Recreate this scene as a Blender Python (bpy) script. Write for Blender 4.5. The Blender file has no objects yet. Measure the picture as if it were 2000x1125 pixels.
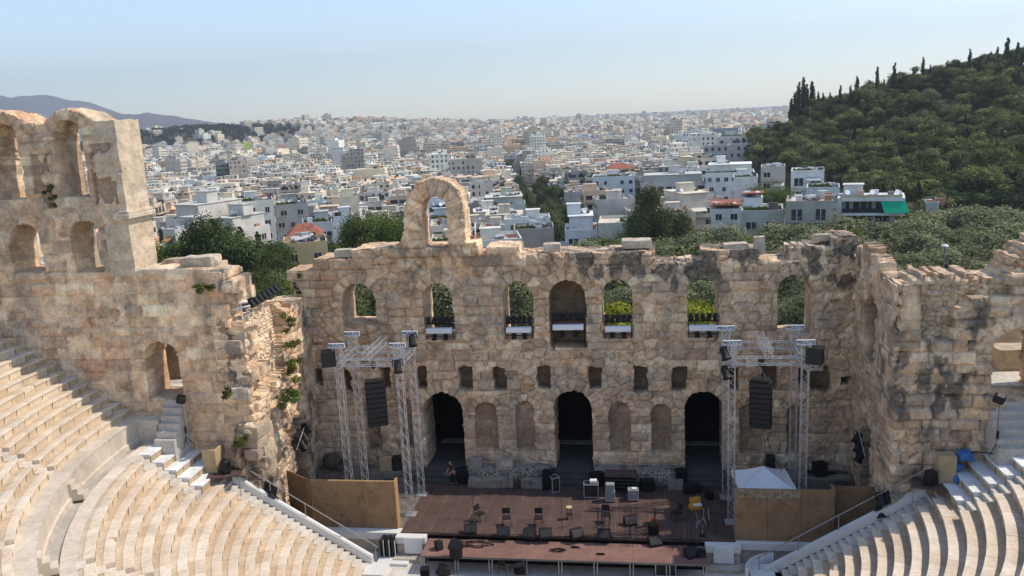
import bpy, bmesh, math, random
import numpy as np
from mathutils import Vector, Matrix
R = math.radians
SC = bpy.context.scene
COL = SC.collection
# ---------------------------------------------------------------- camera, sky, sun, exposure
CAM = (1636.1, 0.156751, 0.200831, 0.049846, 4.787, -52.780, 24.010)   # focal (px of a 2000 px frame), yaw, pitch, roll, position
def _basis():
    _, ps, p, ro = CAM[:4]
    f = np.array([-math.sin(ps)*math.cos(p), math.cos(ps)*math.cos(p), -math.sin(p)])
    r0 = np.array([math.cos(ps), math.sin(ps), 0.0]); u0 = np.cross(r0, f)
    return f, math.cos(ro)*r0-math.sin(ro)*u0, math.cos(ro)*u0+math.sin(ro)*r0
CF, CR, CU = _basis(); CP = np.array(CAM[4:])
cd = bpy.data.cameras.new('camera'); cam = bpy.data.objects.new('camera', cd); COL.objects.link(cam)
M = Matrix(((CR[0], CU[0], -CF[0], CP[0]), (CR[1], CU[1], -CF[1], CP[1]), (CR[2], CU[2], -CF[2], CP[2]), (0, 0, 0, 1)))
cam.matrix_world = M
cd.sensor_width = 36.0; cd.lens = CAM[0]/2000*36; cd.clip_start = 0.5; cd.clip_end = 80000
SC.camera = cam
SUN_EL, SUN_AZ = R(52), R(75)          # elevation; azimuth measured from +Y towards +X
w = bpy.data.worlds.new('World'); SC.world = w; w.use_nodes = True
nt = w.node_tree; nt.nodes.clear()
sky = nt.nodes.new('ShaderNodeTexSky'); sky.sky_type = 'NISHITA'; sky.sun_disc = False
sky.sun_elevation = SUN_EL; sky.sun_rotation = SUN_AZ; sky.altitude = 150; sky.air_density = 1.0; sky.dust_density = 0.45; sky.ozone_density = 1.3
bg = nt.nodes.new('ShaderNodeBackground'); bg.inputs['Strength'].default_value = 0.15
wo = nt.nodes.new('ShaderNodeOutputWorld')
wb = nt.nodes.new('ShaderNodeMix'); wb.data_type = 'RGBA'; wb.blend_type = 'MULTIPLY'; wb.inputs[0].default_value = 1.0; wb.inputs[7].default_value = (1.01, 1.0, 0.985, 1); nt.links.new(sky.outputs[0], wb.inputs[6]); nt.links.new(wb.outputs[2], bg.inputs[0]); nt.links.new(bg.outputs[0], wo.inputs[0])
sl = bpy.data.lights.new('sun', 'SUN'); sun = bpy.data.objects.new('sun', sl); COL.objects.link(sun)
sl.energy = 2.8; sl.angle = R(0.5); sl.color = (1.0, 0.90, 0.76)
sd = Vector((math.sin(SUN_AZ)*math.cos(SUN_EL), math.cos(SUN_AZ)*math.cos(SUN_EL), math.sin(SUN_EL)))
sun.rotation_euler = sd.to_track_quat('Z', 'Y').to_euler()
SC.view_settings.view_transform = 'Standard'; SC.view_settings.look = 'None'
SC.view_settings.exposure = 0.68; SC.view_settings.gamma = 1.0; SC.view_settings.use_curve_mapping = False
SC.render.engine = 'CYCLES'
SC.cycles.max_bounces = 6; SC.cycles.diffuse_bounces = 4; SC.cycles.glossy_bounces = 2; SC.cycles.transmission_bounces = 2
SC.cycles.transparent_max_bounces = 8; SC.cycles.volume_bounces = 0; SC.cycles.use_denoising = True
SC.cycles.sample_clamp_indirect = 6

def pray(px, py):
    return CF*CAM[0]+CR*(px-1000)-CU*(py-562.5)
def at_z(px, py, z=0.0):
    d = pray(px, py); return CP+d*(z-CP[2])/d[2]
def at_y(px, py, y=0.0):
    d = pray(px, py); return CP+d*(y-CP[1])/d[1]
def at_d(px, py, dist):                   # the point of a view ray at a horizontal distance
    d = pray(px, py); return CP+d*dist/math.hypot(d[0], d[1])
def proj(P):
    d = np.asarray(P, float)-CP; z = d@CF
    return np.stack([1000+CAM[0]*(d@CR)/z, 562.5-CAM[0]*(d@CU)/z, z], -1)

# ---------------------------------------------------------------- objects, tags
def tag(o, label=None, cat=None, group=None, kind=None):
    if label: o['label'] = label
    if cat: o['category'] = cat
    if group: o['group'] = group
    if kind: o['kind'] = kind
    return o
def empty(name, loc=(0, 0, 0), rz=0.0, label=None, cat=None, group=None):
    o = bpy.data.objects.new(name, None); COL.objects.link(o); o.location = loc; o.rotation_euler = (0, 0, rz)
    o.empty_display_size = 0.2
    return tag(o, label, cat, group)
def link_mesh(name, me, parent=None, loc=None):
    o = bpy.data.objects.new(name, me); COL.objects.link(o)
    if parent is not None: o.parent = parent
    if loc is not None: o.location = loc
    return o
def copy_tree(o, parent=None):
    c = o.copy(); COL.objects.link(c)
    if parent is not None: c.parent = parent
    for ch in o.children: copy_tree(ch, c)
    return c
def np_mesh(name, V, F, mats, col=None, mi=None, smooth=False):
    """V (n,3), F (m,4) quads or list of such arrays with 3/4 columns; col per vertex (n,3)"""
    me = bpy.data.meshes.new(name)
    Fs = F if isinstance(F, list) else [F]
    Fs = [np.asarray(f, np.int32) for f in Fs if len(f)]
    nf = sum(len(f) for f in Fs); loops = np.concatenate([f.ravel() for f in Fs]) if Fs else np.zeros(0, np.int32)
    tot = np.concatenate([np.full(len(f), f.shape[1], np.int32) for f in Fs]) if Fs else np.zeros(0, np.int32)
    me.vertices.add(len(V)); me.vertices.foreach_set('co', np.asarray(V, np.float32).ravel())
    me.loops.add(len(loops)); me.loops.foreach_set('vertex_index', loops)
    me.polygons.add(nf)
    st = np.zeros(nf, np.int32); st[1:] = np.cumsum(tot)[:-1]
    me.polygons.foreach_set('loop_start', st); me.polygons.foreach_set('loop_total', tot)
    for m in (mats if isinstance(mats, (list, tuple)) else [mats]): me.materials.append(m)
    if mi is not None: me.polygons.foreach_set('material_index', np.asarray(mi, np.int32))
    me.polygons.foreach_set('use_smooth', np.full(nf, bool(smooth)))
    if col is not None:
        a = me.color_attributes.new('Col', 'FLOAT_COLOR', 'POINT')
        c = np.ones((len(V), 4), np.float32); c[:, :col.shape[1]] = col
        a.data.foreach_set('color', c.ravel())
    me.update(); me.validate()
    return me

class MB:
    """collects primitives and links them as one mesh object"""
    def __init__(s): s.v = []; s.f = []; s.m = []; s.c = []; s.k = 0; s.cc = (1, 1, 1)
    def add(s, vs, fs):
        n = len(s.v); s.v += [tuple(v) for v in vs]; s.c += [s.cc]*len(vs)
        for f in fs: s.f.append(tuple(i+n for i in f)); s.m.append(s.k)
        return s
    def box(s, c, d, rz=0.0, taper=1.0, M_=None):
        hx, hy, hz = d[0]/2, d[1]/2, d[2]/2; co, si = math.cos(rz), math.sin(rz); vs = []
        for z in (-1, 1):
            t = taper if z > 0 else 1
            for x, y in ((-1, -1), (1, -1), (1, 1), (-1, 1)):
                X, Y, Z = x*hx*t, y*hy*t, z*hz
                if M_ is not None: p = M_ @ Vector((X, Y, Z)); vs.append((p.x+c[0], p.y+c[1], p.z+c[2]))
                else: vs.append((c[0]+X*co-Y*si, c[1]+X*si+Y*co, c[2]+Z))
        return s.add(vs, [(0, 3, 2, 1), (4, 5, 6, 7), (0, 1, 5, 4), (1, 2, 6, 5), (2, 3, 7, 6), (3, 0, 4, 7)])
    def b2(s, x0, x1, y0, y1, z0, z1): return s.box(((x0+x1)/2, (y0+y1)/2, (z0+z1)/2), (x1-x0, y1-y0, z1-z0))
    def tube(s, p, q, r, n=6, r2=None, caps=True):
        p, q = Vector(p), Vector(q); d = (q-p)
        if d.length < 1e-6: return s
        z = d.normalized(); x = z.orthogonal().normalized(); y = z.cross(x); r2 = r if r2 is None else r2; vs = []
        for c, rr in ((p, r), (q, r2)):
            for i in range(n):
                a = 2*math.pi*i/n; vs.append(c+x*(rr*math.cos(a))+y*(rr*math.sin(a)))
        fs = [(i, (i+1) % n, n+(i+1) % n, n+i) for i in range(n)]
        if caps: fs += [tuple(reversed(range(n))), tuple(range(n, 2*n))]
        return s.add(vs, fs)
    def path(s, pts, r, n=5):
        for a, b in zip(pts[:-1], pts[1:]): s.tube(a, b, r, n)
        return s
    def lathe(s, prof, c=(0, 0, 0), n=16, axis=None):
        M_ = Matrix.Identity(3) if axis is None else Vector(axis).to_track_quat('Z', 'Y').to_matrix(); vs = []
        for r, z in prof:
            for i in range(n):
                a = 2*math.pi*i/n; p = M_ @ Vector((r*math.cos(a), r*math.sin(a), z)); vs.append((p.x+c[0], p.y+c[1], p.z+c[2]))
        fs = []
        for j in range(len(prof)-1):
            for i in range(n): fs.append((j*n+i, j*n+(i+1) % n, (j+1)*n+(i+1) % n, (j+1)*n+i))
        fs.append(tuple(reversed(range(n)))); fs.append(tuple(range((len(prof)-1)*n, len(prof)*n)))
        return s.add(vs, fs)
    def prism(s, poly, y0, y1):
        """polygon in x,z extruded along y"""
        n = len(poly); vs = [(x, y0, z) for x, z in poly]+[(x, y1, z) for x, z in poly]
        return s.add(vs, [tuple(range(n)), tuple(reversed(range(n, 2*n)))]+[((i+1) % n, i, n+i, n+(i+1) % n) for i in range(n)])
    def mesh(s, name, mats, smooth=False, bevel=0.0):
        me = bpy.data.meshes.new(name); me.from_pydata(s.v, [], s.f)
        for m in (mats if isinstance(mats, (list, tuple)) else [mats]): me.materials.append(m)
        me.polygons.foreach_set('material_index', np.array(s.m, np.int32))
        if any(c != (1, 1, 1) for c in s.c):
            a = me.color_attributes.new('Col', 'FLOAT_COLOR', 'POINT'); c = np.ones((len(s.v), 4), np.float32); c[:, :3] = s.c
            a.data.foreach_set('color', c.ravel())
        bm = bmesh.new(); bm.from_mesh(me); bmesh.ops.recalc_face_normals(bm, faces=bm.faces)
        if bevel > 0: bmesh.ops.bevel(bm, geom=list(bm.edges), offset=bevel, segments=1, affect='EDGES', clamp_overlap=True)
        bm.to_mesh(me); bm.free()
        me.polygons.foreach_set('use_smooth', np.full(len(me.polygons), bool(smooth)))
        me.update(); return me
    def build(s, name, mats, parent=None, smooth=False, loc=None, bevel=0.0):
        return link_mesh(name, s.mesh(name, mats, smooth, bevel), parent, loc)

# ---------------------------------------------------------------- numpy noise
_T = {}
def vn(x, y, seed=0):
    if seed not in _T: _T[seed] = np.random.RandomState(seed+11).rand(256, 256)
    t = _T[seed]; xi = np.floor(x).astype(int); yi = np.floor(y).astype(int); fx = x-xi; fy = y-yi
    fx = fx*fx*(3-2*fx); fy = fy*fy*(3-2*fy); a = xi & 255; b = yi & 255; a1 = (xi+1) & 255; b1 = (yi+1) & 255
    return (t[a, b]*(1-fx)+t[a1, b]*fx)*(1-fy)+(t[a, b1]*(1-fx)+t[a1, b1]*fx)*fy
def fbm(x, y, seed=0, o=4, g=0.5):
    s = 0; A = 1; n = 0
    for i in range(o): s = s+A*vn(x*2**i+i*17.3, y*2**i+i*9.1, seed+i); n += A; A *= g
    return s/n
def sstep(a, b, x):
    t = np.clip((x-a)/(b-a), 0, 1); return t*t*(3-2*t)
def pl(x, pts):                                   # piecewise linear
    return np.interp(x, [p[0] for p in pts], [p[1] for p in pts])

# ---------------------------------------------------------------- materials
def principled(name, col=(0.5, 0.5, 0.5), rough=0.8, metal=0.0, spec=0.3):
    m = bpy.data.materials.new(name); m.use_nodes = True; b = m.node_tree.nodes['Principled BSDF']
    b.inputs['Base Color'].default_value = (*col, 1); b.inputs['Roughness'].default_value = rough
    b.inputs['Metallic'].default_value = metal; b.inputs['Specular IOR Level'].default_value = spec
    return m, m.node_tree, b
def nz(t, scale, detail=4, rough=0.55, coord=None, dist=0.0):
    n = t.nodes.new('ShaderNodeTexNoise'); n.inputs['Scale'].default_value = scale; n.inputs['Detail'].default_value = detail
    n.inputs['Roughness'].default_value = rough; n.inputs['Distortion'].default_value = dist
    if coord is None:
        c = t.nodes.new('ShaderNodeNewGeometry'); t.links.new(c.outputs['Position'], n.inputs['Vector'])
    else: t.links.new(coord, n.inputs['Vector'])
    return n.outputs['Fac']
def ramp(t, fac, stops):
    r = t.nodes.new('ShaderNodeValToRGB'); e = r.color_ramp.elements
    while len(e) < len(stops): e.new(0.5)
    for i, (p, c) in enumerate(stops): e[i].position = p; e[i].color = (*c, 1) if not isinstance(c, (int, float)) else (c, c, c, 1)
    t.links.new(fac, r.inputs['Fac']); return r.outputs['Color']
def mixc(t, a, b, fac=1.0, mode='MULTIPLY'):
    m = t.nodes.new('ShaderNodeMix'); m.data_type = 'RGBA'; m.blend_type = mode
    for v, i in ((fac, 0), (a, 6), (b, 7)):
        if hasattr(v, 'links') or hasattr(v, 'is_linked'): t.links.new(v, m.inputs[i])
        elif isinstance(v, (int, float)) and i == 0: m.inputs[0].default_value = v
        else: m.inputs[i].default_value = (*v, 1)
    return m.outputs[2]
def bump(t, b, h, strength=0.5, dist=0.05):
    n = t.nodes.new('ShaderNodeBump'); n.inputs['Strength'].default_value = strength; n.inputs['Distance'].default_value = dist
    t.links.new(h, n.inputs['Height']); t.links.new(n.outputs[0], b.inputs['Normal'])
def attr(t, name='Col'):
    a = t.nodes.new('ShaderNodeAttribute'); a.attribute_name = name; return a.outputs['Color']
def varied(name, col, rough=0.8, amt=0.25, scale=4.0, metal=0.0, bmp=0.0, use_attr=False, spec=0.3, fine=None):
    m, t, b = principled(name, col, rough, metal, spec)
    v = ramp(t, nz(t, scale, 5, 0.6), [(0.3, 1-amt), (0.7, 1+amt*0.6)])
    base = attr(t) if use_attr else col
    c = mixc(t, base, v)
    if fine: c = mixc(t, c, ramp(t, nz(t, fine, 3, 0.6), [(0.3, 1-amt), (0.7, 1+amt*0.5)]))
    t.links.new(c, b.inputs['Base Color'])
    if bmp: bump(t, b, nz(t, scale*3, 5, 0.65), bmp, 0.05)
    return m
STONE = varied('weathered_stone', (0.4, 0.33, 0.25), 0.95, 0.24, 1.6, bmp=0.95, use_attr=True, spec=0.1, fine=9.0)
MARBLE = varied('marble_seats', (0.6, 0.5, 0.4), 0.7, 0.16, 0.9, bmp=0.2, use_attr=True, spec=0.2, fine=5.0)
PLASTER = varied('building_plaster', (0.7, 0.7, 0.68), 0.9, 0.12, 0.25, use_attr=True, spec=0.15, fine=1.7)
BLACK = varied('black_plastic', (0.012, 0.012, 0.013), 0.55, 0.3, 5.0)
BLACKCLOTH = varied('black_cloth', (0.008, 0.008, 0.009), 0.95, 0.3, 3.0)
ALU = varied('aluminium', (0.54, 0.545, 0.55), 0.38, 0.12, 6.0, metal=0.55, spec=0.5)
STEEL = varied('painted_steel', (0.20, 0.19, 0.18), 0.5, 0.2, 6.0, metal=0.3)
RAIL = varied('rail_steel', (0.33, 0.31, 0.29), 0.45, 0.2, 6.0, metal=0.5)
WHITE = varied('white_paint', (0.72, 0.72, 0.72), 0.6, 0.08, 2.0)
GLASS = varied('window_glass', (0.03, 0.035, 0.042), 0.12, 0.3, 0.7, spec=0.6)
# ---------------------------------------------------------------- terrain, sea, far hills
CX, CY = CP[0], CP[1]
_ctl = []
def ctl(px, py, d, dz=0.0):
    p = at_d(px, py, d); _ctl.append((p[0], p[1], p[2]+dz))
for a in [(1480, 268, 440, -8), (1560, 212, 440, -9), (1650, 184, 440, -8), (1750, 158, 445, -8), (1850, 128, 455, -8), (1950, 104, 465, -8), (2040, 85, 475, -8), (2200, 60, 480, -8),
          (1620, 250, 390, -8), (1740, 240, 375, -8), (1860, 220, 370, -8), (1980, 200, 370, -8), (2150, 190, 370, -8),
          (1540, 300, 365, -8), (1660, 310, 330, -8), (1800, 310, 300, -8), (1960, 310, 280, -8), (2150, 310, 270, -8),
          (1640, 365, 275, -8), (1780, 385, 235, -8), (1960, 400, 205, -8), (2150, 420, 190, -8)]: ctl(*a)
for px, d, z in [(1480, 150, -5.5), (1650, 150, -5), (1850, 150, -5), (2050, 150, -5), (1600, 185, -8), (1800, 180, -6), (1950, 175, -6), (1350, 200, -13), (1150, 200, -14), (900, 200, -13), (600, 180, -11), (300, 180, -10), (0, 180, -10),
                 (1480, 110, -4), (1700, 110, -4), (1900, 105, -4), (2200, 110, -4), (1200, 120, -7), (900, 120, -7), (500, 110, -6), (200, 110, -5),
                 (1100, 75, -3), (1500, 75, -3), (700, 75, -3), (300, 75, -2), (2000, 75, -2), (0, 60, -1), (2300, 60, -1),
                 (1400, 270, -17), (1300, 350, -20), (1100, 300, -18), (800, 300, -18), (400, 300, -18), (0, 300, -18),
                 (1350, 470, -22), (1000, 500, -23), (600, 500, -23), (100, 500, -23), (1450, 620, -22), (1650, 640, -15), (1900, 680, -10), (2200, 700, -5), (1500, 800, -25), (1900, 900, -25),
                 (1000, 800, -25), (400, 800, -25)]:
    p = at_d(px, 300, d); _ctl.append((p[0], p[1], z))
_ctl = np.array(_ctl); _n = len(_ctl)
_D = np.hypot(_ctl[:, None, 0]-_ctl[None, :, 0], _ctl[:, None, 1]-_ctl[None, :, 1])
_A = np.zeros((_n+1, _n+1)); _A[:_n, :_n] = -_D-np.eye(_n)*6.0; _A[_n, :_n] = 1; _A[:_n, _n] = 1
_W = np.linalg.solve(_A, np.r_[_ctl[:, 2], 0])
def _g(px, d): p = at_d(px, 300, d); return p[0], p[1]
HILLS = [(*_g(355, 2050), 44, 190, 230), (*_g(600, 2600), 54, 420, 320), (*_g(900, 4300), 14, 900, 600), (*_g(1330, 4700), 6, 1100, 500)]
def ground_z(x, y):
    x = np.asarray(x, float); y = np.asarray(y, float); sh = x.shape; xf = x.ravel(); yf = y.ravel()
    near = np.full(xf.shape, _W[_n])
    for i in range(_n): near -= _W[i]*np.hypot(xf-_ctl[i, 0], yf-_ctl[i, 1])
    d = np.hypot(xf-CX, yf-CY); far = -25-sstep(5200, 7500, d)*95
    for hx, hy, h, s1, s2 in HILLS:
        far = far+h*np.exp(-((xf-hx)**2/(2*s1*s1)+(yf-hy)**2/(2*s2*s2)))
    t = sstep(600, 900, d); z = np.where(d > 905, far, near*(1-t)+far*t)
    b = sstep(60, 12, yf)*sstep(900, 60, np.abs(xf))            # level apron round the theatre
    z = z*(1-b)+np.minimum(z, -2.4)*b
    return z.reshape(sh)
def make_ground():
    nr, na = 150, 150
    rr = np.concatenate([[4.0], 12*np.exp(np.linspace(0, math.log(9000/12), nr-1))]); aa = np.linspace(-math.pi, math.pi, na, endpoint=False)
    # finer fan inside the view
    va = math.atan2(CF[1], CF[0]); fine = np.linspace(va-R(40), va+R(40), 260); coarse = np.linspace(va+R(40), va+2*math.pi-R(40), 60)[1:-1]
    aa = np.concatenate([fine, coarse]); na = len(aa)
    X = CX+rr[:, None]*np.cos(aa)[None]; Y = CY+rr[:, None]*np.sin(aa)[None]; Z = ground_z(X, Y)
    Z = np.where(rr[:, None] < 47, np.minimum(Z, -2.4), Z)
    V = np.stack([X, Y, Z], -1).reshape(-1, 3); i = np.arange(nr-1)[:, None]*na; j = np.arange(na)[None]; j1 = (j+1) % na
    F = np.stack([i+j, i+na+j, i+na+j1, i+j1], -1).reshape(-1, 4)
    m, t, b = principled('city_ground', rough=0.95, spec=0.1)
    c = ramp(t, nz(t, 0.02, 6, 0.7), [(0.35, (0.10, 0.095, 0.08)), (0.5, (0.16, 0.14, 0.11)), (0.65, (0.22, 0.19, 0.15))])
    c = mixc(t, c, ramp(t, nz(t, 0.7, 4, 0.6), [(0.3, 0.6), (0.7, 1.15)])); t.links.new(c, b.inputs['Base Color'])
    xf, yf, zf = V[:, 0], V[:, 1], V[:, 2]; dg_ = np.hypot(xf-CX, yf-CY); pxg = proj(V); scrub = sstep(-13, -9, zf)*sstep(640, 560, dg_)*sstep(1340, 1480, np.where(pxg[:, 2] > 1, pxg[:, 0], 0)); scrub = np.maximum(scrub, sstep(150, 110, dg_))
    C = np.ones((len(V), 3))*(1-scrub[:, None])+np.array((0.50, 0.58, 0.32))*scrub[:, None]; c = mixc(t, c, attr(t)); t.links.new(c, b.inputs['Base Color'])
    o = link_mesh('ground', np_mesh('ground', V, F, m, C, smooth=True)); tag(o, kind='structure')
make_ground()
def make_sea():
    m, t, b = principled('sea_water', (0.015, 0.045, 0.07), 0.35, 0, 0.5)
    bump(t, b, nz(t, 0.02, 5, 0.6), 0.3, 2.0)
    x, y = CX, CY; s = 60000
    V = np.array([(x-s, y+3000, -116), (x+s, y+3000, -116), (x+s, y+s, -116), (x-s, y+s, -116)])
    tag(link_mesh('sea', np_mesh('sea', V, np.array([[0, 1, 2, 3]]), m)), kind='structure')
make_sea()
def make_mountains():
    m, t, b = principled('mountain_scrub', rough=1.0, spec=0.05)
    c = ramp(t, nz(t, 0.0042, 8, 0.75), [(0.35, (0.06, 0.055, 0.055)), (0.55, (0.10, 0.085, 0.08)), (0.7, (0.15, 0.13, 0.125))])
    t.links.new(c, b.inputs['Base Color'])
    for prof, dist, dep, sd in (([(-700, 150), (-420, 165), (-200, 178), (-60, 176), (0, 180), (40, 190), (60, 186), (110, 185), (150, 194), (190, 200), (240, 218), (330, 245), (420, 262), (500, 275)], 8800, 2200, 1),
                                ([(-500, 240), (-100, 228), (100, 230), (220, 222), (300, 221), (350, 226), (400, 236), (440, 243), (480, 249), (540, 262)], 6900, 1200, 2)):
        pxs = np.linspace(prof[0][0], prof[-1][0], 200); py = pl(pxs, prof)+(fbm(pxs/25, pxs*0, 40+sd, 4)-0.5)*5
        nr = 26; V = []
        for j in range(nr):
            f = j/(nr-1); d = dist-dep*(1-f)
            for k, (a, bb) in enumerate(zip(pxs, py)):
                p = at_d(a, bb, dist); q = at_d(a, 300, d+250*(fbm(np.array(k/9.0), np.array(j/6.0), 50+sd, 3)-0.5)*(0 < j < nr-1))
                h = (p[2]+110)*(f**1.3)*(1-0.22*(1-f)*float(fbm(np.array(k/6.0), np.array(j/5.0), 60+sd, 4)))-110
                V.append((q[0], q[1], h))
        for k in range(len(pxs)):
            q = at_d(pxs[k], 300, dist+1500); V.append((q[0], q[1], -115))
        n = len(pxs); i = np.arange(nr)[:, None]*n; j = np.arange(n-1)[None]
        F = np.stack([i+j, i+j+1, i+n+j+1, i+n+j], -1).reshape(-1, 4)
        tag(link_mesh('mountain', np_mesh('mountain', np.array(V), F, m, smooth=True)), kind='structure')
make_mountains()
# ---------------------------------------------------------------- masonry: walls as displaced stone faces with real thickness
class Courses:
    def __init__(s, seed, u0, u1, v0, v1, hb=(0.42, 0.66), wb=(0.6, 1.6)):
        r = np.random.RandomState(seed); e = [v0-0.7]
        while e[-1] < v1+1: e.append(e[-1]+r.uniform(*hb))
        s.ve = np.array(e); s.ue = []
        for _ in e:
            k = r.uniform(0.75, 1.25); x = [u0-2-r.rand()]
            while x[-1] < u1+2: x.append(x[-1]+k*r.uniform(*wb))
            s.ue.append(np.array(x))
        s.rnd = r.rand(len(e), max(len(x) for x in s.ue)+1, 4); s.seed = seed
    def __call__(s, U, V, warp=0.10):
        Uw = U+warp*(fbm(U*0.9, V*0.9, s.seed+1, 3)-0.5)*2; Vw = V+warp*0.9*(fbm(U*0.55+9, V*0.9, s.seed+2, 3)-0.5)*2
        ci = np.clip(np.searchsorted(s.ve, Vw)-1, 0, len(s.ve)-2); dv = np.minimum(Vw-s.ve[ci], s.ve[ci+1]-Vw)
        bi = np.zeros_like(ci); du = np.zeros_like(U); uc = np.zeros_like(U)
        for c in np.unique(ci):
            k = ci == c; x = s.ue[c]; b = np.clip(np.searchsorted(x, Uw[k])-1, 0, len(x)-2); bi[k] = b
            du[k] = np.minimum(Uw[k]-x[b], x[b+1]-Uw[k]); uc[k] = (x[b]+x[b+1])/2
        vc = (s.ve[ci]+s.ve[ci+1])/2
        return s.rnd[ci, bi], np.minimum(du, dv), uc, vc
def voronoi(U, V, size, seed, ay=1.35):
    x = U/size; y = V/size*ay; xi = np.floor(x).astype(int); yi = np.floor(y).astype(int)
    f1 = np.full(U.shape, 9.0); f2 = np.full(U.shape, 9.0); rid = np.zeros(U.shape+(4,))
    r = np.random.RandomState(seed); T = r.rand(64, 64, 6)
    for a in (-1, 0, 1):
        for b in (-1, 0, 1):
            h = T[(xi+a) & 63, (yi+b) & 63]; d = np.hypot(xi+a+0.12+0.76*h[..., 0]-x, yi+b+0.12+0.76*h[..., 1]-y)
            n1 = d < f1; f2 = np.where(n1, f1, np.minimum(f2, d)); rid = np.where(n1[..., None], h[..., 2:], rid); f1 = np.where(n1, d, f1)
    return rid, (f2-f1)*size*0.5
def arch_in(U, V, xc, wd, z0, zt, jag=0.05, seed=5, flat=1.0):
    r = wd/2; zs = zt-r*flat; n = (fbm(U*2.2, V*2.2, seed, 3)-0.5)*2*jag
    q = np.abs(U-xc)+n; top = zs+flat*np.sqrt(np.clip(r*r-q*q, 0, None))
    return (q < r) & (V > z0) & (V < top+n)
PAL = np.array([(0.52, 0.41, 0.295), (0.59, 0.475, 0.35), (0.46, 0.365, 0.27), (0.53, 0.395, 0.27), (0.64, 0.53, 0.40), (0.42, 0.33, 0.25)])
def stonework(U, V, seed, crs, rub=0.35, dark=None, red=0.35, tone=1.0, arches=(), amp=0.05, ero=0.16, size=0.8, clean=None, jd=1.0):
    """displacement towards the viewer and base colour of an old stone wall"""
    rn, dj, uc, vc = crs(U, V); rv, dv = voronoi(U, V, size, seed+3)
    sel = fbm(U/2.6, V/2.0, seed+20, 3) < 0.22+rub*0.36
    if clean is not None: sel &= ~clean
    rn = np.where(sel[..., None], rv, rn); dj = np.where(sel, dv, dj)
    for xc, wd, zt, th in arches:                                   # voussoirs round an arch
        r = wd/2; zs = zt-r; dx = U-xc; dz = V-zs; rr = np.hypot(dx, dz); an = np.arctan2(dz, dx); k = (rr > r-0.02) & (rr < r+th) & (dz > -0.15)
        nb = max(7, int(math.pi*r/0.42)); ai = np.floor(an/math.pi*nb); fr = np.abs(an/math.pi*nb-ai-0.5)
        T = np.random.RandomState(int(abs(xc)*97+zt*13) % 9999).rand(64, 4)
        rn = np.where(k[..., None], T[ai.astype(int) & 63], rn); dj = np.where(k, np.minimum((0.5-fr)*math.pi*rr/nb, np.minimum(rr-r+0.06, r+th-rr)), dj)
    ns = fbm(U*1.3, V*1.3, seed+30, 5); nf = fbm(U*4.5, V*4.5, seed+36, 3, 0.7)
    dep = (rn[..., 0]-0.5)*2*amp*np.where(sel, 1.3, 1.0)-0.07*jd*(1-sstep(0.0, 0.06, dj))-0.05*jd*(1-sstep(0.02, 0.16, dj))
    dep = dep-ero*sstep(0.5, 0.72, ns)-0.05*(nf-0.5)
    ck = 1-sstep(0.0, 0.035, np.abs(fbm(U*0.8+11, V*1.1+3, seed+80, 4)-0.5)); ck = ck*sstep(0.45, 0.6, fbm(U*0.5, V*0.5, seed+85, 2)); dep = dep-0.06*ck
    big = fbm(U*0.35, V*0.35, seed+44, 3); dep = dep+0.16*(big-0.5)
    pi = (rn[..., 1]*len(PAL)).astype(int) % len(PAL); col = PAL[pi]*(0.82+0.36*rn[..., 2])[..., None]
    st = sstep(0.47, 0.66, fbm(U*0.55+3, V*0.75, seed+50, 4)+(rn[..., 3]-0.5)*0.22)*red
    col = col*(1-st[..., None])+np.array((0.43, 0.27, 0.18))*(0.8+0.4*nf[..., None])*st[..., None]
    pale = sstep(0.52, 0.7, fbm(U*0.8+31, V*0.8+7, seed+56, 4))*0.38
    col = col*(1-pale[..., None])+np.array((0.62, 0.53, 0.42))*pale[..., None]
    col = col*(1-0.17*jd*(1-sstep(0.0, 0.05, dj)))[..., None]
    gr = sstep(0.5, 0.68, fbm(U*1.1+5, V*0.45, seed+60, 5))*0.45
    lich = sstep(0.52, 0.60, fbm(U*1.9, V*1.15, seed+70, 5)+(rn[..., 3]-0.5)*0.10-0.06)
    if dark is not None:
        lich = np.clip(sstep(0.60-dark*0.22, 0.68-dark*0.22, fbm(U*1.9, V*1.0, seed+70, 5)+(rn[..., 3]-0.5)*0.12), 0, 1)*np.clip(dark*1.4+0.15, 0, 0.9)
    else: lich = lich*0.35
    col = col*(1-gr[..., None])+np.array((0.30, 0.27, 0.235))*gr[..., None]
    col = col*(1-lich[..., None])+np.array((0.125, 0.115, 0.105))*(0.6+0.8*nf[..., None])*lich[..., None]
    return dep, np.clip(col*np.array((1.29, 1.18, 1.055))*tone*(0.74+0.52*nf[..., None]), 0.01, 0.9)
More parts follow.
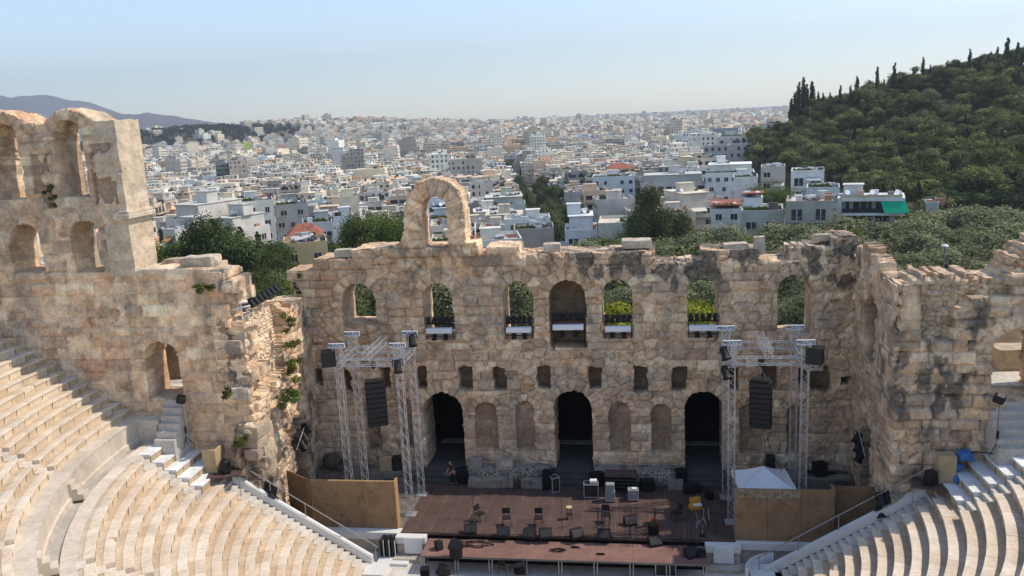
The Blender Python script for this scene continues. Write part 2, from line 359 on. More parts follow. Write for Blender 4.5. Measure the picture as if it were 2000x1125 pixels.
def slab(name, O, ud, nd, u0, u1, v0, v1, res, mask, paint, thick, parent=None, layers=6, back=True):
    nu = int(round((u1-u0)/res)); nv = int(round((v1-v0)/res)); us = np.linspace(u0, u1, nu+1); vs = np.linspace(v0, v1, nv+1)
    U, V = np.meshgrid(us, vs); uc, vc = np.meshgrid((us[1:]+us[:-1])/2, (vs[1:]+vs[:-1])/2)
    mk = mask(uc, vc)                                           # (nv,nu)
    dep, col = paint(U, V); O = np.array(O, float); ud = np.array(ud, float); nd = np.array(nd, float); up = np.array((0, 0, 1.0))
    ju = 0.35*res*(vn(U*9.7, V*9.7, 91)-0.5); jv = 0.35*res*(vn(U*9.7, V*9.7, 92)-0.5)
    P = O+(U+ju)[..., None]*ud+(V+jv)[..., None]*up+dep[..., None]*nd
    idx = np.arange((nv+1)*(nu+1)).reshape(nv+1, nu+1); flip = np.dot(np.cross(ud, up), nd) < 0
    q = np.stack([idx[:-1, :-1], idx[:-1, 1:], idx[1:, 1:], idx[1:, :-1]], -1)[mk]
    F = [q[:, ::-1] if flip else q]; Vs = [P.reshape(-1, 3)]; C = [col.reshape(-1, 3)]; n = (nv+1)*(nu+1)
    m2 = np.zeros((nv+2, nu+2), bool); m2[1:-1, 1:-1] = mk; E_ = []
    a = m2[1:-1, 1:] & ~m2[1:-1, :-1]; b = ~m2[1:-1, 1:] & m2[1:-1, :-1]          # vertical edges at column i
    for k, o in ((a, 0), (b, 1)):
        r, c = np.nonzero(k); e = np.stack([idx[r+1, c], idx[r, c]], -1); E_.append(e if o == 0 else e[:, ::-1])
    a = m2[1:, 1:-1] & ~m2[:-1, 1:-1]; b = ~m2[1:, 1:-1] & m2[:-1, 1:-1]
    for k, o in ((a, 0), (b, 1)):
        r, c = np.nonzero(k); e = np.stack([idx[r, c], idx[r, c+1]], -1); E_.append(e if o == 0 else e[:, ::-1])
    E_ = np.concatenate(E_)
    bv, inv = np.unique(E_, return_inverse=True); inv = inv.reshape(E_.shape); Ub = U.ravel()[bv]; Vb = V.ravel()[bv]; prev = bv
    for k in range(1, layers+1):
        t = thick*k/layers; j = 0.10*(fbm(Ub*1.7+t*1.3, Vb*1.7, 95, 3)-0.5); j2 = 0.26*(fbm(Ub*1.5+t*2.3, Vb*1.5+5+t, 98, 4)-0.5)
        Vs.append(O+(Ub+j)[:, None]*ud+(Vb+j2)[:, None]*up-t*nd); C.append(paint(Ub+t, Vb)[1]); cur = np.arange(len(bv))+n; n += len(bv)
        f = np.stack([prev[inv[:, 1]], prev[inv[:, 0]], cur[inv[:, 0]], cur[inv[:, 1]]], -1); F.append(f[:, ::-1] if flip else f); prev = cur
    if back:
        Bk = O+U[..., None]*ud+V[..., None]*up-(thick+0.0)*nd
        bq = np.stack([idx[:-1, :-1], idx[1:, :-1], idx[1:, 1:], idx[:-1, 1:]], -1)[mk]+n
        Vs.append(Bk.reshape(-1, 3)); C.append(col.reshape(-1, 3)); F.append(bq)
    Vall = np.concatenate(Vs); Call = np.concatenate(C); Fall = np.concatenate(F)
    used = np.unique(Fall); rm = np.zeros(len(Vall), np.int64); rm[used] = np.arange(len(used))
    return link_mesh(name, np_mesh(name, Vall[used], rm[Fall], STONE, Call[used]), parent)
def rough_block(name, c, d, seed, rz=0.0, parent=None, amp=0.10, n=7, pal=None, dark=0.0, roundness=0.15, mat=None):
    """one weathered block: a subdivided box, rounded and displaced"""
    r = np.random.RandomState(seed); g = np.linspace(-1, 1, n); V = []; F = []
    for ax in range(3):
        for s in (-1, 1):
            a, b = np.meshgrid(g, g); p = np.zeros((n, n, 3)); o = [i for i in range(3) if i != ax]; p[..., ax] = s; p[..., o[0]] = a; p[..., o[1]] = b
            k = len(V)*n*n; V.append(p.reshape(-1, 3)); i = np.arange(n*n).reshape(n, n)+k
            f = np.stack([i[:-1, :-1], i[:-1, 1:], i[1:, 1:], i[1:, :-1]], -1).reshape(-1, 4)
            F.append(f if (s > 0) == (ax != 1) else f[:, ::-1])
    V = np.concatenate(V); F = np.concatenate(F)
    L = np.linalg.norm(V, axis=1, keepdims=True); V = V*(1-roundness)+V/L*1.35*roundness
    d = np.array(d)/2; W = V*d; q = W+r.rand(3)*50
    nn = fbm(q[:, 0]*1.6+q[:, 2]*0.9, q[:, 1]*1.6-q[:, 2]*1.3, seed % 50+100, 4)-0.5; n2 = fbm(q[:, 0]*1.1+30, q[:, 2]*1.5+q[:, 1], seed % 50+120, 4)-0.5
    W = W*(1+0.0*nn[:, None])+np.stack([nn, n2, nn*0.8+n2*0.5], -1)*2*amp
    co, si = math.cos(rz), math.sin(rz); X = W[:, 0]*co-W[:, 1]*si+c[0]; Y = W[:, 0]*si+W[:, 1]*co+c[1]
    P = np.stack([X, Y, W[:, 2]+c[2]], -1); base = PAL[r.randint(len(PAL))] if pal is None else np.array(pal)
    t = fbm(q[:, 0]*2+q[:, 2], q[:, 1]*2+q[:, 2]*2, seed % 40+140, 4); l = sstep(0.5, 0.62, t)*dark
    col = base*(0.75+0.5*t[:, None]); col = col*(1-l[:, None])+np.array((0.06, 0.057, 0.053))*l[:, None]
    return link_mesh(name, np_mesh(name, P, F, mat or STONE, col), parent)

# -- the stage wall (front face on Y = 0)
WALL_T = 2.7
cr1 = Courses(3, -19.5, 19.5, -1, 21, (0.5, 0.85), (0.8, 2.1))
_top = [(-19, 14.5), (-18.75, 14.5), (-17.85, 14.6), (-17.8, 15.2), (-14.5, 15.45), (-13.2, 15.8), (-10.95, 15.9), (-5.75, 15.9), (-5.6, 15.5), (0.3, 15.45), (0.35, 15.15), (3.45, 15.05), (3.5, 15.55), (5.75, 15.5), (5.8, 15.0), (11.2, 14.9), (14.2, 14.95), (14.22, 15.6), (17.6, 15.6), (18.1, 15.4), (18.5, 14.6), (20, 14.2)]
WINS = [(-14.05, 2.35, 10.72, 13.62), (-8.58, 2.06, 9.68, 13.52), (-3.22, 2.0, 9.68, 13.55), (3.23, 1.95, 9.66, 13.56), (8.58, 1.95, 9.66, 13.55), (14.2, 2.1, 9.78, 13.62)]
DOORS = [(-8.75, 2.75, 0.2, 5.95), (0.1, 2.55, 0.2, 6.08), (8.62, 2.45, 0.2, 6.08)]
NICH = [(-5.8, 1.5, 1.97, 5.3), (-3.13, 1.25, 1.97, 5.32), (3.2, 1.35, 1.9, 5.3), (5.9, 1.28, 1.88, 5.2), (-13.75, 0.95, 1.75, 5.6), (-11.45, 0.95, 2.0, 5.6), (11.62, 1.45, 1.84, 5.2), (14.3, 0.9, 1.8, 5.1)]
SQ = [(-17.42, 7.06, 0.6, 1.15), (-15.35, 6.85, 0.45, 1.55), (-12.6, 7.0, 0.6, 1.5), (-10.03, 7.0, 0.6, 1.65), (-7.0, 6.98, 0.8, 1.5), (-4.7, 6.95, 0.82, 1.55), (-1.75, 7.0, 0.84, 1.55), (1.68, 6.95, 0.86, 1.5), (4.62, 6.88, 0.9, 1.65), (7.1, 6.9, 0.95, 1.6), (10.55, 6.92, 0.6, 1.55), (12.72, 6.92, 0.85, 1.6), (14.8, 7.1, 0.55, 1.0), (15.85, 6.88, 1.1, 1.6), (17.35, 6.78, 0.55, 0.5)]
def arch_frag(u, v):                                            # the freestanding arch on the wall top
    n = (fbm(u*1.6, v*1.6, 77, 3)-0.5)*0.35
    outer = (u > -10.75+n+np.clip(v-16, 0, 9)*0.13) & (u < -6.35+n-np.clip(v-17, 0, 2)*0.1)
    outer &= v < 18.4+np.sqrt(np.clip(2.02**2-(u+8.3+n*0.6)**2, 0, None))+n*0.5
    inner = arch_in(u, v, -8.38, 1.66, 15.9, 19.3, 0.1, 15)
    foot = (u > -11.1+n) & (u < -5.6+n) & (v < 16.25+0.3*(vn(u*1.3, v*0, 5)-0.5)) & ~((u > -9.2) & (u < -7.5) & (v > 15.9))
    return (outer & ~inner) | foot
def mask1(u, v):
    rn, dj, uc, vc = cr1(u, v)
    m = (vc+(rn[..., 0]-0.5)*0.35 < pl(uc, _top)) & (v < pl(u, _top)+0.35)
    m &= ~((u < -18.0) & (uc+rn[..., 1]*0.4 < -18.55))
    for i, a in enumerate(WINS): m &= ~arch_in(u, v, *a, 0.05, 20+i)
    for i, a in enumerate(DOORS): m &= ~arch_in(u, v, *a, 0.05, 30+i)
    return m
def paint1(u, v):
    dark = 0.62*sstep(11.8, 15.0, v+1.6*(fbm(u*0.5, v*0.2, 8, 3)-0.5)*2)*sstep(-3, 4.5, u)+0.30*sstep(12.6, 15.5, v)*sstep(-18, -10, u)+0.30*sstep(0.55, 0.75, fbm(u*0.25, v*0.3, 9, 3))*sstep(2, 8, u)
    dark = dark*(1-sstep(15.9, 16.4, v)*0.85)
    dep, col = stonework(u, v, 3, cr1, 0.55, np.clip(dark, 0.05, 1), 0.36, 1.0,
                         [(a[0], a[1], a[3], 0.75) for a in WINS]+[(a[0], a[1], a[3], 0.85) for a in DOORS]+[(0, 2.35, 13.52, 0.8), (-8.38, 1.66, 19.3, 1.0)]+[(a[0], a[1], a[3], 0.5) for a in NICH])
    calm = sstep(5.6, 4.0, v); dep = dep*(1-0.45*calm)
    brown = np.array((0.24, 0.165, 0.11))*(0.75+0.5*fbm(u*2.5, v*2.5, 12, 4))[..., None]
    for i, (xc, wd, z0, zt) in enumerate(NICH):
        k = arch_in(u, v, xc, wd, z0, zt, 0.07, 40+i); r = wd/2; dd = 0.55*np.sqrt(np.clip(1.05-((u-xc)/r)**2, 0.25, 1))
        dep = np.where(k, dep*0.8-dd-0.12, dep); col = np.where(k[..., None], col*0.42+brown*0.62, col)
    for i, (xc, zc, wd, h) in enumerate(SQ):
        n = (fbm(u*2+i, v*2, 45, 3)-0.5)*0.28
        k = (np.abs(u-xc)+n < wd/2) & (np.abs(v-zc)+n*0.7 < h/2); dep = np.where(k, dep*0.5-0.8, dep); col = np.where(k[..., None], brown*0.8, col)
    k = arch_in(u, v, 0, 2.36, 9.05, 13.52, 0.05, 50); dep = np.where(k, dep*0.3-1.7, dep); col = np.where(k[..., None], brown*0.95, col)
    k = v > 15.85; col = np.where(k[..., None], col*np.array((1.15, 1.12, 1.08)), col)
    return dep, col
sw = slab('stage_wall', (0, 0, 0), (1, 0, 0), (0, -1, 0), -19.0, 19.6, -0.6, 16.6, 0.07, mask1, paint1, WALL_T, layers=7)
tag(sw, 'tall ruined stone stage wall with arched windows, niches, three doors and a lone arch on top', 'ruined wall')
slab('lone_arch', (0, -0.25, 0), (1, 0, 0), (0, -1, 0), -11.4, -5.4, 15.3, 20.8, 0.07, lambda u, v: arch_frag(u, v) | ((v < 15.75) & (u > -10.9) & (u < -5.9)), paint1, 1.75, sw, layers=6)
# loose blocks and gravel lying on the wall top
def top_block(i, x, z, d, y=-1.0, lab='', rz=0.1, dark=0.25, pal=(0.56, 0.47, 0.36)):
    tag(rough_block('stone_block', (x, -y if False else y, z+d[2]/2-0.06), d, 700+i, rz, None, 0.07, 8, pal, dark, 0.12), lab, 'stone block', 'loose blocks on the ruins')
top_block(0, 10.7, 15.0, (1.5, 1.0, 0.62), 1.1, 'wide pale block on the right half of the wall top')
top_block(1, 12.05, 14.95, (0.62, 0.5, 1.15), 0.4, 'upright narrow white block standing on the right of the wall top')
top_block(2, 4.5, 15.5, (1.9, 1.3, 0.5), 1.3, 'rounded pale block heaped behind the raised middle of the wall top')
top_block(3, -0.9, 15.45, (1.1, 0.8, 0.5), 0.7, 'pale block on the wall top above the blocked middle window')
top_block(4, -14.9, 15.45, (1.25, 0.8, 0.5), 0.6, 'white block lying on the left end of the wall top')
top_block(5, 15.9, 15.6, (1.0, 0.7, 0.4), 1.2, 'pale block on the high right corner of the wall top')
top_block(6, 2.3, 15.1, (1.0, 0.6, 0.3), 1.4, 'flat pale slab on the wall top right of the street gap')
# -- left: tall arched wall and the broken wing beside it (front face on Y = -9.3)
FY = -9.3
cr2 = Courses(9, -46, -15, -3, 27, (0.45, 0.75), (0.7, 1.7))
_t2 = [(-46, 25.4), (-36, 25.6), (-34, 25.2), (-32.5, 25.4), (-31.2, 25.75), (-30.0, 25.45), (-29.3, 25.0), (-28.3, 24.95), (-27.7, 25.4), (-26.85, 25.75), (-25.8, 25.4), (-25.1, 24.95), (-23.87, 24.9), (-23.86, 16.2), (-22.7, 16.3), (-22.5, 16.6), (-19.4, 16.5), (-19.35, 16.0), (-18.5, 15.95), (-15, 15.9)]
_r2 = [(-3, -18.4), (13.0, -18.4), (14.0, -18.2), (14.9, -18.5), (16.0, -18.9), (16.5, -19.3), (30, -19.3)]
A2 = [(-38.9, 1.85, 20.8, 25.1), (-34.9, 1.85, 20.8, 25.1), (-30.9, 1.85, 20.75, 25.12), (-26.88, 1.82, 20.8, 25.1), (-38.6, 2.0, 16.5, 19.35), (-34.6, 2.0, 16.5, 19.35), (-30.55, 2.05, 16.5, 19.35), (-26.68, 1.9, 16.45, 19.45)]
def mask2(u, v):
    rn, dj, uc, vc = cr2(u, v)
    m = np.where(u < -23.9, v < pl(u, _t2)+0.18*(fbm(u*1.5, v*0, 31, 3)-0.5), (vc+(rn[..., 0]-0.5)*0.3 < pl(uc, _t2)) & (v < pl(u, _t2)+0.25))
    m &= (u < -23.86) | (v < 17.2)
    m &= np.where(v > 16.6, u < -23.86, uc+(rn[..., 1]-0.3)*0.9 < pl(vc, _r2)+0.35)
    for i, a in enumerate(A2): m &= ~arch_in(u, v, *a, 0.05, 60+i)
    m &= ~arch_in(u, v, -23.02, 2.2, 8.75, 12.25, 0.07, 70)
    return m
def paint2(u, v):
    dark = 0.55*sstep(-20.5, -18.0, u)*sstep(1.5, 6, v)*(0.4+0.6*sstep(0.4, 0.6, fbm(u*0.6, v*0.6, 32, 3)))+0.55*sstep(-20, -17.5, u)*sstep(8, 3, v)+0.1
    clean = (u > -25.4) & (u < -21.5) & (v > 16.2) | ((v > 19.7) & (v < 20.7)) | ((v > 15.2) & (v < 16.5) & (fbm(u*0.7, v*0, 33, 2) > 0.42))
    dep, col = stonework(u, v, 9, cr2, 0.30, np.clip(dark, 0.03, 1), 0.55, 1.06, [(a[0], a[1], a[3], 0.6) for a in A2]+[(-23.02, 2.2, 12.25, 0.6)], clean=clean, jd=0.55, ero=0.12)
    rag = sstep(-20.6, -18.6, u)*sstep(15.9, 14, v); rn, dj, uc, vc = cr2(u, v)
    dep = dep*np.where(clean, 0.45, 1)+rag*(rn[..., 0]-0.35)*0.38
    dep += 0.5*sstep(-20.2, -18.6, u)*sstep(7.6, 5.6, v)*(0.2+1.1*fbm(u*1.1, v*1.1, 34, 4))
    k = clean & (u > -25.4) & (v > 16.2); col = np.where(k[..., None], col*0.35+np.array((0.62, 0.52, 0.39))*(0.82+0.3*rn[..., 2:3])*0.65, col)
    brick = ((u > -25.7) & (u < -24.35) & (v > 20.3) & (v < 23.7) & (fbm(u*1.5, v*1.5, 35, 3) > 0.44)) | ((u > -29.4) & (u < -28.35) & (v > 20.2) & (v < 23.3) & (fbm(u*1.5, v*1.2, 38, 3) > 0.42))
    bc = np.array((0.27, 0.165, 0.115))*(0.6+0.8*fbm(u*3, v*5, 36, 4))[..., None]; col = np.where(brick[..., None], bc*0.62+col*0.38, col); dep = np.where(brick, dep*0.6-0.16, dep)
    corn = (v > 19.35) & (v < 19.85) & (u > -24.7) & (u < -23.8); dep = np.where(corn, 0.26-(v-19.35)*0.3, dep)
    sill = (v > 16.05) & (v < 16.45) & ((np.abs(u+30.55) < 1.5) | (np.abs(u+26.7) < 1.4)); dep = np.where(sill, 0.06, dep)
    return dep, col
tw = slab('arched_wall', (0, FY, 0), (1, 0, 0), (0, -1, 0), -44, -15.8, -2.2, 26.2, 0.085, mask2, paint2, 2.35, layers=7)
tag(tw, 'tall sunlit ruin with two tiers of arches beside the left seats, broken off in steps', 'ruined wall')
# a cornice block on the return of the tall pier, and blocks on the broken shoulder
for i, (x, y, z, d, lab) in enumerate([(-20.3, -8.3, 16.5, (1.9, 1.3, 0.62), 'big pale block on the broken shoulder right of the tall arched ruin'), (-19.0, -8.6, 15.9, (0.9, 1.2, 0.55), 'pale block at the tip of the broken left shoulder'),
                                       (-22.6, -7.0, 16.3, (1.4, 1.0, 0.5), 'weathered block at the foot of the tall sunlit pier'), (-18.3, -9.35, 11.6, (0.9, 0.7, 0.75), 'dark boulder jutting from the broken edge of the left wing'),
                                       (-18.2, -9.4, 8.9, (1.0, 0.8, 0.7), 'rounded boulder jutting low from the broken edge of the left wing')]):
    tag(rough_block('stone_block', (x, y, z+d[2]/2-0.05), d, 720+i, 0.05*i, None, 0.09, 9, None, 0.45, 0.22), lab, 'stone block', 'loose blocks on the ruins')
_r = np.random.RandomState(17)
for i in range(24):
    z = -0.6+7.4*(i % 12)/11.0; y = (-9.1, -8.2)[i//12]+_r.uniform(-0.35, 0.35); x = -18.0+0.2*(1-z/9)+_r.uniform(-0.12, 0.12)
    rough_block('rock_base', (x, y, z), (_r.uniform(0.8, 1.3), _r.uniform(0.9, 1.4), _r.uniform(0.62, 0.8)), 760+i, _r.uniform(-0.25, 0.25), tw, 0.09, 9, None, 0.8 if i//12 < 2 and z < 6 else 0.25, 0.10)
cn = MB()
for k, (ex, z0, z1) in enumerate([(0.10, 19.20, 19.45), (0.30, 19.45, 19.72), (0.16, 19.72, 19.9)]): cn.cc = (0.58, 0.48, 0.36); cn.b2(-24.3, -23.86+ex, FY-0.02-ex, FY+2.4, z0, z1)
cn.build('cornice', STONE, tw, bevel=0.03)
# -- left wing, inner side (X = -17.7, facing the stage)
cr3 = Courses(21, -11, 2, -3, 16, (0.4, 0.62), (0.5, 1.3)); cr3b = Courses(22, -11, 2, -3, 16, (0.16, 0.26), (0.25, 0.6))
_t3 = [(-9.4, 13.4), (-8.8, 13.5), (-6, 13.4), (-3.9, 13.3), (-2.9, 13.0), (-1.2, 12.8), (0.2, 12.8)]
def brk3(u, v): return (u > -8.9) & (u < -4.1-0.25*np.sin(v*2)) & (v > 8.6+(u+9)*0.10+0.3*(fbm(u, v, 80, 3)-0.5))
def mask3(u, v):
    rn, dj, uc, vc = cr3(u, v)
    return np.where(brk3(u, v), v < pl(u, _t3)+0.1*fbm(u*3, v*0, 81, 2), vc+(rn[..., 0]-0.5)*0.3 < pl(uc, _t3))
def paint3(u, v):
    dark = 0.1+0.3*sstep(0.5, 0.7, fbm(u*0.6, v*0.5, 82, 3))
    dep, col = stonework(u, v, 21, cr3, 0.5, np.full_like(u, 0.1)+dark, 0.35, 1.05); rn, dj, uc, vc = cr3(u, v)
    rag = sstep(-9.5, -8.0, u)*sstep(-1.4, -3.2, u)*sstep(3.0, 5.0, v); dep = dep+rag*(rn[..., 0]-0.3)*0.45+rag*0.5*(fbm(u*0.9, v*0.9, 88, 4)-0.5)
    b = brk3(u, v); d2, c2 = stonework(u, v, 23, cr3b, 0.8, np.full_like(u, 0.02), 0.25, 1.2, size=0.26, amp=0.02, ero=0.05)
    dep = np.where(b, d2-0.5, dep); col = np.where(b[..., None], c2, col)
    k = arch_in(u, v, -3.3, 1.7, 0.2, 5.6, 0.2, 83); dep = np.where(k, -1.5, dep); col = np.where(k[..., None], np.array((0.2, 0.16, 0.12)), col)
    sm = sstep(-2.4, -1.9, u); dep = dep*(1-0.6*sm)
    return dep, col
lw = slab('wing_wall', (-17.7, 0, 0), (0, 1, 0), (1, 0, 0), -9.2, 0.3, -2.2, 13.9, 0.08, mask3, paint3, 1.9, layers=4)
tag(lw, 'left wing wall with lit rubble brickwork, tufts of weeds and a ragged doorway, beside the stage', 'ruined wall')
# -- right wing, inner side (X = 17.7)
cr4 = Courses(31, -11, 2, -3, 17, (0.45, 0.7), (0.6, 1.4))
_t4 = [(-9.4, 14.6), (-8, 14.7), (-5, 14.9), (-4.5, 15.05), (-3.5, 15.3), (-2.0, 15.6), (-1.6, 15.5), (0.3, 15.5)]
def mask4(u, v):
    rn, dj, uc, vc = cr4(u, v); return (vc+(rn[..., 0]-0.5)*0.3 < pl(uc, _t4)+0.1) & (v < pl(u, _t4)+0.2)
def paint4(u, v):
    dep, col = stonework(u, v, 31, cr4, 0.45, 0.35*sstep(10, 15, v)+0.35*sstep(-6, -9, u), 0.45, 0.95); rn, dj, uc, vc = cr4(u, v)
    dep = dep*0.7+sstep(-5, -8.5, u)*(rn[..., 0]-0.4)*0.16
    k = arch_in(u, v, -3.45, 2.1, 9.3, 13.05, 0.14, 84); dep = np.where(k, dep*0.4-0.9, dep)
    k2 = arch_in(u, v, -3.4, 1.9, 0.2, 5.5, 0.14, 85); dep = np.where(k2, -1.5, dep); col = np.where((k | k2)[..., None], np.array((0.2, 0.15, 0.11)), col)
    k = (np.abs(u+0.75) < 0.35) & (np.abs(v-14.2) < 0.35); dep = np.where(k, -0.8, dep)
    return dep, col
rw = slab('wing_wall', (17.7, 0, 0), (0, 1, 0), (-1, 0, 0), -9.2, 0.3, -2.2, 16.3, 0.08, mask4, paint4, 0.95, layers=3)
tag(rw, 'shaded right wing wall with an arched niche above a dark doorway, beside the stage', 'ruined wall')
# -- right: stepped front of the wing and the wall with the archway (front face on Y = -9.3)
cr5b = Courses(44, 14, 38, -3, 20, (0.2, 0.34), (0.25, 0.7)); cr5 = Courses(41, 14, 38, -3, 20, (0.48, 0.72), (0.6, 1.5))
_t5 = [(16.6, 14.5), (17.9, 14.6), (17.95, 14.2), (18.25, 14.3), (18.35, 15.05), (19.5, 15.1), (21.7, 15.0), (22.2, 15.1), (22.9, 15.6), (23.4, 16.2), (24.5, 16.9), (28, 18), (36, 18.5)]
_st5 = [(16.5, 12.6), (18.6, 12.6), (18.62, 12.2), (19.9, 12.2), (19.92, 13.4), (20.6, 13.4), (20.62, 14.3), (22.5, 14.35), (22.55, 15.2), (36, 15.2)]
_l5 = [(-3, 17.5), (4, 17.45), (5.5, 17.35), (6.5, 17.6), (8, 17.62), (9, 17.5), (12.5, 17.4), (13.5, 17.55), (20, 17.6)]
def mask5(u, v):
    rn, dj, uc, vc = cr5(u, v); r5, _, u5, v5 = cr5b(u, v); m = (v5+(r5[..., 0]-0.5)*0.45 < pl(u5, _t5)+0.05+0.35*(fbm(u*0.7, v*0, 97, 3)-0.5)) & (v < pl(u, _t5)+0.3)
    m &= u > pl(v, _l5)+0.10*(fbm(u*2, v*1.3, 89, 3)-0.5)+(rn[..., 2]-0.5)*0.10
    m &= ~arch_in(u, v, 23.35, 2.6, 8.75, 12.45, 0.10, 86, 1.0)
    return m
def paint5(u, v):
    rn, dj, uc, vc = cr5(u, v); low = (vc < pl(uc, _st5)-0.1); lowf = low.astype(float)
    dark = 0.55*sstep(0.36, 0.6, fbm(u*0.5, v*0.6, 87, 3))*sstep(6, 9.5, v)*sstep(22.6, 21, u)+0.25*sstep(15, 13, v)
    dep, col = stonework(u, v, 41, cr5, 0.35, np.clip(dark, 0.04, 1), 0.22, 1.0, [(23.35, 2.6, 12.45, 0.7)])
    d2, c2 = stonework(u, v, 43, cr5b, 0.75, np.full_like(u, 0.12), 0.3, 0.95, size=0.36, amp=0.07)
    up = ~low; dep = np.where(up, d2-0.05, dep+0.55+(rn[..., 0]-0.5)*0.28); col = np.where(up[..., None], c2, col)
    st = sstep(12.8, 11.0, v)*sstep(19.5, 17.5, u); dep = dep+np.where(low, st*(rn[..., 3]-0.35)*0.3, 0)
    dep = dep+0.25*sstep(8.0, 3.0, v)*sstep(19.8, 17.5, u)
    return dep, col
fw = slab('archway_wall', (0, FY+0.4, 0), (1, 0, 0), (0, -1, 0), 16.4, 35, -2.2, 19.4, 0.08, mask5, paint5, 2.5, layers=6)
tag(fw, 'right ruin wall of dark stepped blocks with a bright archway, beside the right seats', 'ruined wall')
# ---------------------------------------------------------------- seating (centre 0,-10)
YC, R0, T0, H0, Z0 = -10.0, 9.8, 0.715, 0.45, -2.1
ORCH = -1.35
SEATPAL = np.array([(0.65, 0.52, 0.375), (0.62, 0.49, 0.35), (0.68, 0.555, 0.41), (0.59, 0.46, 0.325), (0.64, 0.525, 0.395), (0.70, 0.59, 0.46)])
WHITE_M = np.array((0.78, 0.77, 0.75))
def ring_row(rnd, r0, z0, z1, depth, a0, a1, gaps=(), y_wall=None, white=None, blk=(0.8, 1.5), lip=0.05, foot=0.46):
    """one row of seat blocks: riser, lipped front edge, seat, lower foot strip behind; angles in radians"""
    V = []; F = []; C = []; n = 0
    prof_r = np.array([r0+0.05, r0+0.05, r0-0.0, r0-0.0, r0+0.012, r0+foot, r0+foot+0.02, r0+depth+0.08])
    prof_z = np.array([z0-0.1, z1-0.13, z1-0.10, z1-0.012, z1, z1-0.005, z1-0.035, z1-0.04])
    segs = []
    cur = a0
    for g0, g1 in sorted(gaps)+[(a1, a1)]:
        if g0 > cur: segs.append((cur, min(g0, a1)))
        cur = max(cur, g1)
    for s0, s1 in segs:
        a = s0
        while a < s1-1e-4:
            b = min(a+rnd.uniform(*blk)/r0, s1)
            if s1-b < 0.25/r0: b = s1
            k = rnd.rand(); dr = rnd.uniform(-0.012, 0.012); dz = rnd.uniform(-0.008, 0.008)
            base = SEATPAL[rnd.randint(len(SEATPAL))]*rnd.uniform(0.95, 1.04)
            if white is not None and white(a): base = WHITE_M*rnd.uniform(0.95, 1.03)
            broken = rnd.rand() < 0.03
            m = 3; an = np.linspace(a+0.003/r0, b-0.003/r0, m); pr = prof_r.copy()+dr; pz = prof_z.copy()+dz
            if broken: pr[2:5] += rnd.uniform(0.06, 0.22); pz[1:5] -= rnd.uniform(0.02, 0.12)
            X = pr[:, None]*np.cos(an)[None]; Y = YC+pr[:, None]*np.sin(an)[None]; Z = np.repeat(pz[:, None], m, 1)
            c = np.repeat(base[None], len(pr)*m, 0).reshape(len(pr), m, 3).copy()
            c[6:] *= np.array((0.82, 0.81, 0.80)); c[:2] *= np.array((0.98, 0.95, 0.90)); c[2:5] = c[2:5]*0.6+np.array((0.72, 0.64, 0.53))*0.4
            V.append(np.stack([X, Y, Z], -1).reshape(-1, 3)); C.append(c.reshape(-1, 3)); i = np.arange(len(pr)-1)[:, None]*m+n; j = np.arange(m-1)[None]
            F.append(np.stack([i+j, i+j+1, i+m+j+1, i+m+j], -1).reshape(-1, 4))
            q = np.arange(len(pr))*m+n                                   # end caps
            for col_, rev in ((0, 0), (m-1, 1)):
                v = q+col_; f = np.stack([v[1:-1], v[2:], np.full(len(v)-2, v[0]), np.full(len(v)-2, v[0])], -1)[:, :3]
                F.append(f if rev else f[:, ::-1])
            n += len(pr)*m; a = b
    return V, F, C
def join_row(name, parts, parent, mat=MARBLE):
    V, F, C = [], [], []; n = 0
    for v, f, c in parts:
        v = np.concatenate(v); V.append(v); C += c
        F += [x+n for x in f]; n += len(v)
    q = [f for f in F if f.shape[1] == 4]; t = [f for f in F if f.shape[1] == 3]
    Fs = [np.concatenate(x) for x in (q, t) if x]
    return link_mesh(name, np_mesh(name, np.concatenate(V), Fs, mat, np.concatenate(C)), parent)
def straight_row(rnd, sx, r0, z0, z1, depth, y0, y1, white=True, foot=0.52):
    """the straight end of a row, running along Y from y0 to y1 at X = sx*r0"""
    V = []; F = []; C = []; n = 0; pr = np.array([r0+0.03, r0+0.03, r0, r0, r0+depth+0.08]); pz = np.array([z0-0.3, z1-0.12, z1-0.1, z1, z1])
    y = y0
    while y < y1-1e-3:
        b = min(y+rnd.uniform(0.8, 1.4), y1)
        if y1-b < 0.3: b = y1
        base = (WHITE_M if white else SEATPAL[rnd.randint(len(SEATPAL))])*rnd.uniform(0.94, 1.03); yy = np.array((y+0.004, b-0.004))
        X = sx*np.repeat(pr[:, None], 2, 1); Y = np.repeat(yy[None], len(pr), 0); Z = np.repeat(pz[:, None], 2, 1)
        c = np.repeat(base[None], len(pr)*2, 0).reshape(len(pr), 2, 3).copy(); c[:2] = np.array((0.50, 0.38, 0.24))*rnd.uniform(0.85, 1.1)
        V.append(np.stack([X, Y, Z], -1).reshape(-1, 3)); C.append(c.reshape(-1, 3)); i = np.arange(len(pr)-1)[:, None]*2+n
        F.append(np.concatenate([np.stack([i, i+1, i+3, i+2], -1).reshape(-1, 4)]))
        for e in (0, 1): v = np.arange(len(pr))*2+n+e; F.append(np.stack([v[1:-1], v[2:], np.full(len(v)-2, v[0])], -1))
        n += len(pr)*2; y = b
    return V, F, C
PI = math.pi
lower = empty('seating_bank', (0, YC, ORCH), 0, 'lower bank of curved sunlit marble seat rows round the orchestra', 'seating')
upper = empty('seating_bank', (0, YC, 7.0), 0, 'upper bank of curved seat rows above the parapet walkway', 'seating')
for e in (lower, upper): e.location = (0, 0, 0)
ST_L = [R(180+k*180/5) for k in range(1, 5)]; ST_U = [R(180+k*180/10-0) for k in range(1, 10)]
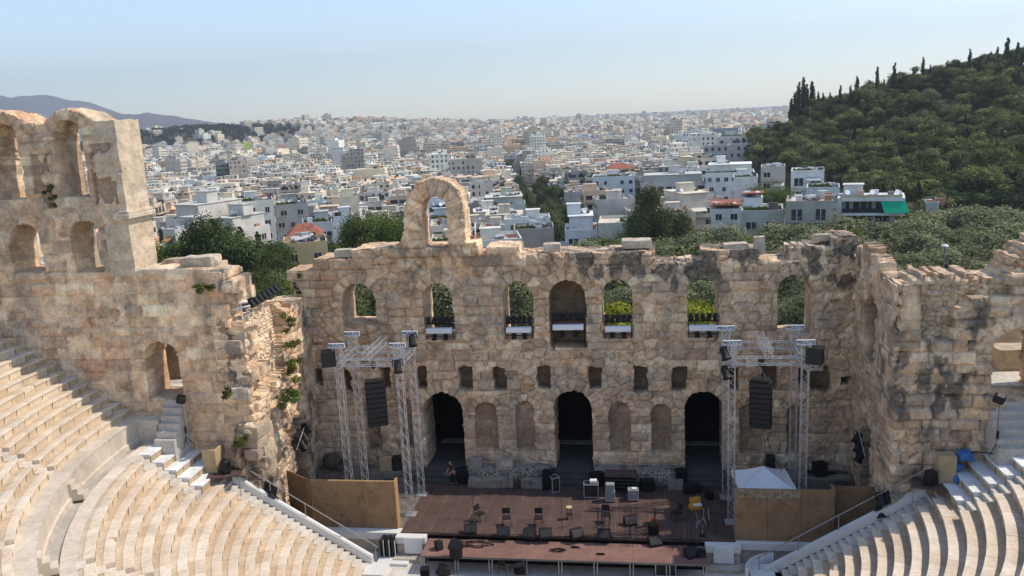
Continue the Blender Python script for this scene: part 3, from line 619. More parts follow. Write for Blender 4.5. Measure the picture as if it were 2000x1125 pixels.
def lower_rows():
    for k in range(1, 19):
        r0 = R0+T0*k; z1 = Z0+H0*(k+1); z0 = z1-H0; rnd = np.random.RandomState(200+k); hw = 0.38/r0
        gaps = [(a-hw, a+hw) for a in ST_L]
        endw = 0.95/r0 if k < 14 else math.asin(3.15/r0)
        a0, a1 = PI+endw, 2*PI-endw
        cuts = [a0]+[g for ab in gaps for g in ab]+[a1]
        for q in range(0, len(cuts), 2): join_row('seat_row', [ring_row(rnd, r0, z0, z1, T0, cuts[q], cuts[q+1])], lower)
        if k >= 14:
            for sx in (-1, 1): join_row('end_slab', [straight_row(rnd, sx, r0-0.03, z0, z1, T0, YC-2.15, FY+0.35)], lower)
    def stairs(name, ang, k0, k1, width, rise_from=0):
        mb = MB(); rnd = np.random.RandomState(int(ang*100)); ca, sa = math.cos(ang), math.sin(ang)
        for k in range(k0, k1):
            for h in (0, 1):
                r_ = R0+T0*k+h*T0/2; z = Z0+H0*(k+1)-H0/2+h*H0/2; mb.cc = tuple(np.array((0.66, 0.58, 0.48))*rnd.uniform(0.88, 1.08))
                c = ((r_+T0/4+0.02)*ca, YC+(r_+T0/4+0.02)*sa, z-0.45); mb.box(c, (T0/2+0.04, width+0.004*((2*k+h) % 3), 0.9), ang)
        mb.build(name, MARBLE, lower, bevel=0.012)
    for a in ST_L: stairs('stairway', a, 1, 19, 0.72)
    for sx in (-1, 1):
        for k0, k1, ya, yb in ((1, 14, YC-0.97, YC-0.02), (14, 19, YC-3.2, YC-2.2)):
            mb = MB(); rnd = np.random.RandomState(77+sx+k0)
            for k in range(k0, k1):
                for h in (0, 1):
                    r_ = R0+T0*k+h*T0/2; z = Z0+H0*(k+1)-H0/2+h*H0/2; j = 0.003*((2*k+h) % 3); mb.cc = tuple(np.array((0.60, 0.54, 0.46))*rnd.uniform(0.9, 1.05))
                    mb.b2(min(sx*r_, sx*(r_+T0/2+0.03)), max(sx*r_, sx*(r_+T0/2+0.03)), ya-j, yb-j, z-0.8, z)
            mb.build('stairway', MARBLE, lower, bevel=0.012)
    # white coping that slopes down along each end
    for sx in (-1, 1):
        mb = MB(); mb.cc = (0.74, 0.73, 0.71); r_a, r_b = R0+T0*2-0.2, R0+T0*13.0
        za, zb = Z0+H0*2.9+0.12, Z0+H0*14.0+0.10
        mb.add([(sx*r_a, YC, za-0.5), (sx*r_a, YC+0.34, za-0.5), (sx*r_b, YC+0.34, zb-0.5), (sx*r_b, YC, zb-0.5), (sx*r_a, YC, za), (sx*r_a, YC+0.34, za), (sx*r_b, YC+0.34, zb), (sx*r_b, YC, zb)],
               [(0, 3, 2, 1), (4, 5, 6, 7), (0, 1, 5, 4), (1, 2, 6, 5), (2, 3, 7, 6), (3, 0, 4, 7)])
        mb.build('coping', WHITE_STONE, lower)
        mb = MB(); mb.cc = (0.40, 0.33, 0.25)                                    # the retaining wall under it
        mb.add([(sx*r_a, YC+0.04, -2.2), (sx*r_a, YC+0.31, -2.2), (sx*(r_b+6.0), YC+0.31, -2.2), (sx*(r_b+6.0), YC+0.04, -2.2), (sx*r_a, YC+0.04, za-0.5), (sx*r_a, YC+0.31, za-0.5), (sx*r_b, YC+0.31, zb-0.5), (sx*r_b, YC+0.04, zb-0.5)],
               [(0, 3, 2, 1), (4, 5, 6, 7), (0, 1, 5, 4), (1, 2, 6, 5), (2, 3, 7, 6), (3, 0, 4, 7)])
        mb.build('retaining_wall', STONE, lower)
WHITE_STONE = varied('white_marble', (0.66, 0.65, 0.62), 0.5, 0.06, 2.0, fine=12.0)
lower_rows()
# walkway (diazoma), parapet and upper rows
ZD = Z0+H0*19
def ring(name, prof, a0, a1, mat, parent, n=160, col=None, blk=1.2, seed=1, straight=True):
    """revolve a profile [(r,z)...]; with colour per block along the arc; ends run straight to the wing walls"""
    an = np.linspace(a0, a1, n); pr = np.array(prof); X = pr[:, 0][:, None]*np.cos(an)[None]; Y = YC+pr[:, 0][:, None]*np.sin(an)[None]
    if straight:
        X = np.concatenate([X[:, :1], X, X[:, -1:]], 1); Y = np.concatenate([np.full((len(pr), 1), FY+0.4), Y, np.full((len(pr), 1), FY+0.4)], 1); n += 2
    Z = np.repeat(pr[:, 1][:, None], n, 1); V = np.stack([X, Y, Z], -1).reshape(-1, 3)
    i = np.arange(len(pr)-1)[:, None]*n; j = np.arange(n-1)[None]; F = np.stack([i+j, i+j+1, i+n+j+1, i+n+j], -1).reshape(-1, 4)
    rnd = np.random.RandomState(seed); t = np.floor(np.arange(n)*(pr[0, 0]*(a1-a0)/n)/blk).astype(int); tint = rnd.uniform(0.85, 1.1, (t.max()+1, 1))[t]
    C = (np.array(col)[None, None]*tint[None]*np.ones((len(pr), 1, 1))).reshape(-1, 3)
    return link_mesh(name, np_mesh(name, V, F, mat, C), parent)
ring('back_kerb', [(R0+T0*19-0.02, ZD-0.4), (R0+T0*19-0.02, ZD-0.004), (24.02, ZD-0.004), (24.03, ZD-0.3)], PI, 2*PI, MARBLE, lower, 200, (0.64, 0.55, 0.45), 1.4, 5)
tag(ring('walkway', [(24.0, ZD-0.15), (25.0, ZD-0.15)], PI, 2*PI, MARBLE, None, 160, (0.42, 0.385, 0.34), 2.2, 5), kind='structure')
RP = 24.72
ring('parapet', [(RP-0.12, ZD-0.4), (RP-0.12, ZD-0.0), (RP-0.12, ZD+0.16), (RP, ZD+0.2), (RP, ZD+1.12), (RP-0.05, ZD+1.14), (RP-0.05, ZD+1.24), (RP+0.85, ZD+1.25)], PI+0.02, 2*PI-0.02, MARBLE, upper, 200, (0.60, 0.51, 0.41), 1.5, 6)
RU, TU, HU, ZU = RP+0.75, 0.63, 0.405, ZD+1.24
def upper_rows():
    for k in range(0, 15):
        r0 = RU+TU*k; z1 = ZU+HU*(k+1); z0 = z1-HU; rnd = np.random.RandomState(300+k); hw = 0.4/r0
        cuts = [PI]+[g for a in ST_U for g in (a-hw, a+hw)]+[2*PI]
        for q in (0, 2, 4, 14, 16, 18):
            pr = [ring_row(rnd, r0, z0, z1, TU, cuts[q], cuts[q+1], foot=0.36)]
            if q in (0, 18): pr.append(straight_row(rnd, -1 if q == 0 else 1, r0, z0, z1, TU, YC, FY+0.35, False, 0.4))
            join_row('seat_row', pr, upper)
    for a in ST_U:
        mb = MB(); rnd = np.random.RandomState(int(a*100)); ca, sa = math.cos(a), math.sin(a)
        for k in range(-1, 15):
            for h in (0, 1):
                r_ = RU+TU*k+h*TU/2; z = ZU+HU*(k+1)-HU/2+h*HU/2; mb.cc = tuple(np.array((0.64, 0.55, 0.44))*rnd.uniform(0.85, 1.08))
                if k >= 0: mb.box(((r_+TU/4+0.02)*ca, YC+(r_+TU/4+0.02)*sa, z-0.45), (TU/2+0.04, 0.76+0.004*((2*k+h) % 3), 0.9), a)
        for h in range(4): mb.box(((RP-0.55+0.26*h)*ca, YC+(RP-0.55+0.26*h)*sa, ZD+0.15*(h+1)*1.0), (0.27, 0.7+0.004*h, 0.31*(h+1)), a)
        mb.build('stairway', MARBLE, upper, bevel=0.012)
upper_rows()
# stairs that climb to the side doors, cheek wall beside them
for sx, lab in ((-1, 'short flight of marble steps up to the left side door'), (1, 'short flight of marble steps up to the right archway')):
    x0, x1 = (-23.1, -21.85) if sx < 0 else (22.05, 24.9)
    mb = MB()
    for h in range(6): mb.cc = (0.50, 0.46, 0.40); mb.b2(x0+0.004*h, x1-0.004*h, FY-1.65+0.3*h, FY+0.6, ZD-1.5, ZD+0.38*(h+1) if h < 6 else 0)
    o = mb.build('side_steps', MARBLE, None, bevel=0.015); tag(o, lab, 'steps')
mb = MB(); mb.cc = (0.60, 0.52, 0.42); mb.b2(-24.9, -23.25, FY-0.7, FY+0.3, ZD-0.2, ZD+1.22); mb.build('end_pier', MARBLE, upper, bevel=0.02)
# ---------------------------------------------------------------- ground inside the theatre, stage, back rooms
def plain_box(name, x0, x1, y0, y1, z0, z1, mat, kind=None, parent=None, bevel=0.0):
    o = MB().b2(x0, x1, y0, y1, z0, z1).build(name, mat, parent, bevel=bevel)
    return tag(o, kind=kind)
def slab_mat(name, cols, sx, sy, rough=0.8, joint=0.012, jcol=(0.1, 0.09, 0.08), off=0.0):
    m, t, b = principled(name, cols[0], rough, 0, 0.25)
    g = t.nodes.new('ShaderNodeNewGeometry'); br = t.nodes.new('ShaderNodeTexBrick'); br.offset = off
    br.inputs['Scale'].default_value = 1; br.inputs['Brick Width'].default_value = sx; br.inputs['Row Height'].default_value = sy; br.inputs['Mortar Size'].default_value = joint
    br.inputs['Color1'].default_value = (*cols[0], 1); br.inputs['Color2'].default_value = (*cols[1], 1); br.inputs['Mortar'].default_value = (*jcol, 1)
    t.links.new(g.outputs['Position'], br.inputs['Vector'])
    c = mixc(t, br.outputs['Color'], ramp(t, nz(t, 0.9, 6, 0.65), [(0.3, 0.72), (0.7, 1.2)])); c = mixc(t, c, ramp(t, nz(t, 9, 3, 0.6), [(0.3, 0.86), (0.7, 1.1)]))
    t.links.new(c, b.inputs['Base Color']); return m
DECK = slab_mat('stage_deck', ((0.086, 0.054, 0.046), (0.100, 0.063, 0.054)), 1.0, 2.0, 0.6, 0.012, (0.17, 0.13, 0.115))
PINK = slab_mat('red_boards', ((0.20, 0.112, 0.09), (0.225, 0.125, 0.10)), 2.0, 1.0, 0.7, 0.008, (0.1, 0.05, 0.04))
PAVE = slab_mat('orchestra_paving', ((0.56, 0.52, 0.45), (0.62, 0.57, 0.50)), 1.3, 0.9, 0.6, 0.012, (0.3, 0.27, 0.22), 0.5)
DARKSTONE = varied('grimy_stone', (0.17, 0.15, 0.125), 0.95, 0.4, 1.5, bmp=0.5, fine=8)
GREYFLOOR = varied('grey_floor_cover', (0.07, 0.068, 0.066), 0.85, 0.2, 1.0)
BEIGE = varied('beige_stone', (0.46, 0.40, 0.32), 0.85, 0.22, 1.1, bmp=0.25, fine=6)
plain_box('theatre_floor', -19, 19, -60, 8, -2.2, ORCH, PAVE, 'structure')
dk = empty('stage', (0, 0, 0), 0, 'dark brown wooden stage deck laid in square boards before the stone wall', 'stage')
plain_box('deck', -9.75, 9.75, -8.2, -1.45, -0.12, 0.0, DECK, parent=dk)
plain_box('rear_deck', -17.6, 17.6, -1.45, 0.3, -0.16, -0.06, DECK, parent=dk)
plain_box('side_deck', -17.6, -9.75, -7.6, -1.45, -0.16, -0.02, DARKSTONE, parent=dk); plain_box('side_deck', 9.75, 17.6, -7.9, -1.45, -0.16, -0.02, DARKSTONE, parent=dk)
plain_box('substructure', -9.6, 9.6, -8.0, -1.2, -2.0, -0.12, BLACKCLOTH, parent=dk)
# front retaining walls with white ledge
for sx, x0, x1, lab in ((-1, -15.6, -9.75, 'beige retaining wall with white ledge at the left end of the stage'), (1, 9.75, 17.4, 'beige retaining wall with white ledge at the right end of the stage')):
    t = empty('retaining_wall', ((x0+x1)/2, -8.0, ORCH), 0, lab, 'retaining wall'); t.location = (0, 0, 0)
    plain_box('wall', x0, x1, -8.05, -7.6, -1.6, -0.5, BEIGE, parent=t)
    plain_box('ledge', x0, x1, -8.22, -7.55, -0.5, -0.02, WHITE_STONE, parent=t, bevel=0.03)
    xa, xb = (-9.9, -8.15) if sx < 0 else (8.1, 9.95)
    plain_box('pier', xa, xb, -8.62, -8.2, -1.6, -0.45, BEIGE, parent=t); plain_box('ledge', xa-0.05, xb+0.05, -8.72, -8.2, -0.45, -0.03, WHITE_STONE, parent=t, bevel=0.02)
    xm = -8.85 if sx < 0 else 9.05
    plain_box('cover_sheet', xm-0.55, xm+0.55, -8.76, -8.73, -1.05, -0.06, WHITE, parent=t)
    plain_box('step', xa-0.1, xb+0.1, -9.3, -8.62, -1.6, -1.12, BEIGE, parent=t, bevel=0.02)
# red front platform on legs
pf = empty('front_platform', (0, 0, 0), 0, 'long reddish platform on silver legs in front of the stage', 'platform')
plain_box('top', -8.0, 8.0, -10.25, -8.28, -0.36, -0.28, PINK, parent=pf)
plain_box('edge_frame', -8.02, 8.02, -10.29, -10.255, -0.40, -0.285, STEEL, parent=pf)
for k in range(9):
    for dx in (-0.09, 0.09):
        x = -7.92+k*1.98+dx; MB().tube((x, -10.18, ORCH), (x, -10.18, -0.38), 0.028, 6).build('leg', ALU, pf)
plain_box('backing_cloth', -7.9, 7.9, -9.0, -8.96, ORCH, -0.4, BLACKCLOTH, parent=pf)
pg = empty('low_platform', (0, 0, 0), 0, 'lower reddish platform at the bottom edge of the photo', 'platform')
plain_box('top', -7.4, 4.6, -13.5, -11.35, -1.03, -0.95, PINK, parent=pg); plain_box('edge_frame', -7.42, 4.62, -11.33, -11.31, -1.06, -0.96, STEEL, parent=pg)
for k in range(7):
    x = -7.3+k*1.96; MB().tube((x, -11.5, ORCH), (x, -11.5, -1.02), 0.03, 6).build('leg', ALU, pg)
# marble border and round basin lip at the orchestra's edge
plain_box('kerb', -10.9, -9.0, -9.7, -8.9, ORCH, ORCH+0.16, WHITE_STONE, 'structure', bevel=0.02)
# podium along the foot of the wall, stone rubble bases
def podium(x0, x1, y0, z1, lab, seed, dark=0.8):
    tag(rough_block('stone_podium', ((x0+x1)/2, y0/2+0.1, (z1-0.3)/2), (x1-x0, -y0+0.2, z1+0.3), seed, 0, None, 0.05, 16, (0.30, 0.26, 0.215), dark, 0.01), lab, 'podium')
podium(-17.6, -10.3, -1.25, 0.75, 'grimy stone podium at the foot of the wall under the left truss tower', 801)
podium(10.0, 17.6, -1.4, 0.78, 'grimy stone podium at the foot of the wall behind the white gazebo', 802)
podium(-7.1, -1.5, -1.1, 0.95, 'rubble podium with light fittings between the left and middle doors', 803, 0.5)
podium(1.5, 7.3, -1.1, 0.95, 'rubble podium between the middle and right doors', 804, 0.7)
rr_ = np.random.RandomState(5); lo = [(-6.4, 0.55), (-2.9, 0.5), (-4.5, 0.3), (5.6, 0.5), (6.6, 0.35), (4.6, 0.3)]
for i, (x, s, y, z, lab, pal) in enumerate([(-4.55, 1.1, -0.75, 0.95, 'pale square block on the rubble podium between left and middle doors', (0.52, 0.46, 0.38)), (-6.55, 0.9, -0.6, 0.95, 'grey block beside the left door steps', (0.36, 0.32, 0.27)),
                                            (-2.6, 1.4, -1.55, 0.0, 'long grey stone at the foot of the rubble podium left of the middle door', (0.33, 0.29, 0.25)), (-5.4, 3.0, -1.5, -0.02, 'long low stone in front of the rubble podium beside the kneeling worker', (0.34, 0.30, 0.25)),
                                            (6.7, 1.0, -1.3, -0.02, 'grey stone at the foot of the right rubble podium', (0.30, 0.26, 0.22))]):
    tag(rough_block('stone_block', (x, y, z+0.25), (s, 0.7, 0.62), 830+i, 0.03, None, 0.06, 8, pal, 0.4, 0.1), lab, 'stone block', 'loose blocks at the foot of the wall')
m, t_, b_ = principled('rubble_pebbles', rough=0.95, spec=0.1); v = t_.nodes.new('ShaderNodeTexVoronoi'); v.inputs['Scale'].default_value = 7; g = t_.nodes.new('ShaderNodeNewGeometry'); t_.links.new(g.outputs['Position'], v.inputs['Vector'])
c = ramp(t_, v.outputs['Distance'], [(0.0, (0.46, 0.41, 0.34)), (0.45, (0.30, 0.26, 0.21)), (0.8, (0.1, 0.09, 0.075))]); t_.links.new(c, b_.inputs['Base Color']); bump(t_, b_, v.outputs['Distance'], 0.8, -0.06); RUBBLE = m
for i, (x, y, z, d, lab) in enumerate([(-5.5, -0.8, 0.62, (1.5, 0.9, 0.75), 'mound of small rubble stones right of the left door'), (-3.2, -0.75, 0.66, (1.9, 0.8, 0.7), 'mound of small rubble stones left of the middle door'), (5.2, -0.8, 0.6, (2.6, 0.9, 0.8), 'mound of dark rubble stones left of the right door')]):
    tag(rough_block('rubble_mound', (x, y-0.12, z), d, 850+i, 0.0, None, 0.12, 12, None, 0.3, 0.35, RUBBLE), lab, 'rubble')
# steps and dark passages behind the doors
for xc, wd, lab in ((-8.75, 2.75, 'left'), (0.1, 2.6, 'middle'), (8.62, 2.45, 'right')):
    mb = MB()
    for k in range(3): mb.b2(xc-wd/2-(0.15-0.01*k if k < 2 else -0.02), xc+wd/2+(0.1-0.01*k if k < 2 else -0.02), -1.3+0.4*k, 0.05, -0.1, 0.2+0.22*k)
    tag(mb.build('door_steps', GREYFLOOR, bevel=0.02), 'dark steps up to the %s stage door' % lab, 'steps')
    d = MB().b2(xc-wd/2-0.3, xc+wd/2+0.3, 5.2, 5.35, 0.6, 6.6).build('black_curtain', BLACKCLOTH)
    tag(d, 'black cloth closing off the %s stage door' % lab, 'curtain')
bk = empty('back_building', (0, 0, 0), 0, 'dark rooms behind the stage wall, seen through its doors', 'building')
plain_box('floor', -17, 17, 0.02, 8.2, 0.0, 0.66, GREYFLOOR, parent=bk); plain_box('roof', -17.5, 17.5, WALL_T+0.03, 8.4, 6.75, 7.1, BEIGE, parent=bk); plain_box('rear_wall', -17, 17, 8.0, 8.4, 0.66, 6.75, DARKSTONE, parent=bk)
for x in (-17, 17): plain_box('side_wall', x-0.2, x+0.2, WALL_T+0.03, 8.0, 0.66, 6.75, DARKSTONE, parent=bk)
for xc in (-8.75, 0.1, 8.62): plain_box('lit_floor_strip', xc-1.35, xc+1.35, 4.2, 4.9, 0.66, 0.70, BEIGE, parent=bk)  # pale bar standing in for the lit strip of floor
# plywood hoardings
m, t_, b_ = principled('plywood', rough=0.65, spec=0.25)
c = ramp(t_, nz(t_, 1.0, 6, 0.65, dist=0.6), [(0.28, (0.17, 0.105, 0.055)), (0.5, (0.26, 0.165, 0.088)), (0.72, (0.33, 0.22, 0.125))]); c = mixc(t_, c, ramp(t_, nz(t_, 4.5, 4, 0.7), [(0.33, 0.45), (0.42, 1.0)])); t_.links.new(c, b_.inputs['Base Color']); PLY = m
SUNPLY = varied('sunlit_plywood', (0.42, 0.26, 0.12), 0.7, 0.2, 3)  # sunlight on the end panel put into a brighter, more orange plywood colour
hl = empty('hoarding', (0, 0, 0), 0, 'brown plywood hoarding on the left of the stage with a lit orange edge', 'hoarding')
for x0, x1 in ((-15.3, -12.0), (-11.985, -10.12)): plain_box('panel', x0, x1, -7.72, -7.64, 0.0, 3.02, PLY, parent=hl)
plain_box('end_panel', -10.10, -10.02, -7.72, -7.15, 0.0, 3.06, SUNPLY, parent=hl)
MB().box((-16.4, -6.95, 1.5), (2.5, 0.08, 3.0), R(-33)).build('panel', PLY, hl)
plain_box('top_rail', -15.3, -10.12, -7.64, -7.56, 2.94, 3.03, SUNPLY, parent=hl)
hr = empty('hoarding', (0, 0, 0), 0, 'brown plywood hoarding in front of the white gazebo on the right', 'hoarding')
for x0, x1 in ((9.72, 11.5), (11.515, 13.3), (13.315, 15.0)): plain_box('panel', x0, x1, -8.0, -7.92, 0.0, 3.12, PLY, parent=hr)
plain_box('panel', 15.0, 15.08, -8.0, -7.2, 0.0, 3.15, PLY, parent=hr); plain_box('panel', 15.08, 17.6, -7.25, -7.17, 0.0, 3.0, PLY, parent=hr)
m, t_, b_ = principled('wet_drip_board', (0.36, 0.29, 0.20), 0.7); t_.links.new(ramp(t_, nz(t_, 3.0, 5, 0.7), [(0.35, (0.15, 0.10, 0.055)), (0.6, (0.36, 0.30, 0.21))]), b_.inputs['Base Color'])
plain_box('pale_board', 9.9, 13.2, -8.035, -8.005, 2.6, 3.1, m, parent=hr)
for x in (10.25, 10.5, 10.75, 11.5, 12.3, 12.55, 12.8):
    mb = MB(); mb.tube((x, -8.04, 3.1), (x+0.1*math.sin(x*7), -8.04, 2.45), 0.02, 5); mb.build('drip', PLY, hr)
# plinths and lamp shelves at the two wing corners
STRAW = varied('sandstone_plinth', (0.44, 0.33, 0.19), 0.9, 0.2, 2.0)
for sx, lab in ((-1, 'left'), (1, 'right')):
    p = (-20.15, FY-0.75, 4.35) if sx < 0 else (20.0, FY-0.55, 4.4)
    tag(MB().box((p[0], p[1], p[2]+0.75), (0.85, 0.75, 1.9)).build('stone_plinth', STRAW, bevel=0.03), 'square sandstone plinth on the seats at the %s wing corner' % lab, 'plinth', 'plinths at the wing corners')
    q = (-19.3, YC-0.35, 4.62) if sx < 0 else (19.25, YC-0.3, 4.6)
    sh = empty('lamp_shelf', q, R(-18*sx), 'dark board on short legs at the %s wing corner' % lab, 'shelf', 'dark boards at the wing corners')
    MB().box((0, 0, 0), (1.9, 1.35, 0.07)).build('board', DECK, sh)
    for a in (-0.85, 0.85):
        for b in (-0.55, 0.55): MB().tube((a, b, -1.3), (a, b, -0.03), 0.025).build('leg', RAIL, sh)
    lm = empty('floodlight', (q[0]-0.1*sx, q[1]-0.05, q[2]+0.04), R(25*sx), 'black hooded floodlight on the %s corner board' % lab, 'floodlight')
    MB().box((0, 0, 0.42), (0.62, 0.5, 0.7), 0, 0.78).build('housing', BLACK, lm, bevel=0.05); MB().tube((-0.36, 0, 0.05), (-0.36, 0, 0.5), 0.025).tube((0.36, 0, 0.05), (0.36, 0, 0.5), 0.025).tube((-0.36, 0, 0.04), (0.36, 0, 0.04), 0.025).build('bracket', BLACK, lm)
# stair rails on the copings and walkway ends
def rail(pts, name, label, posts, h=1.0, mat=RAIL):
    t = empty(name, pts[0], 0, label, 'handrail'); t.location = (0, 0, 0)
    mb = MB(); mb.path([(p[0], p[1], p[2]+h) for p in pts], 0.032, 6); mb.build('rail', mat, t)
    for f in posts:
        k = f*(len(pts)-1); i = min(int(k), len(pts)-2); p = Vector(pts[i]).lerp(Vector(pts[i+1]), k-i)
        MB().tube(p, p+Vector((0, 0, h)), 0.028, 6).build('post', mat, t)
        MB().box((p.x, p.y, p.z+0.03), (0.14, 0.12, 0.06)).build('foot', STEEL, t)
    return t
for sx, lab in ((-1, 'left'), (1, 'right')):
    ra, rb = R0+T0*1.2, R0+T0*13.0; za, zb = Z0+H0*2.2, Z0+H0*14.0
    rail([(sx*ra, YC+0.2, za), (sx*rb, YC+0.2, zb)], 'handrail', 'long sloping steel handrail down the edge of the %s seats' % lab, (0.02, 0.26, 0.5, 0.74, 0.98), 1.0)
for sx, lab, xx in ((-1, 'left', -23.3), (1, 'right', 23.2)):
    rail([(sx*23.3, YC-0.15, ZD), (sx*23.3, FY-0.3 if sx > 0 else FY+0.05, ZD+(0.55 if sx > 0 else 0.0))], 'handrail', 'short steel handrail at the %s end of the walkway' % lab, (0.0, 0.95), 0.95)
# curved white parapet at the right bottom and the white stair foot
cw = MB(); n = 24; prv = None; vs = []
for i in range(n+1):
    a = R(95+85*i/n); vs.append((11.85+1.75*math.cos(a), -10.55+1.75*math.sin(a)))
for i in range(n):
    (x0, y0), (x1, y1) = vs[i], vs[i+1]; L = math.hypot(x1-x0, y1-y0); cw.box(((x0+x1)/2, (y0+y1)/2, -0.75), (L+0.03, 0.16, 0.9), math.atan2(y1-y0, x1-x0))
tag(cw.build('curved_parapet', WHITE), 'curved white parapet at the foot of the right seats', 'parapet')
plain_box('landing', 10.3, 12.4, -10.9, -9.2, ORCH, -0.75, WHITE_STONE, 'structure')
plain_box('landing', -12.3, -10.0, -11.2, -9.9, ORCH, -1.05, WHITE_STONE, 'structure')
# ---------------------------------------------------------------- stage gear
def lattice(mb, p, q, w, n, rc=0.023, rd=0.013):
    p, q = Vector(p), Vector(q); z = (q-p).normalized(); x = Vector((1, 0, 0)) if abs(z.x) < 0.9 else Vector((0, 1, 0))
    x = (x-z*x.dot(z)).normalized(); y = z.cross(x); h = w/2; cs = [x*a*h+y*b*h for a, b in ((-1, -1), (1, -1), (1, 1), (-1, 1))]
    for c in cs: mb.tube(p+c, q+c, rc, 5)
    for i in range(4):
        a, b = cs[i], cs[(i+1) % 4]
        for k in range(n):
            s, e = p.lerp(q, k/n), p.lerp(q, (k+1)/n)
            mb.tube(s+(a if k % 2 == 0 else b), e+(b if k % 2 == 0 else a), rd, 4, caps=False)
    for t in (0, 0.333, 0.667, 1):
        s = p.lerp(q, t)
        for i in range(4): mb.tube(s+cs[i], s+cs[(i+1) % 4], rd, 4, caps=False)
    return mb
SIGNM = varied('sign_plate', (0.62, 0.63, 0.65), 0.5, 0.05); SIGNT = varied('sign_letters', (0.02, 0.02, 0.025), 0.6, 0.1)
def text_mesh(s, size, mat):
    cu = bpy.data.curves.new('letters', 'FONT'); cu.body = s; cu.size = size; cu.align_x = 'CENTER'; cu.align_y = 'CENTER'; cu.extrude = 0.003; cu.offset = 0.004
    o = bpy.data.objects.new('letters_tmp', cu); COL.objects.link(o); dg = bpy.context.evaluated_depsgraph_get(); me = bpy.data.meshes.new_from_object(o.evaluated_get(dg)); me.name = 'letters'
    bpy.data.objects.remove(o); me.materials.clear(); me.materials.append(mat); return me
LETT = text_mesh('PROLYTE', 0.24, SIGNT)
def truss_tower(x0, x1, yf, yb, lab, base_z):
    t = empty('truss_tower', ((x0+x1)/2, (yf+yb)/2, 0), 0, lab, 'truss tower'); t.location = (0, 0, 0); H = 9.9
    for x in (x0, x1):
        for y in (yf, yb):
            lattice(MB(), (x, y, base_z), (x, y, H-0.3), 0.36, 24).build('leg', ALU, t)
            MB().box((x, y, base_z+0.03), (0.7, 0.7, 0.06)).build('base_plate', ALU, t)
            hd = MB(); lattice(hd, (x, y, H-0.3), (x, y, H+0.95), 0.46, 3, 0.03, 0.02); hd.build('head', ALU, t)
            s = MB().box((x, y-0.06, H+1.08), (1.02, 0.10, 0.30)).build('sign', SIGNM, t, bevel=0.015)
            l = link_mesh('letters', LETT, s, (x, y-0.117, H+1.08)); l.rotation_euler = (PI/2, 0, 0)
    for a, b in (((x0, yf), (x1, yf)), ((x0, yb), (x1, yb)), ((x0, yf), (x0, yb)), ((x1, yf), (x1, yb))):
        lattice(MB(), (*a, H), (*b, H), 0.40, 7).build('beam', ALU, t)
    xm = (x0+x1)/2; lattice(MB(), (xm, yf-0.5, H+0.5), (xm, yb+0.5, H+0.5), 0.40, 8).build('beam', ALU, t)
    lattice(MB(), (x0-0.9 if x0 < 0 else x1+0.9, yf, H-0.35), (x0 if x0 < 0 else x1, yf, H-0.35), 0.32, 3).build('outrigger', ALU, t)
    return t
truss_tower(-13.55, -9.75, -5.85, -3.05, 'silver lattice truss tower on the left of the stage with four name signs', -0.02)
truss_tower(9.75, 13.75, -5.9, -2.6, 'silver lattice truss tower on the right of the stage beside the gazebo', -0.02)
GRILL, tt, bb = principled('speaker_grille', (0.02, 0.02, 0.021), 0.6); bump(tt, bb, nz(tt, 60, 2), 0.4, 0.01)
def line_array(x, y, rz, lab):
    t = empty('line_array_speaker', (x, y, 5.5), rz, lab, 'speaker')
    for k in range(9):
        z = 2.62-0.31*k+0.1; tilt = R(0.8*k); M_ = Matrix.Rotation(tilt, 3, 'X')
        c = MB().box((0, 0.04*k*k*0.06, z), (1.22, 0.72, 0.29), M_=M_).build('cabinet', BLACK, t, bevel=0.02)
        MB().box((0, -0.365+0.04*k*k*0.06, z-0.01*k), (1.14, 0.03, 0.25), M_=M_).build('grille', GRILL, c)
    MB().box((0, 0, 2.97), (1.0, 0.7, 0.10)).build('fly_bar', BLACK, t)
    MB().tube((-0.3, 0, 3.0), (0, 0, 3.7), 0.018).tube((0.3, 0, 3.0), (0, 0, 3.7), 0.018).tube((0, 0, 3.7), (0, 0, 4.55), 0.022).build('chain', STEEL, t)
    MB().lathe([(0.10, 0), (0.16, 0.08), (0.16, 0.42), (0.09, 0.5)], (0, 0, 3.75), 10).build('hoist', BLACK, t)
    return t
line_array(-11.65, -5.0, R(24), 'black curved stack of line array cabinets hanging in the left truss tower')
line_array(11.5, -4.9, R(-16), 'black curved stack of line array cabinets hanging in the right truss tower')
def cabinet(x, y, z, d, rz, lab, tilt=0.0, group=None):
    t = empty('speaker', (x, y, z), rz, lab, 'speaker', group); M_ = Matrix.Rotation(tilt, 3, 'X')
    MB().box((0, 0, d[2]/2), d, M_=M_).build('cabinet', BLACK, t, bevel=0.02); p = M_ @ Vector((0, -d[1]/2-0.012, 0))
    MB().box((p.x, p.y, p.z+d[2]/2), (d[0]*0.9, 0.02, d[2]*0.88), M_=M_).build('grille', GRILL, t); MB().tube((-0.09, 0, d[2]+0.02), (0.09, 0, d[2]+0.02), 0.02).build('handle', BLACK, t)
    return t
cabinet(-14.1, -6.0, 9.75, (0.85, 0.8, 0.95), R(20), 'black box speaker on the outer top corner of the left truss tower')
cabinet(14.25, -5.9, 9.75, (0.9, 0.8, 0.95), R(-20), 'black box speaker on the outer top corner of the right truss tower')
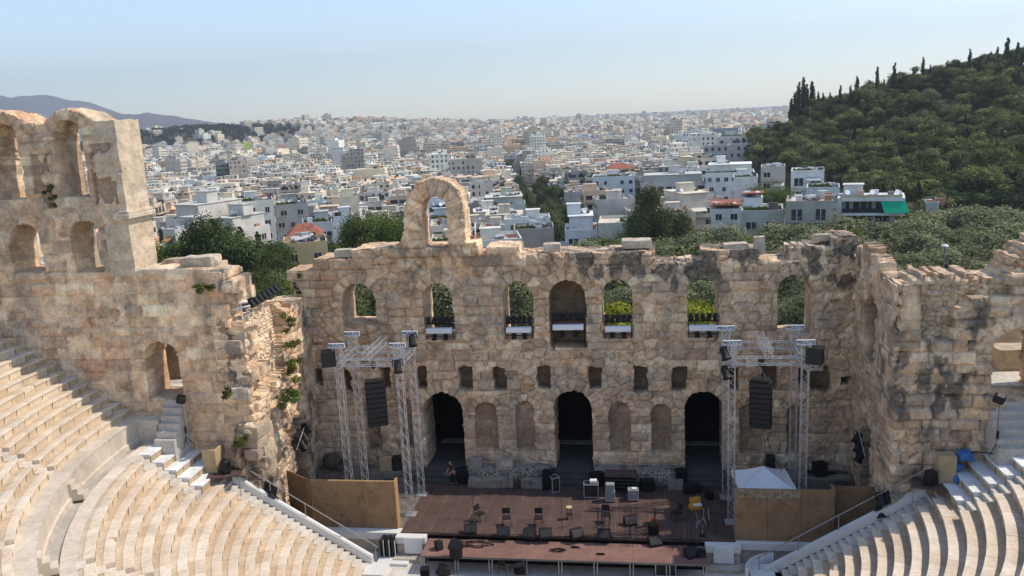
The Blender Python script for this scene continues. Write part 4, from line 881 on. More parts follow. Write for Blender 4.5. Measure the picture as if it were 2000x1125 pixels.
def lamp_mesh(parent, s=1.0, down=R(55), flip=False):
    d = Vector((0, -math.cos(down), -math.sin(down)*(1 if not flip else 1)))
    MB().lathe([(0.10*s, -0.24*s), (0.14*s, -0.20*s), (0.15*s, 0.12*s), (0.19*s, 0.24*s), (0.16*s, 0.24*s)], (0, 0, 0), 10, d).build('housing', BLACK, parent)
    MB().path([(-0.2*s, 0, 0), (-0.2*s, 0, 0.28*s), (0.2*s, 0, 0.28*s), (0.2*s, 0, 0)], 0.02*s, 5).build('yoke', BLACK, parent)
    return parent
LAMP0 = lamp_mesh(empty('stage_lamp', (0, 0, -50)))
_first = [True]
def lamp(x, y, z, rz, lab, group, s=1.0, rx=0.0):
    if _first[0]: o = LAMP0; _first[0] = False
    else: o = copy_tree(LAMP0)
    o.location = (x, y, z); o.rotation_euler = (rx, 0, rz); o.scale = (s, s, s); return tag(o, lab, 'stage lamp', group)
ORD = ['first', 'second', 'third', 'fourth', 'fifth', 'sixth', 'seventh', 'eighth', 'ninth', 'tenth', 'eleventh', 'twelfth']
for wi, (xc, wd, lab, zs) in enumerate([(-8.58, 1.75, 'second window from the left', 10.35), (-3.22, 1.65, 'third window from the left', 10.35), (0.02, 2.0, 'blocked middle window', 10.5), (3.23, 1.65, 'window right of the middle', 10.35), (8.6, 1.75, 'second window from the right', 10.35)]):
    b = empty('light_shelf', (xc, 0.0, zs), 0, 'white shelf with a black lamp bar in the %s' % lab, 'light shelf', 'white light shelves in the windows')
    MB().box((0, -0.10, 0), (wd, 0.42, 0.34)).build('shelf', WHITE, b, bevel=0.03)
    MB().tube((-wd/2-0.1, 0.12, 0.42), (wd/2+0.1, 0.12, 0.42), 0.03).tube((-wd/2-0.1, 0.12, -0.45), (wd/2+0.1, 0.12, -0.45), 0.03).build('bar', BLACK, b)
    for sx in (-1, 1): MB().tube((sx*(wd/2+0.02), 0.1, -0.7 if wi != 2 else -1.6), (sx*(wd/2+0.02), 0.1, 0.42), 0.025).build('support', BLACK, b)
    n = 6 if wi == 2 else 5
    for k in range(n): lamp(xc-wd/2+0.12+(wd-0.24)*k/(n-1), 0.12, zs+0.62, R(random.Random(wi*9+k).uniform(-25, 25)), 'upper lamp in the %s, %s from left' % (lab, ORD[k]), 'lamps on the window shelves', 0.95)
    for k in range(2): lamp(xc-wd*0.22+wd*0.44*k, 0.02, zs-0.42, 0.1, '%s lamp hanging under the shelf in the %s' % (('left', 'right')[k], lab), 'lamps on the window shelves', 1.0)
# lamps along the top of the left wing, on racks by the wing corners, in the wing doorways
wb = empty('lamp_rail', (-17.95, -6.2, 13.45), 0, 'slanting rail of black lamps on top of the left wing wall', 'lamp rail')
MB().tube((0, -2.0, 0.35), (0, 2.1, 0.45), 0.04).tube((0, -2.4, 0.0), (0, -1.0, 0.08), 0.035).build('rail', ALU, wb)
for y in (-1.9, 0.0, 2.0): MB().tube((0, y, -0.1), (0, y, 0.42), 0.03).build('support', ALU, wb)
for k in range(7): lamp(-17.95, -7.4+0.58*k, 14.05+0.02*k, R(80), 'black lamp on the rail along the left wing top, %s from the tall ruin' % ORD[k], 'lamps on the left wing top', 1.15)
wf = empty('floodlight', (-17.95, -8.75, 13.4), R(20), 'white floodlight on a short stand on the left wing top', 'floodlight')
MB().tube((0, 0, 0), (0, 0, 0.95), 0.035).build('stand', WHITE, wf); MB().box((0, 0, 1.0), (0.75, 0.35, 0.12)).build('head', WHITE, wf, bevel=0.02); MB().tube((-0.7, -0.2, 0.62), (0.5, 0.1, 0.72), 0.05).build('arm', WHITE, wf)
for sx, lab, c in ((-1, 'left', (-17.6, -9.0, 2.7)), (1, 'right', (17.75, -9.1, 3.0))):
    rk = empty('lamp_rack', c, R(35*sx), 'black rack of stage lamps below the %s wing corner' % lab, 'lamp rack')
    for z in (0.0, 0.7): MB().tube((-1.2, 0, z), (1.2, 0, z), 0.035).build('bar', BLACK, rk)
    for x in (-1.1, 1.1): MB().tube((x, 0, -2.5), (x, 0, 0.9), 0.035).build('upright', BLACK, rk)
    for r_ in range(2):
        for k in range(5):
            a = R(35*sx); xx = -1.0+0.5*k; lamp(c[0]+xx*math.cos(a), c[1]+xx*math.sin(a)-0.12, c[2]+0.7*r_-0.2, a*0.5, 'black lamp on the %s corner rack, %s row, %s along' % (lab, ('lower', 'upper')[r_], ORD[k]), 'lamps on the corner racks', 1.4)
for sx, lab, ww in ((-1, 'left', lw), (1, 'right', rw)):
    for k in range(3): lamp(sx*17.45, -3.5+0.35*k, 3.5+0.45*k-(0.0 if sx < 0 else 0.3), R(60*-sx), 'black lamp clamped in the %s wing doorway, %s from the bottom' % (lab, ORD[k]), 'lamps in the wing doorways', 1.5)
    MB().tube((sx*17.5, -4.4, 3.6), (sx*17.5, -2.4, 4.9), 0.04).build('lamp_pole', ALU, ww)
for x, y, z, lab in ((-9.7, -6.2, 9.75, 'black moving lamp on the inner front corner of the left truss tower'), (-9.5, -3.4, 10.6, 'black lamp high on the inner rear corner of the left truss tower'), (9.4, -6.1, 9.3, 'black lamp hanging on the inner front corner of the right truss tower'), (9.35, -6.0, 10.4, 'black lamp high on the inner corner of the right truss tower')):
    lamp(x, y-0.1, z, R(20), lab, 'lamps on the truss towers', 1.5)
def stand_light(p, h, lab, rz):
    t = empty('floodlight_stand', p, rz, lab, 'floodlight')
    MB().tube((0, 0, 0.1), (0, 0, h), 0.03).build('pole', STEEL, t)
    for a in range(3): MB().tube((0, 0, 0.55), (0.42*math.cos(a*2.1), 0.42*math.sin(a*2.1), 0), 0.022).build('leg', BLACK, t)
    MB().box((0, -0.08, h+0.15), (0.5, 0.42, 0.5), M_=Matrix.Rotation(R(25), 3, 'X') @ Matrix.Rotation(R(20), 3, 'Y')).build('head', BLACK, t, bevel=0.08); MB().box((0.02, 0, 1.0), (0.12, 0.12, 0.4)).build('cable_box', BLACK, t)
stand_light((-21.65, -10.0, 6.1), 2.75, 'black floodlight on a thin stand by the left side door', R(30)); stand_light((22.05, -10.6, ZD), 2.75, 'black floodlight on a thin stand by the bright right archway', R(-30))
# chairs, stool
CHB = varied('chair_fabric', (0.014, 0.013, 0.014), 0.9, 0.3, 6); WOODL = varied('pale_wood', (0.55, 0.40, 0.22), 0.6, 0.15, 8)
def make_chair():
    t = empty('chair'); MB().box((0, 0, 0.46), (0.46, 0.46, 0.07)).build('seat', CHB, t, bevel=0.025)
    bm = MB(); bm.box((0, 0.235, 0.74), (0.42, 0.045, 0.32), M_=Matrix.Rotation(R(-8), 3, 'X')); bm.build('backrest', CHB, t, bevel=0.02)
    MB().tube((-0.17, 0.23, 0.44), (-0.17, 0.25, 0.7), 0.014).tube((0.17, 0.23, 0.44), (0.17, 0.25, 0.7), 0.014).build('back_frame', BLACK, t)
    for x in (-0.2, 0.2):
        for y in (-0.2, 0.2): MB().tube((x, y, 0.44), (x*1.12, y*1.15, 0), 0.014).build('leg', BLACK, t)
    return t
ch0 = make_chair()
for i, (px, py, rz, lab) in enumerate([(938, 1018, 55, 'black chair turned sideways, leftmost of the chairs on the stage'), (990, 1026, 12, 'black chair on the stage between the sideways chair and the lone middle one'), (1052, 1026, 0, 'black chair on the stage left of the wooden stool'), (1183, 1020, 0, 'black chair on the stage right of the wooden stool'), (1322, 1016, -60, 'black chair near the guitar on the dark right of the stage')]):
    o = ch0 if i == 0 else copy_tree(ch0); p = at_z(px, py, 0); o.location = p; o.rotation_euler = (0, 0, R(rz)); o.scale = (1.12,)*3; tag(o, lab, 'chair', 'black chairs on the stage')
p = at_z(1112, 1013, 0); st = empty('stool', p, 0.3, 'tall bar stool with pale round wooden seat in the stage centre', 'stool')
MB().lathe([(0.18, 0), (0.2, 0.02), (0.19, 0.05)], (0, 0, 0.73), 16).build('seat', WOODL, st)
for a in range(4): MB().tube((0.13*math.cos(a*1.57+.8), 0.13*math.sin(a*1.57+.8), 0.73), (0.23*math.cos(a*1.57+.8), 0.23*math.sin(a*1.57+.8), 0), 0.014).build('leg', BLACK, st)
MB().lathe([(0.185, 0), (0.19, 0.01), (0.185, 0.02)], (0, 0, 0.28), 16).build('foot_ring', BLACK, st)
# floor monitors
def make_monitor():
    t = empty('floor_monitor'); MB().add([(-0.32, -0.22, 0), (0.32, -0.22, 0), (0.32, 0.26, 0), (-0.32, 0.26, 0), (-0.32, -0.22, 0.42), (0.32, -0.22, 0.42), (0.32, -0.02, 0.42), (-0.32, -0.02, 0.42), (-0.32, 0.26, 0.12), (0.32, 0.26, 0.12)],
        [(0, 3, 2, 1), (4, 5, 6, 7), (7, 6, 9, 8), (0, 1, 5, 4), (8, 9, 2, 3), (1, 2, 9, 6, 5), (0, 4, 7, 8, 3)]).build('cabinet', BLACK, t, bevel=0.012)
    MB().add([(-0.28, 0.0, 0.415), (0.28, 0.0, 0.415), (0.28, 0.245, 0.16), (-0.28, 0.245, 0.16)], [(0, 1, 2, 3)]).build('grille', GRILL, t); return t
mo0 = make_monitor()
for i, (px, py, z, rz, lab) in enumerate([(919, 1040, 0, 8, 'wedge floor monitor in front of the sideways chair'), (983, 1046, 0, 0, 'wedge floor monitor in front of the second chair from the left'), (1034, 1049, 0, -6, 'left wedge of the pair of floor monitors in front of the third chair'), (1066, 1049, 0, 14, 'right wedge of the pair of floor monitors in front of the third chair'),
                                       (1127, 1049, 0, 28, 'tilted wedge floor monitor at the front of the stage below the stool'), (1180, 1051, 0, 0, 'wedge floor monitor in front of the chair right of the stool'), (1231, 1024, 0, 200, 'dark wedge monitor standing behind the front row near the guitar'), (1279, 1064, -0.28, 20, 'wedge floor monitor on the red platform below the guitar'),
                                       (1350, 1086, -0.28, 35, 'wedge floor monitor at the right end of the red platform'), (890, 1072, 0.28, -30, 'wedge monitor tilted on top of a black box at the left of the red platform'), (866, 1122, -0.95, -40, 'wedge monitor at the left of the lower platform')]):
    o = mo0 if i == 0 else copy_tree(mo0); p = at_z(px, py, z); o.location = p; o.rotation_euler = (0, 0, R(rz+180) if i != 6 else R(rz)); tag(o, lab, 'floor monitor', 'wedge monitors on the stage'); o.scale = (1.15,)*3
p = at_z(890, 1072, 0.28); cabinet(p[0], p[1], -0.28, (0.55, 0.55, 0.56), R(-20), 'black box under the tilted monitor at the left of the red platform')
p = at_z(868, 1074, -0.28); cabinet(p[0]-0.35, p[1]+0.1, -0.28, (0.4, 0.4, 0.5), R(40), 'small black speaker on the left corner of the red platform', R(-15))
p = at_z(1372, 1086, -0.28); cabinet(p[0]-0.1, p[1], -0.28, (0.45, 0.45, 0.35), R(30), 'small black box at the right corner of the red platform')
def mic_stand(px, py, z, h, lab, boom=True, rz=0.0):
    t = empty('mic_stand', at_z(px, py, z), rz, lab, 'microphone stand', 'microphone stands on the stage')
    MB().tube((0, 0, 0.1), (0, 0, h), 0.016).build('pole', BLACK, t)
    for a in range(3): MB().tube((0, 0, 0.16), (0.34*math.cos(a*2.094), 0.34*math.sin(a*2.094), 0), 0.014).build('leg', BLACK, t)
    if boom: MB().tube((-0.2, 0, h-0.15), (0.5, 0, h+0.12), 0.013).build('boom', BLACK, t); MB().lathe([(0.02, 0), (0.035, 0.05), (0.03, 0.12)], (0.5, 0, h+0.1), 8, (1, 0, 0.3)).build('microphone', STEEL, t)
for i, a in enumerate([(979, 968, 0, 1.1, 'leftmost bare stand of the group before the rubble podium', False), (993, 958, -0.06, 1.3, 'second bare stand of the group before the rubble podium', False), (1004, 959, -0.06, 1.15, 'third bare stand of the group before the rubble podium', False), (1014, 957, -0.06, 1.3, 'fourth bare stand of the group before the rubble podium', False), (1024, 956, -0.06, 1.0, 'fifth bare stand of the group before the rubble podium', False), (1037, 960, -0.06, 0.9, 'rightmost bare stand of the group before the rubble podium', False),
                       (921, 1066, -0.28, 1.7, 'tall microphone stand on the red platform before the sideways chair', True), (925, 1010, 0, 1.4, 'microphone stand beside the sideways chair', True), (1098, 1033, 0, 1.9, 'tall straight microphone stand beside the wooden stool', False), (1137, 958, -0.06, 1.8, 'tall stand at the foot of the middle door steps', False), (1145, 955, -0.06, 1.6, 'thin stand just right of the tall one by the middle door steps', False), (1168, 1030, 0, 1.3, 'microphone stand with bent boom left of the chair beyond the stool', True), (1229, 1048, 0, 1.0, 'short microphone stand before the dark monitor', True), (1281, 1042, 0, 1.5, 'microphone stand in front of the guitar', True),
                       (1317, 1072, -0.28, 1.1, 'first of four stands grouped at the right end of the red platform', False), (1331, 1068, -0.28, 1.1, 'second of four stands grouped at the right end of the red platform', False), (1342, 1063, -0.28, 1.2, 'third of four stands grouped at the right end of the red platform', False), (1350, 1066, -0.28, 1.6, 'tallest of four stands grouped at the right end of the red platform', False), (1400, 1040, 0, 1.2, 'lone stand by the right truss tower', True), (1362, 1086, -0.28, 0.9, 'short stand behind the monitor at the right end of the red platform', False)]):
    mic_stand(a[0], a[1], a[2], a[3], 'black '+a[4], a[5], i*0.9)
# flight cases, risers, covered speakers
CASEM = varied('flight_case_panel', (0.03, 0.028, 0.027), 0.6, 0.3, 4); GREYC = varied('grey_amp', (0.26, 0.27, 0.27), 0.5, 0.15, 5)
def flight_case(px, py, d, lab, rz=0.0, z=0.0, top=None, front=CASEM):
    t = empty('flight_case', at_z(px, py, z), rz, lab, 'flight case'); hx, hy, h = d[0]/2, d[1]/2, d[2]
    MB().box((0, 0, 0.1+h/2), (d[0]-0.03, d[1]-0.03, h-0.02)).build('body', front, t, bevel=0.01)
    e = MB()
    for a in (-1, 1):
        for b in (-1, 1): e.box((a*hx, b*hy, 0.1+h/2), (0.045, 0.045, h)); e.box((a*hx, 0, 0.1+h/2+b*h/2), (0.045, d[1], 0.045)); e.box((0, a*hy, 0.1+h/2+b*h/2), (d[0], 0.045, 0.045))
    e.build('edging', ALU, t)
    for a in (-1, 1):
        for b in (-1, 1): MB().lathe([(0.045, -0.02), (0.045, 0.02)], (a*hx*0.8, b*hy*0.8, 0.045), 8, (1, 0, 0)).build('castor', BLACK, t)
    if top is not None: MB().box((top[3], 0, 0.1+h+top[2]/2+0.02), top[:3]).build('lid_box', top[4], t, bevel=0.02)
    return t
flight_case(1155, 970, (0.9, 0.65, 0.85), 'black flight case with silver edges and a white box on top, behind the stool', 0.05, 0, (0.45, 0.35, 0.2, 0.15, WHITE))
flight_case(1192, 978, (0.55, 0.5, 0.55), 'upright flight case with grey amplifier and red lid beside the stacked risers', 0.0, 0, (0.55, 0.45, 0.5, 0.0, GREYC), GREYC)
flight_case(1237, 976, (0.62, 0.5, 0.62), 'grey flight case with papers on top, right of the stacked risers', 0.05, 0, (0.3, 0.25, 0.06, 0.05, WHITE), GREYC)
flight_case(1300, 1122, (1.1, 0.6, 0.7), 'flight case with bright metal top at the bottom right of the platform', 0.0, ORCH, (1.08, 0.55, 0.12, 0.0, ALU))
flight_case(1083, 960, (0.5, 0.6, 0.95), 'tall black flight case by the middle door steps', 0.5, -0.06)
rs = empty('riser_stack', at_z(1213, 962, 0), 0, 'stack of dark red boards at the foot of the wall right of the middle door', 'riser stack')
for k in range(5): MB().box((0, 0.5-0.03*k, 0.1+0.26*k), (2.05, 1.0, 0.12)).build('board', DECK if k > 3 else CASEM, rs, bevel=0.01)
for x in (-0.95, 0.95): MB().box((x, 0.5, 0.55), (0.08, 0.9, 1.1)).build('frame', BLACK, rs)
def covered(px, py, z, d, lab, seed):
    tag(rough_block('covered_speaker', tuple(at_z(px, py, z)+np.array((0, 0.1, d[2]/2))), d, seed, 0.2, None, 0.07, 9, None, 0, 0.3, BLACKCLOTH), lab, 'covered speaker')
for i, a in enumerate([(903, 942, 0, (0.85, 0.7, 0.95), 'black covered speaker the worker is bending over'), (1069, 955, 0, (0.6, 0.6, 1.25), 'tall black covered speaker left of the middle door steps'), (1165, 950, -0.06, (0.9, 0.7, 1.0), 'black covered heap right of the middle door steps'), (1330, 948, 0, (0.75, 0.6, 1.1), 'black covered speaker at the foot of the wall left of the right door'), (1265, 958, 0, (0.9, 0.7, 0.7), 'dark covered heap between the riser stack and the right door'), (1352, 962, 0, (1.1, 0.6, 0.45), 'low black covered heap in front of the right door steps'),
                       (1585, 945, 0.0, (0.9, 0.7, 0.8), 'black covered heap behind the right hoarding, left one'), (1620, 947, 0.0, (0.8, 0.7, 0.8), 'black covered heap behind the right hoarding, right one'), (830, 1125, -0.95, (0.5, 0.5, 0.5), 'shiny black bag at the left end of the lower platform'), (1015, 1120, -0.95, (0.6, 0.5, 0.5), 'black bag on the lower platform at the bottom of the photo'), (1385, 975, 0, (0.5, 0.5, 0.5), 'black bag by the foot of the right truss tower')]): covered(*a, 870+i)
cabinet(*(at_z(772, 920, 0.75)+np.array((0.1, 0.3, 0))), (0.55, 0.55, 0.95), R(15), 'black speaker on the podium beside the beige box under the left tower')
tag(MB().box(tuple(at_z(752, 922, 0.75)+np.array((0, 0.4, 0.45))), (0.85, 0.6, 0.9), 0.1).build('plywood_box', STRAW, bevel=0.02), 'beige box on the podium under the left truss tower', 'box')
cabinet(*(at_z(1506, 925, 0.78)+np.array((0, 0.3, 0))), (0.55, 0.55, 1.1), R(-15), 'black speaker on the podium behind the peak of the white gazebo')
cabinet(*(at_z(1602, 930, 0.78)+np.array((0, 0.2, 0))), (0.8, 0.6, 0.85), R(25), 'black speaker on the podium right of the right truss tower')
ck = empty('panel_rack', at_z(762, 1086, ORCH), 0, 'three upright black panels with white edges beside the left white ledge', 'panel rack')
for k in range(3): MB().box((-0.35+0.35*k, 0, 0.62), (0.22, 0.75, 1.15)).build('panel', BLACK, ck); MB().box((-0.23+0.35*k, -0.39, 0.62), (0.04, 0.04, 1.2)).build('edge', WHITE, ck)
# orchestra seat at the bottom
o = copy_tree(ch0); o.location = at_z(985, 1122, -0.95); o.rotation_euler = (0, 0, R(160)); o.scale = (1.1,)*3; tag(o, 'black chair on the lower platform at the bottom edge of the photo', 'chair', 'black chairs on the stage')
# guitar on its stand, yellow case, drum hardware
GW = varied('guitar_wood', (0.30, 0.075, 0.022), 0.25, 0.3, 5, spec=0.6)
g = empty('guitar', at_z(1278, 1034, 0), 0.4, 'orange brown guitar leaning on a stand with a black bag, right half of the stage', 'guitar')
out = []
for i in range(28):
    a = 2*PI*i/28; r_ = 0.25+0.04*math.cos(2*a)-0.03*math.sin(3*a)*0.5; out.append((r_*0.9*math.cos(a), 0.42+0.30*math.sin(a)*(1.0 if math.sin(a) < 0 else 0.95)))
MB().prism(out, -0.06, 0.06).build('body', GW, g); MB().box((0, -0.02, 1.0), (0.055, 0.03, 0.62)).build('neck', CASEM, g); MB().box((0, -0.02, 1.36), (0.085, 0.03, 0.17)).build('headstock', GW, g)
MB().lathe([(0.055, 0), (0.055, 0.012)], (0, -0.075, 0.5), 12, (0, 1, 0)).build('sound_hole', BLACK, g)
tag(rough_block('guitar_bag', tuple(at_z(1276, 1042, 0)+np.array((0, 0, 0.3))), (0.55, 0.4, 0.6), 890, 0.3, None, 0.05, 8, None, 0, 0.3, BLACKCLOTH), 'black bag at the foot of the guitar', 'bag')
YEL = varied('yellow_case', (0.55, 0.26, 0.03), 0.5, 0.15, 3)
y_ = empty('tool_case', at_z(1358, 994, 0), 0.3, 'open yellow case on the dark right of the stage', 'case')
MB().box((0, 0, 0.14), (0.75, 0.5, 0.26)).build('base', YEL, y_, bevel=0.03); MB().box((0.1, 0.3, 0.42), (0.7, 0.08, 0.42), M_=Matrix.Rotation(R(-20), 3, 'X')).build('lid', YEL, y_, bevel=0.02); MB().box((0.1, -0.1, 0.30), (0.5, 0.25, 0.08)).build('papers', WHITE, y_)
for i, (px, py, lab) in enumerate([(1364, 1028, 'chrome drum stand left of the hardware on the dark right of the stage'), (1374, 1022, 'chrome drum stand in the middle of the hardware on the dark right of the stage'), (1386, 1026, 'chrome drum stand right of the hardware on the dark right of the stage')]):
    t = empty('drum_stand', at_z(px, py, 0), i, lab, 'drum stand', 'drum hardware'); MB().tube((0, 0, 0.2), (0.15*(i-1), 0, 0.95), 0.02).build('pole', ALU, t)
    for a in range(3): MB().tube((0, 0, 0.35), (0.3*math.cos(a*2.1), 0.3*math.sin(a*2.1), 0), 0.016).build('leg', ALU if i != 2 else BLACK, t)
p = at_z(1372, 1046, 0); t = empty('drum_pedal', p, 0, 'small black and chrome pedal on the dark right of the stage', 'pedal'); MB().box((0, 0, 0.04), (0.3, 0.35, 0.06)).build('plate', BLACK, t); MB().tube((0, 0.1, 0.05), (0.02, 0.1, 0.32), 0.03).build('beater', ALU, t)
# cables lying on the platforms
for i, (px, py, z, lab) in enumerate([(930, 1064, -0.28, 'tangle of cable round the stand on the left of the red platform'), (1090, 1076, -0.28, 'coil of black cable in the middle of the red platform'), (1124, 1070, -0.28, 'small ring of black cable right of the platform middle'), (1173, 1083, -0.28, 'small coil of cable near the front edge of the red platform')]):
    rnd = random.Random(i); q = at_z(px, py, z); pts = []; a = 0; s = (0.75, 0.35, 0.2, 0.2)[i]
    for k in range(46 if i < 2 else 24): a += rnd.uniform(0.3, 0.9); pts.append((q[0]+s*rnd.uniform(0.4, 1)*math.cos(a)*1.5, q[1]+s*rnd.uniform(0.4, 1)*math.sin(a)*0.6, z+0.02+0.002*k))
    tag(MB().path(pts, 0.018, 4).build('cable', BLACK), lab, 'cable', 'cables on the stage')
tag(MB().path([(-9.0+0.45*k, -8.12-0.05*math.sin(k*1.7), 0.012) for k in range(40)], 0.02, 4).build('cable', BLACK), 'long black cable along the front edge of the stage', 'cable', 'cables on the stage')
tag(MB().path([(11.7, -4.6, 5.4), (11.9, -4.2, 3.6), (12.3, -3.6, 2.0), (12.9, -2.6, 0.9)], 0.025, 4).path([(11.8, -4.6, 5.4), (12.2, -4.2, 3.8), (13.0, -3.5, 2.2)], 0.025, 4).build('cable', BLACK), 'black cables hanging from the right speaker stack', 'cable', 'cables on the stage')
tag(MB().path([(21.9, -10.7, 6.5), (21.3, -10.0, 6.3), (20.9, -9.6, 5.9), (20.4, -9.55, 5.6)], 0.04, 4).build('cable', BLACK), 'thick black cable beside the blue bags on the right seats', 'cable', 'cables on the stage')
# big jar on its side
JAR = varied('dark_clay', (0.10, 0.075, 0.055), 0.85, 0.3, 3, bmp=0.3)
jr = empty('storage_jar', (-16.5, -0.95, 1.28), 0, 'big dark clay storage jar lying on its side in the left corner', 'jar')
MB().lathe([(0.18, -0.85), (0.42, -0.7), (0.60, -0.25), (0.60, 0.1), (0.46, 0.5), (0.34, 0.66), (0.43, 0.74), (0.43, 0.82), (0.30, 0.82), (0.28, 0.6)], (0, 0, 0), 22, (0.86, -0.5, -0.03)).build('body', JAR, jr, smooth=True)
# gazebo
TENT, tt, bb = principled('white_canopy', (0.80, 0.80, 0.82), 0.7); bump(tt, bb, nz(tt, 1.5, 3), 0.25, 0.1)
gz = empty('gazebo', (11.78, -4.3, 0), R(4), 'white peaked gazebo tent behind the right hoarding', 'gazebo')
V = []; F = []; n = 12
for s in range(4):
    c0 = [(-1.62, -1.5), (1.62, -1.5), (1.62, 1.5), (-1.62, 1.5)][s]; c1 = [(-1.62, -1.5), (1.62, -1.5), (1.62, 1.5), (-1.62, 1.5)][(s+1) % 4]; b0 = len(V)
    for i in range(n+1):
        f = i/n
        for j in range(n+1):
            g_ = j/n; x = (c0[0]*(1-g_)+c1[0]*g_)*(1-f); y = (c0[1]*(1-g_)+c1[1]*g_)*(1-f); z = 2.02+0.86*(f**1.35)-0.12*math.sin(PI*g_)*(1-f)*f*2-0.05*math.sin(PI*g_)*(1-f)
            V.append((x, y, z))
    for i in range(n):
        for j in range(n): a = b0+i*(n+1)+j; F.append((a, a+1, a+n+2, a+n+1))
link_mesh('canopy', np_mesh('canopy', np.array(V), np.array(F), TENT, smooth=True), gz)
va = MB()
for s in range(4):
    c0 = [(-1.62, -1.5), (1.62, -1.5), (1.62, 1.5), (-1.62, 1.5)][s]; c1 = [(-1.62, -1.5), (1.62, -1.5), (1.62, 1.5), (-1.62, 1.5)][(s+1) % 4]
    va.box(((c0[0]+c1[0])/2*1.004, (c0[1]+c1[1])/2*1.004, 1.88), (abs(c1[0]-c0[0])+0.02, abs(c1[1]-c0[1])+0.02, 0.24))
va.build('valance', TENT, gz)
for x in (-1.55, 1.55):
    for y in (-1.42, 1.42): MB().tube((x, y, -0.02), (x, y, 2.0), 0.03).build('leg', ALU, gz)
# blue bags
BLUE = varied('blue_plastic', (0.03, 0.16, 0.42), 0.35, 0.25, 6, spec=0.5)
for i, (x, y, z, d, lab) in enumerate([(21.0, -9.75, 5.75, (0.75, 0.5, 0.45), 'biggest blue plastic bag, topmost on the right corner seats'), (20.55, -9.8, 5.25, (0.55, 0.4, 0.32), 'middle blue plastic bag on the right corner seats'), (20.45, -10.1, 4.75, (0.38, 0.3, 0.34), 'small blue plastic bag beside the floodlight on the right corner board')]):
    tag(rough_block('plastic_bag', (x, y, z+d[2]/2), d, 900+i, 0.3*i, None, 0.12, 9, None, 0, 0.45, BLUE), lab, 'bag', 'blue bags on the right seats')
# court behind the right archway
plain_box('court_floor', 21.5, 36, FY-0.2+2.4, 6, ZD-1, 8.85, PAVE, 'structure')
for i, (x, y, d, lab) in enumerate([(25.4, -3.8, (2.2, 1.4, 1.2), 'long cut stone block in the court seen through the right archway'), (25.6, -0.6, (2.6, 1.2, 1.9), 'stepped stone mass at the back of the court behind the right archway')]):
    tag(rough_block('stone_block', (x, y, 8.85+d[2]/2), d, 920+i, 0.1, None, 0.05, 8, (0.50, 0.40, 0.28), 0.1, 0.03), lab, 'stone block', 'loose blocks on the ruins')
plain_box('court_floor', -36, -21.5, FY+2.2, 6, ZD-1, 8.8, PAVE, 'structure')
iw = MB(); iw.cc = (0.30, 0.24, 0.18); iw.b2(-29.5, -23.6, -5.6, -5.0, 8.8, 13.0); tag(iw.build('court_blocker', STONE), 'dark wall added behind the left side door to hide the bright court', 'wall')  # added wall, darkens the left doorway by shutting off the bright court
# ---------------------------------------------------------------- the worker by the left door
SKIN = varied('skin', (0.50, 0.24, 0.17), 0.55, 0.1, 8); SHIRT = varied('green_shirt', (0.035, 0.055, 0.04), 0.9, 0.2, 6); JEANS = varied('dark_jeans', (0.018, 0.02, 0.028), 0.9, 0.25, 6)
def skin_fig(name, nodes, edges, mat, parent, root, lv=2):
    me = bpy.data.meshes.new(name); me.from_pydata([n[0] for n in nodes], [], edges) if False else me.from_pydata([n[0] for n in nodes], edges, [])
    o = bpy.data.objects.new(name+'_tmp', me); COL.objects.link(o); sk = o.modifiers.new('s', 'SKIN')
    for i, n in enumerate(nodes):
        r = n[1]; o.data.skin_vertices[0].data[i].radius = (r, r) if not isinstance(r, tuple) else r
        o.data.skin_vertices[0].data[i].use_root = (i == root)
    sb = o.modifiers.new('b', 'SUBSURF'); sb.levels = lv; sb.render_levels = lv
    dg = bpy.context.evaluated_depsgraph_get(); dg.update(); m2 = bpy.data.meshes.new_from_object(o.evaluated_get(dg)); bpy.data.objects.remove(o)
    m2.name = name; m2.materials.clear(); m2.materials.append(mat); m2.polygons.foreach_set('use_smooth', np.ones(len(m2.polygons), bool)); return link_mesh(name, m2, parent)
pp = at_z(887, 946, 0.0)
man = empty('person', (pp[0], pp[1], 0.0), R(-38), 'balding man in dark green shirt and jeans stooping over a black cover', 'person')
hip, chest, neck, head = (0, 0.02, 0.95), (0, -0.10, 1.30), (0, -0.17, 1.47), (0, -0.24, 1.63)
nodes = [(hip, 0.12), ((0, -0.03, 1.12), 0.12), (chest, 0.13), (neck, 0.055), ((0, -0.215, 1.56), 0.075), (head, 0.095), ((0, -0.22, 1.72), 0.07)]
edges = [(0, 1), (1, 2), (2, 3), (3, 4), (4, 5), (5, 6)]
for s in (-1, 1):
    b = len(nodes); nodes += [((s*0.19, -0.12, 1.40), 0.06), ((s*0.25, -0.20, 1.12), 0.046), ((s*0.16, -0.44, 0.98), 0.036), ((s*0.13, -0.52, 0.95), 0.034), ((s*0.12, -0.58, 0.93), 0.03)]; edges += [(2, b), (b, b+1), (b+1, b+2), (b+2, b+3), (b+3, b+4)]
    b = len(nodes); nodes += [((s*0.10, 0.0, 0.86), 0.095), ((s*0.12, -0.06+0.08*s, 0.48), 0.06), ((s*0.13, 0.02+0.1*s, 0.10), 0.042), ((s*0.135, -0.10+0.1*s, 0.05), 0.04), ((s*0.14, -0.18+0.1*s, 0.04), 0.03)]; edges += [(0, b), (b, b+1), (b+1, b+2), (b+2, b+3), (b+3, b+4)]
skin_fig('body', nodes, edges, SKIN, man, 0)
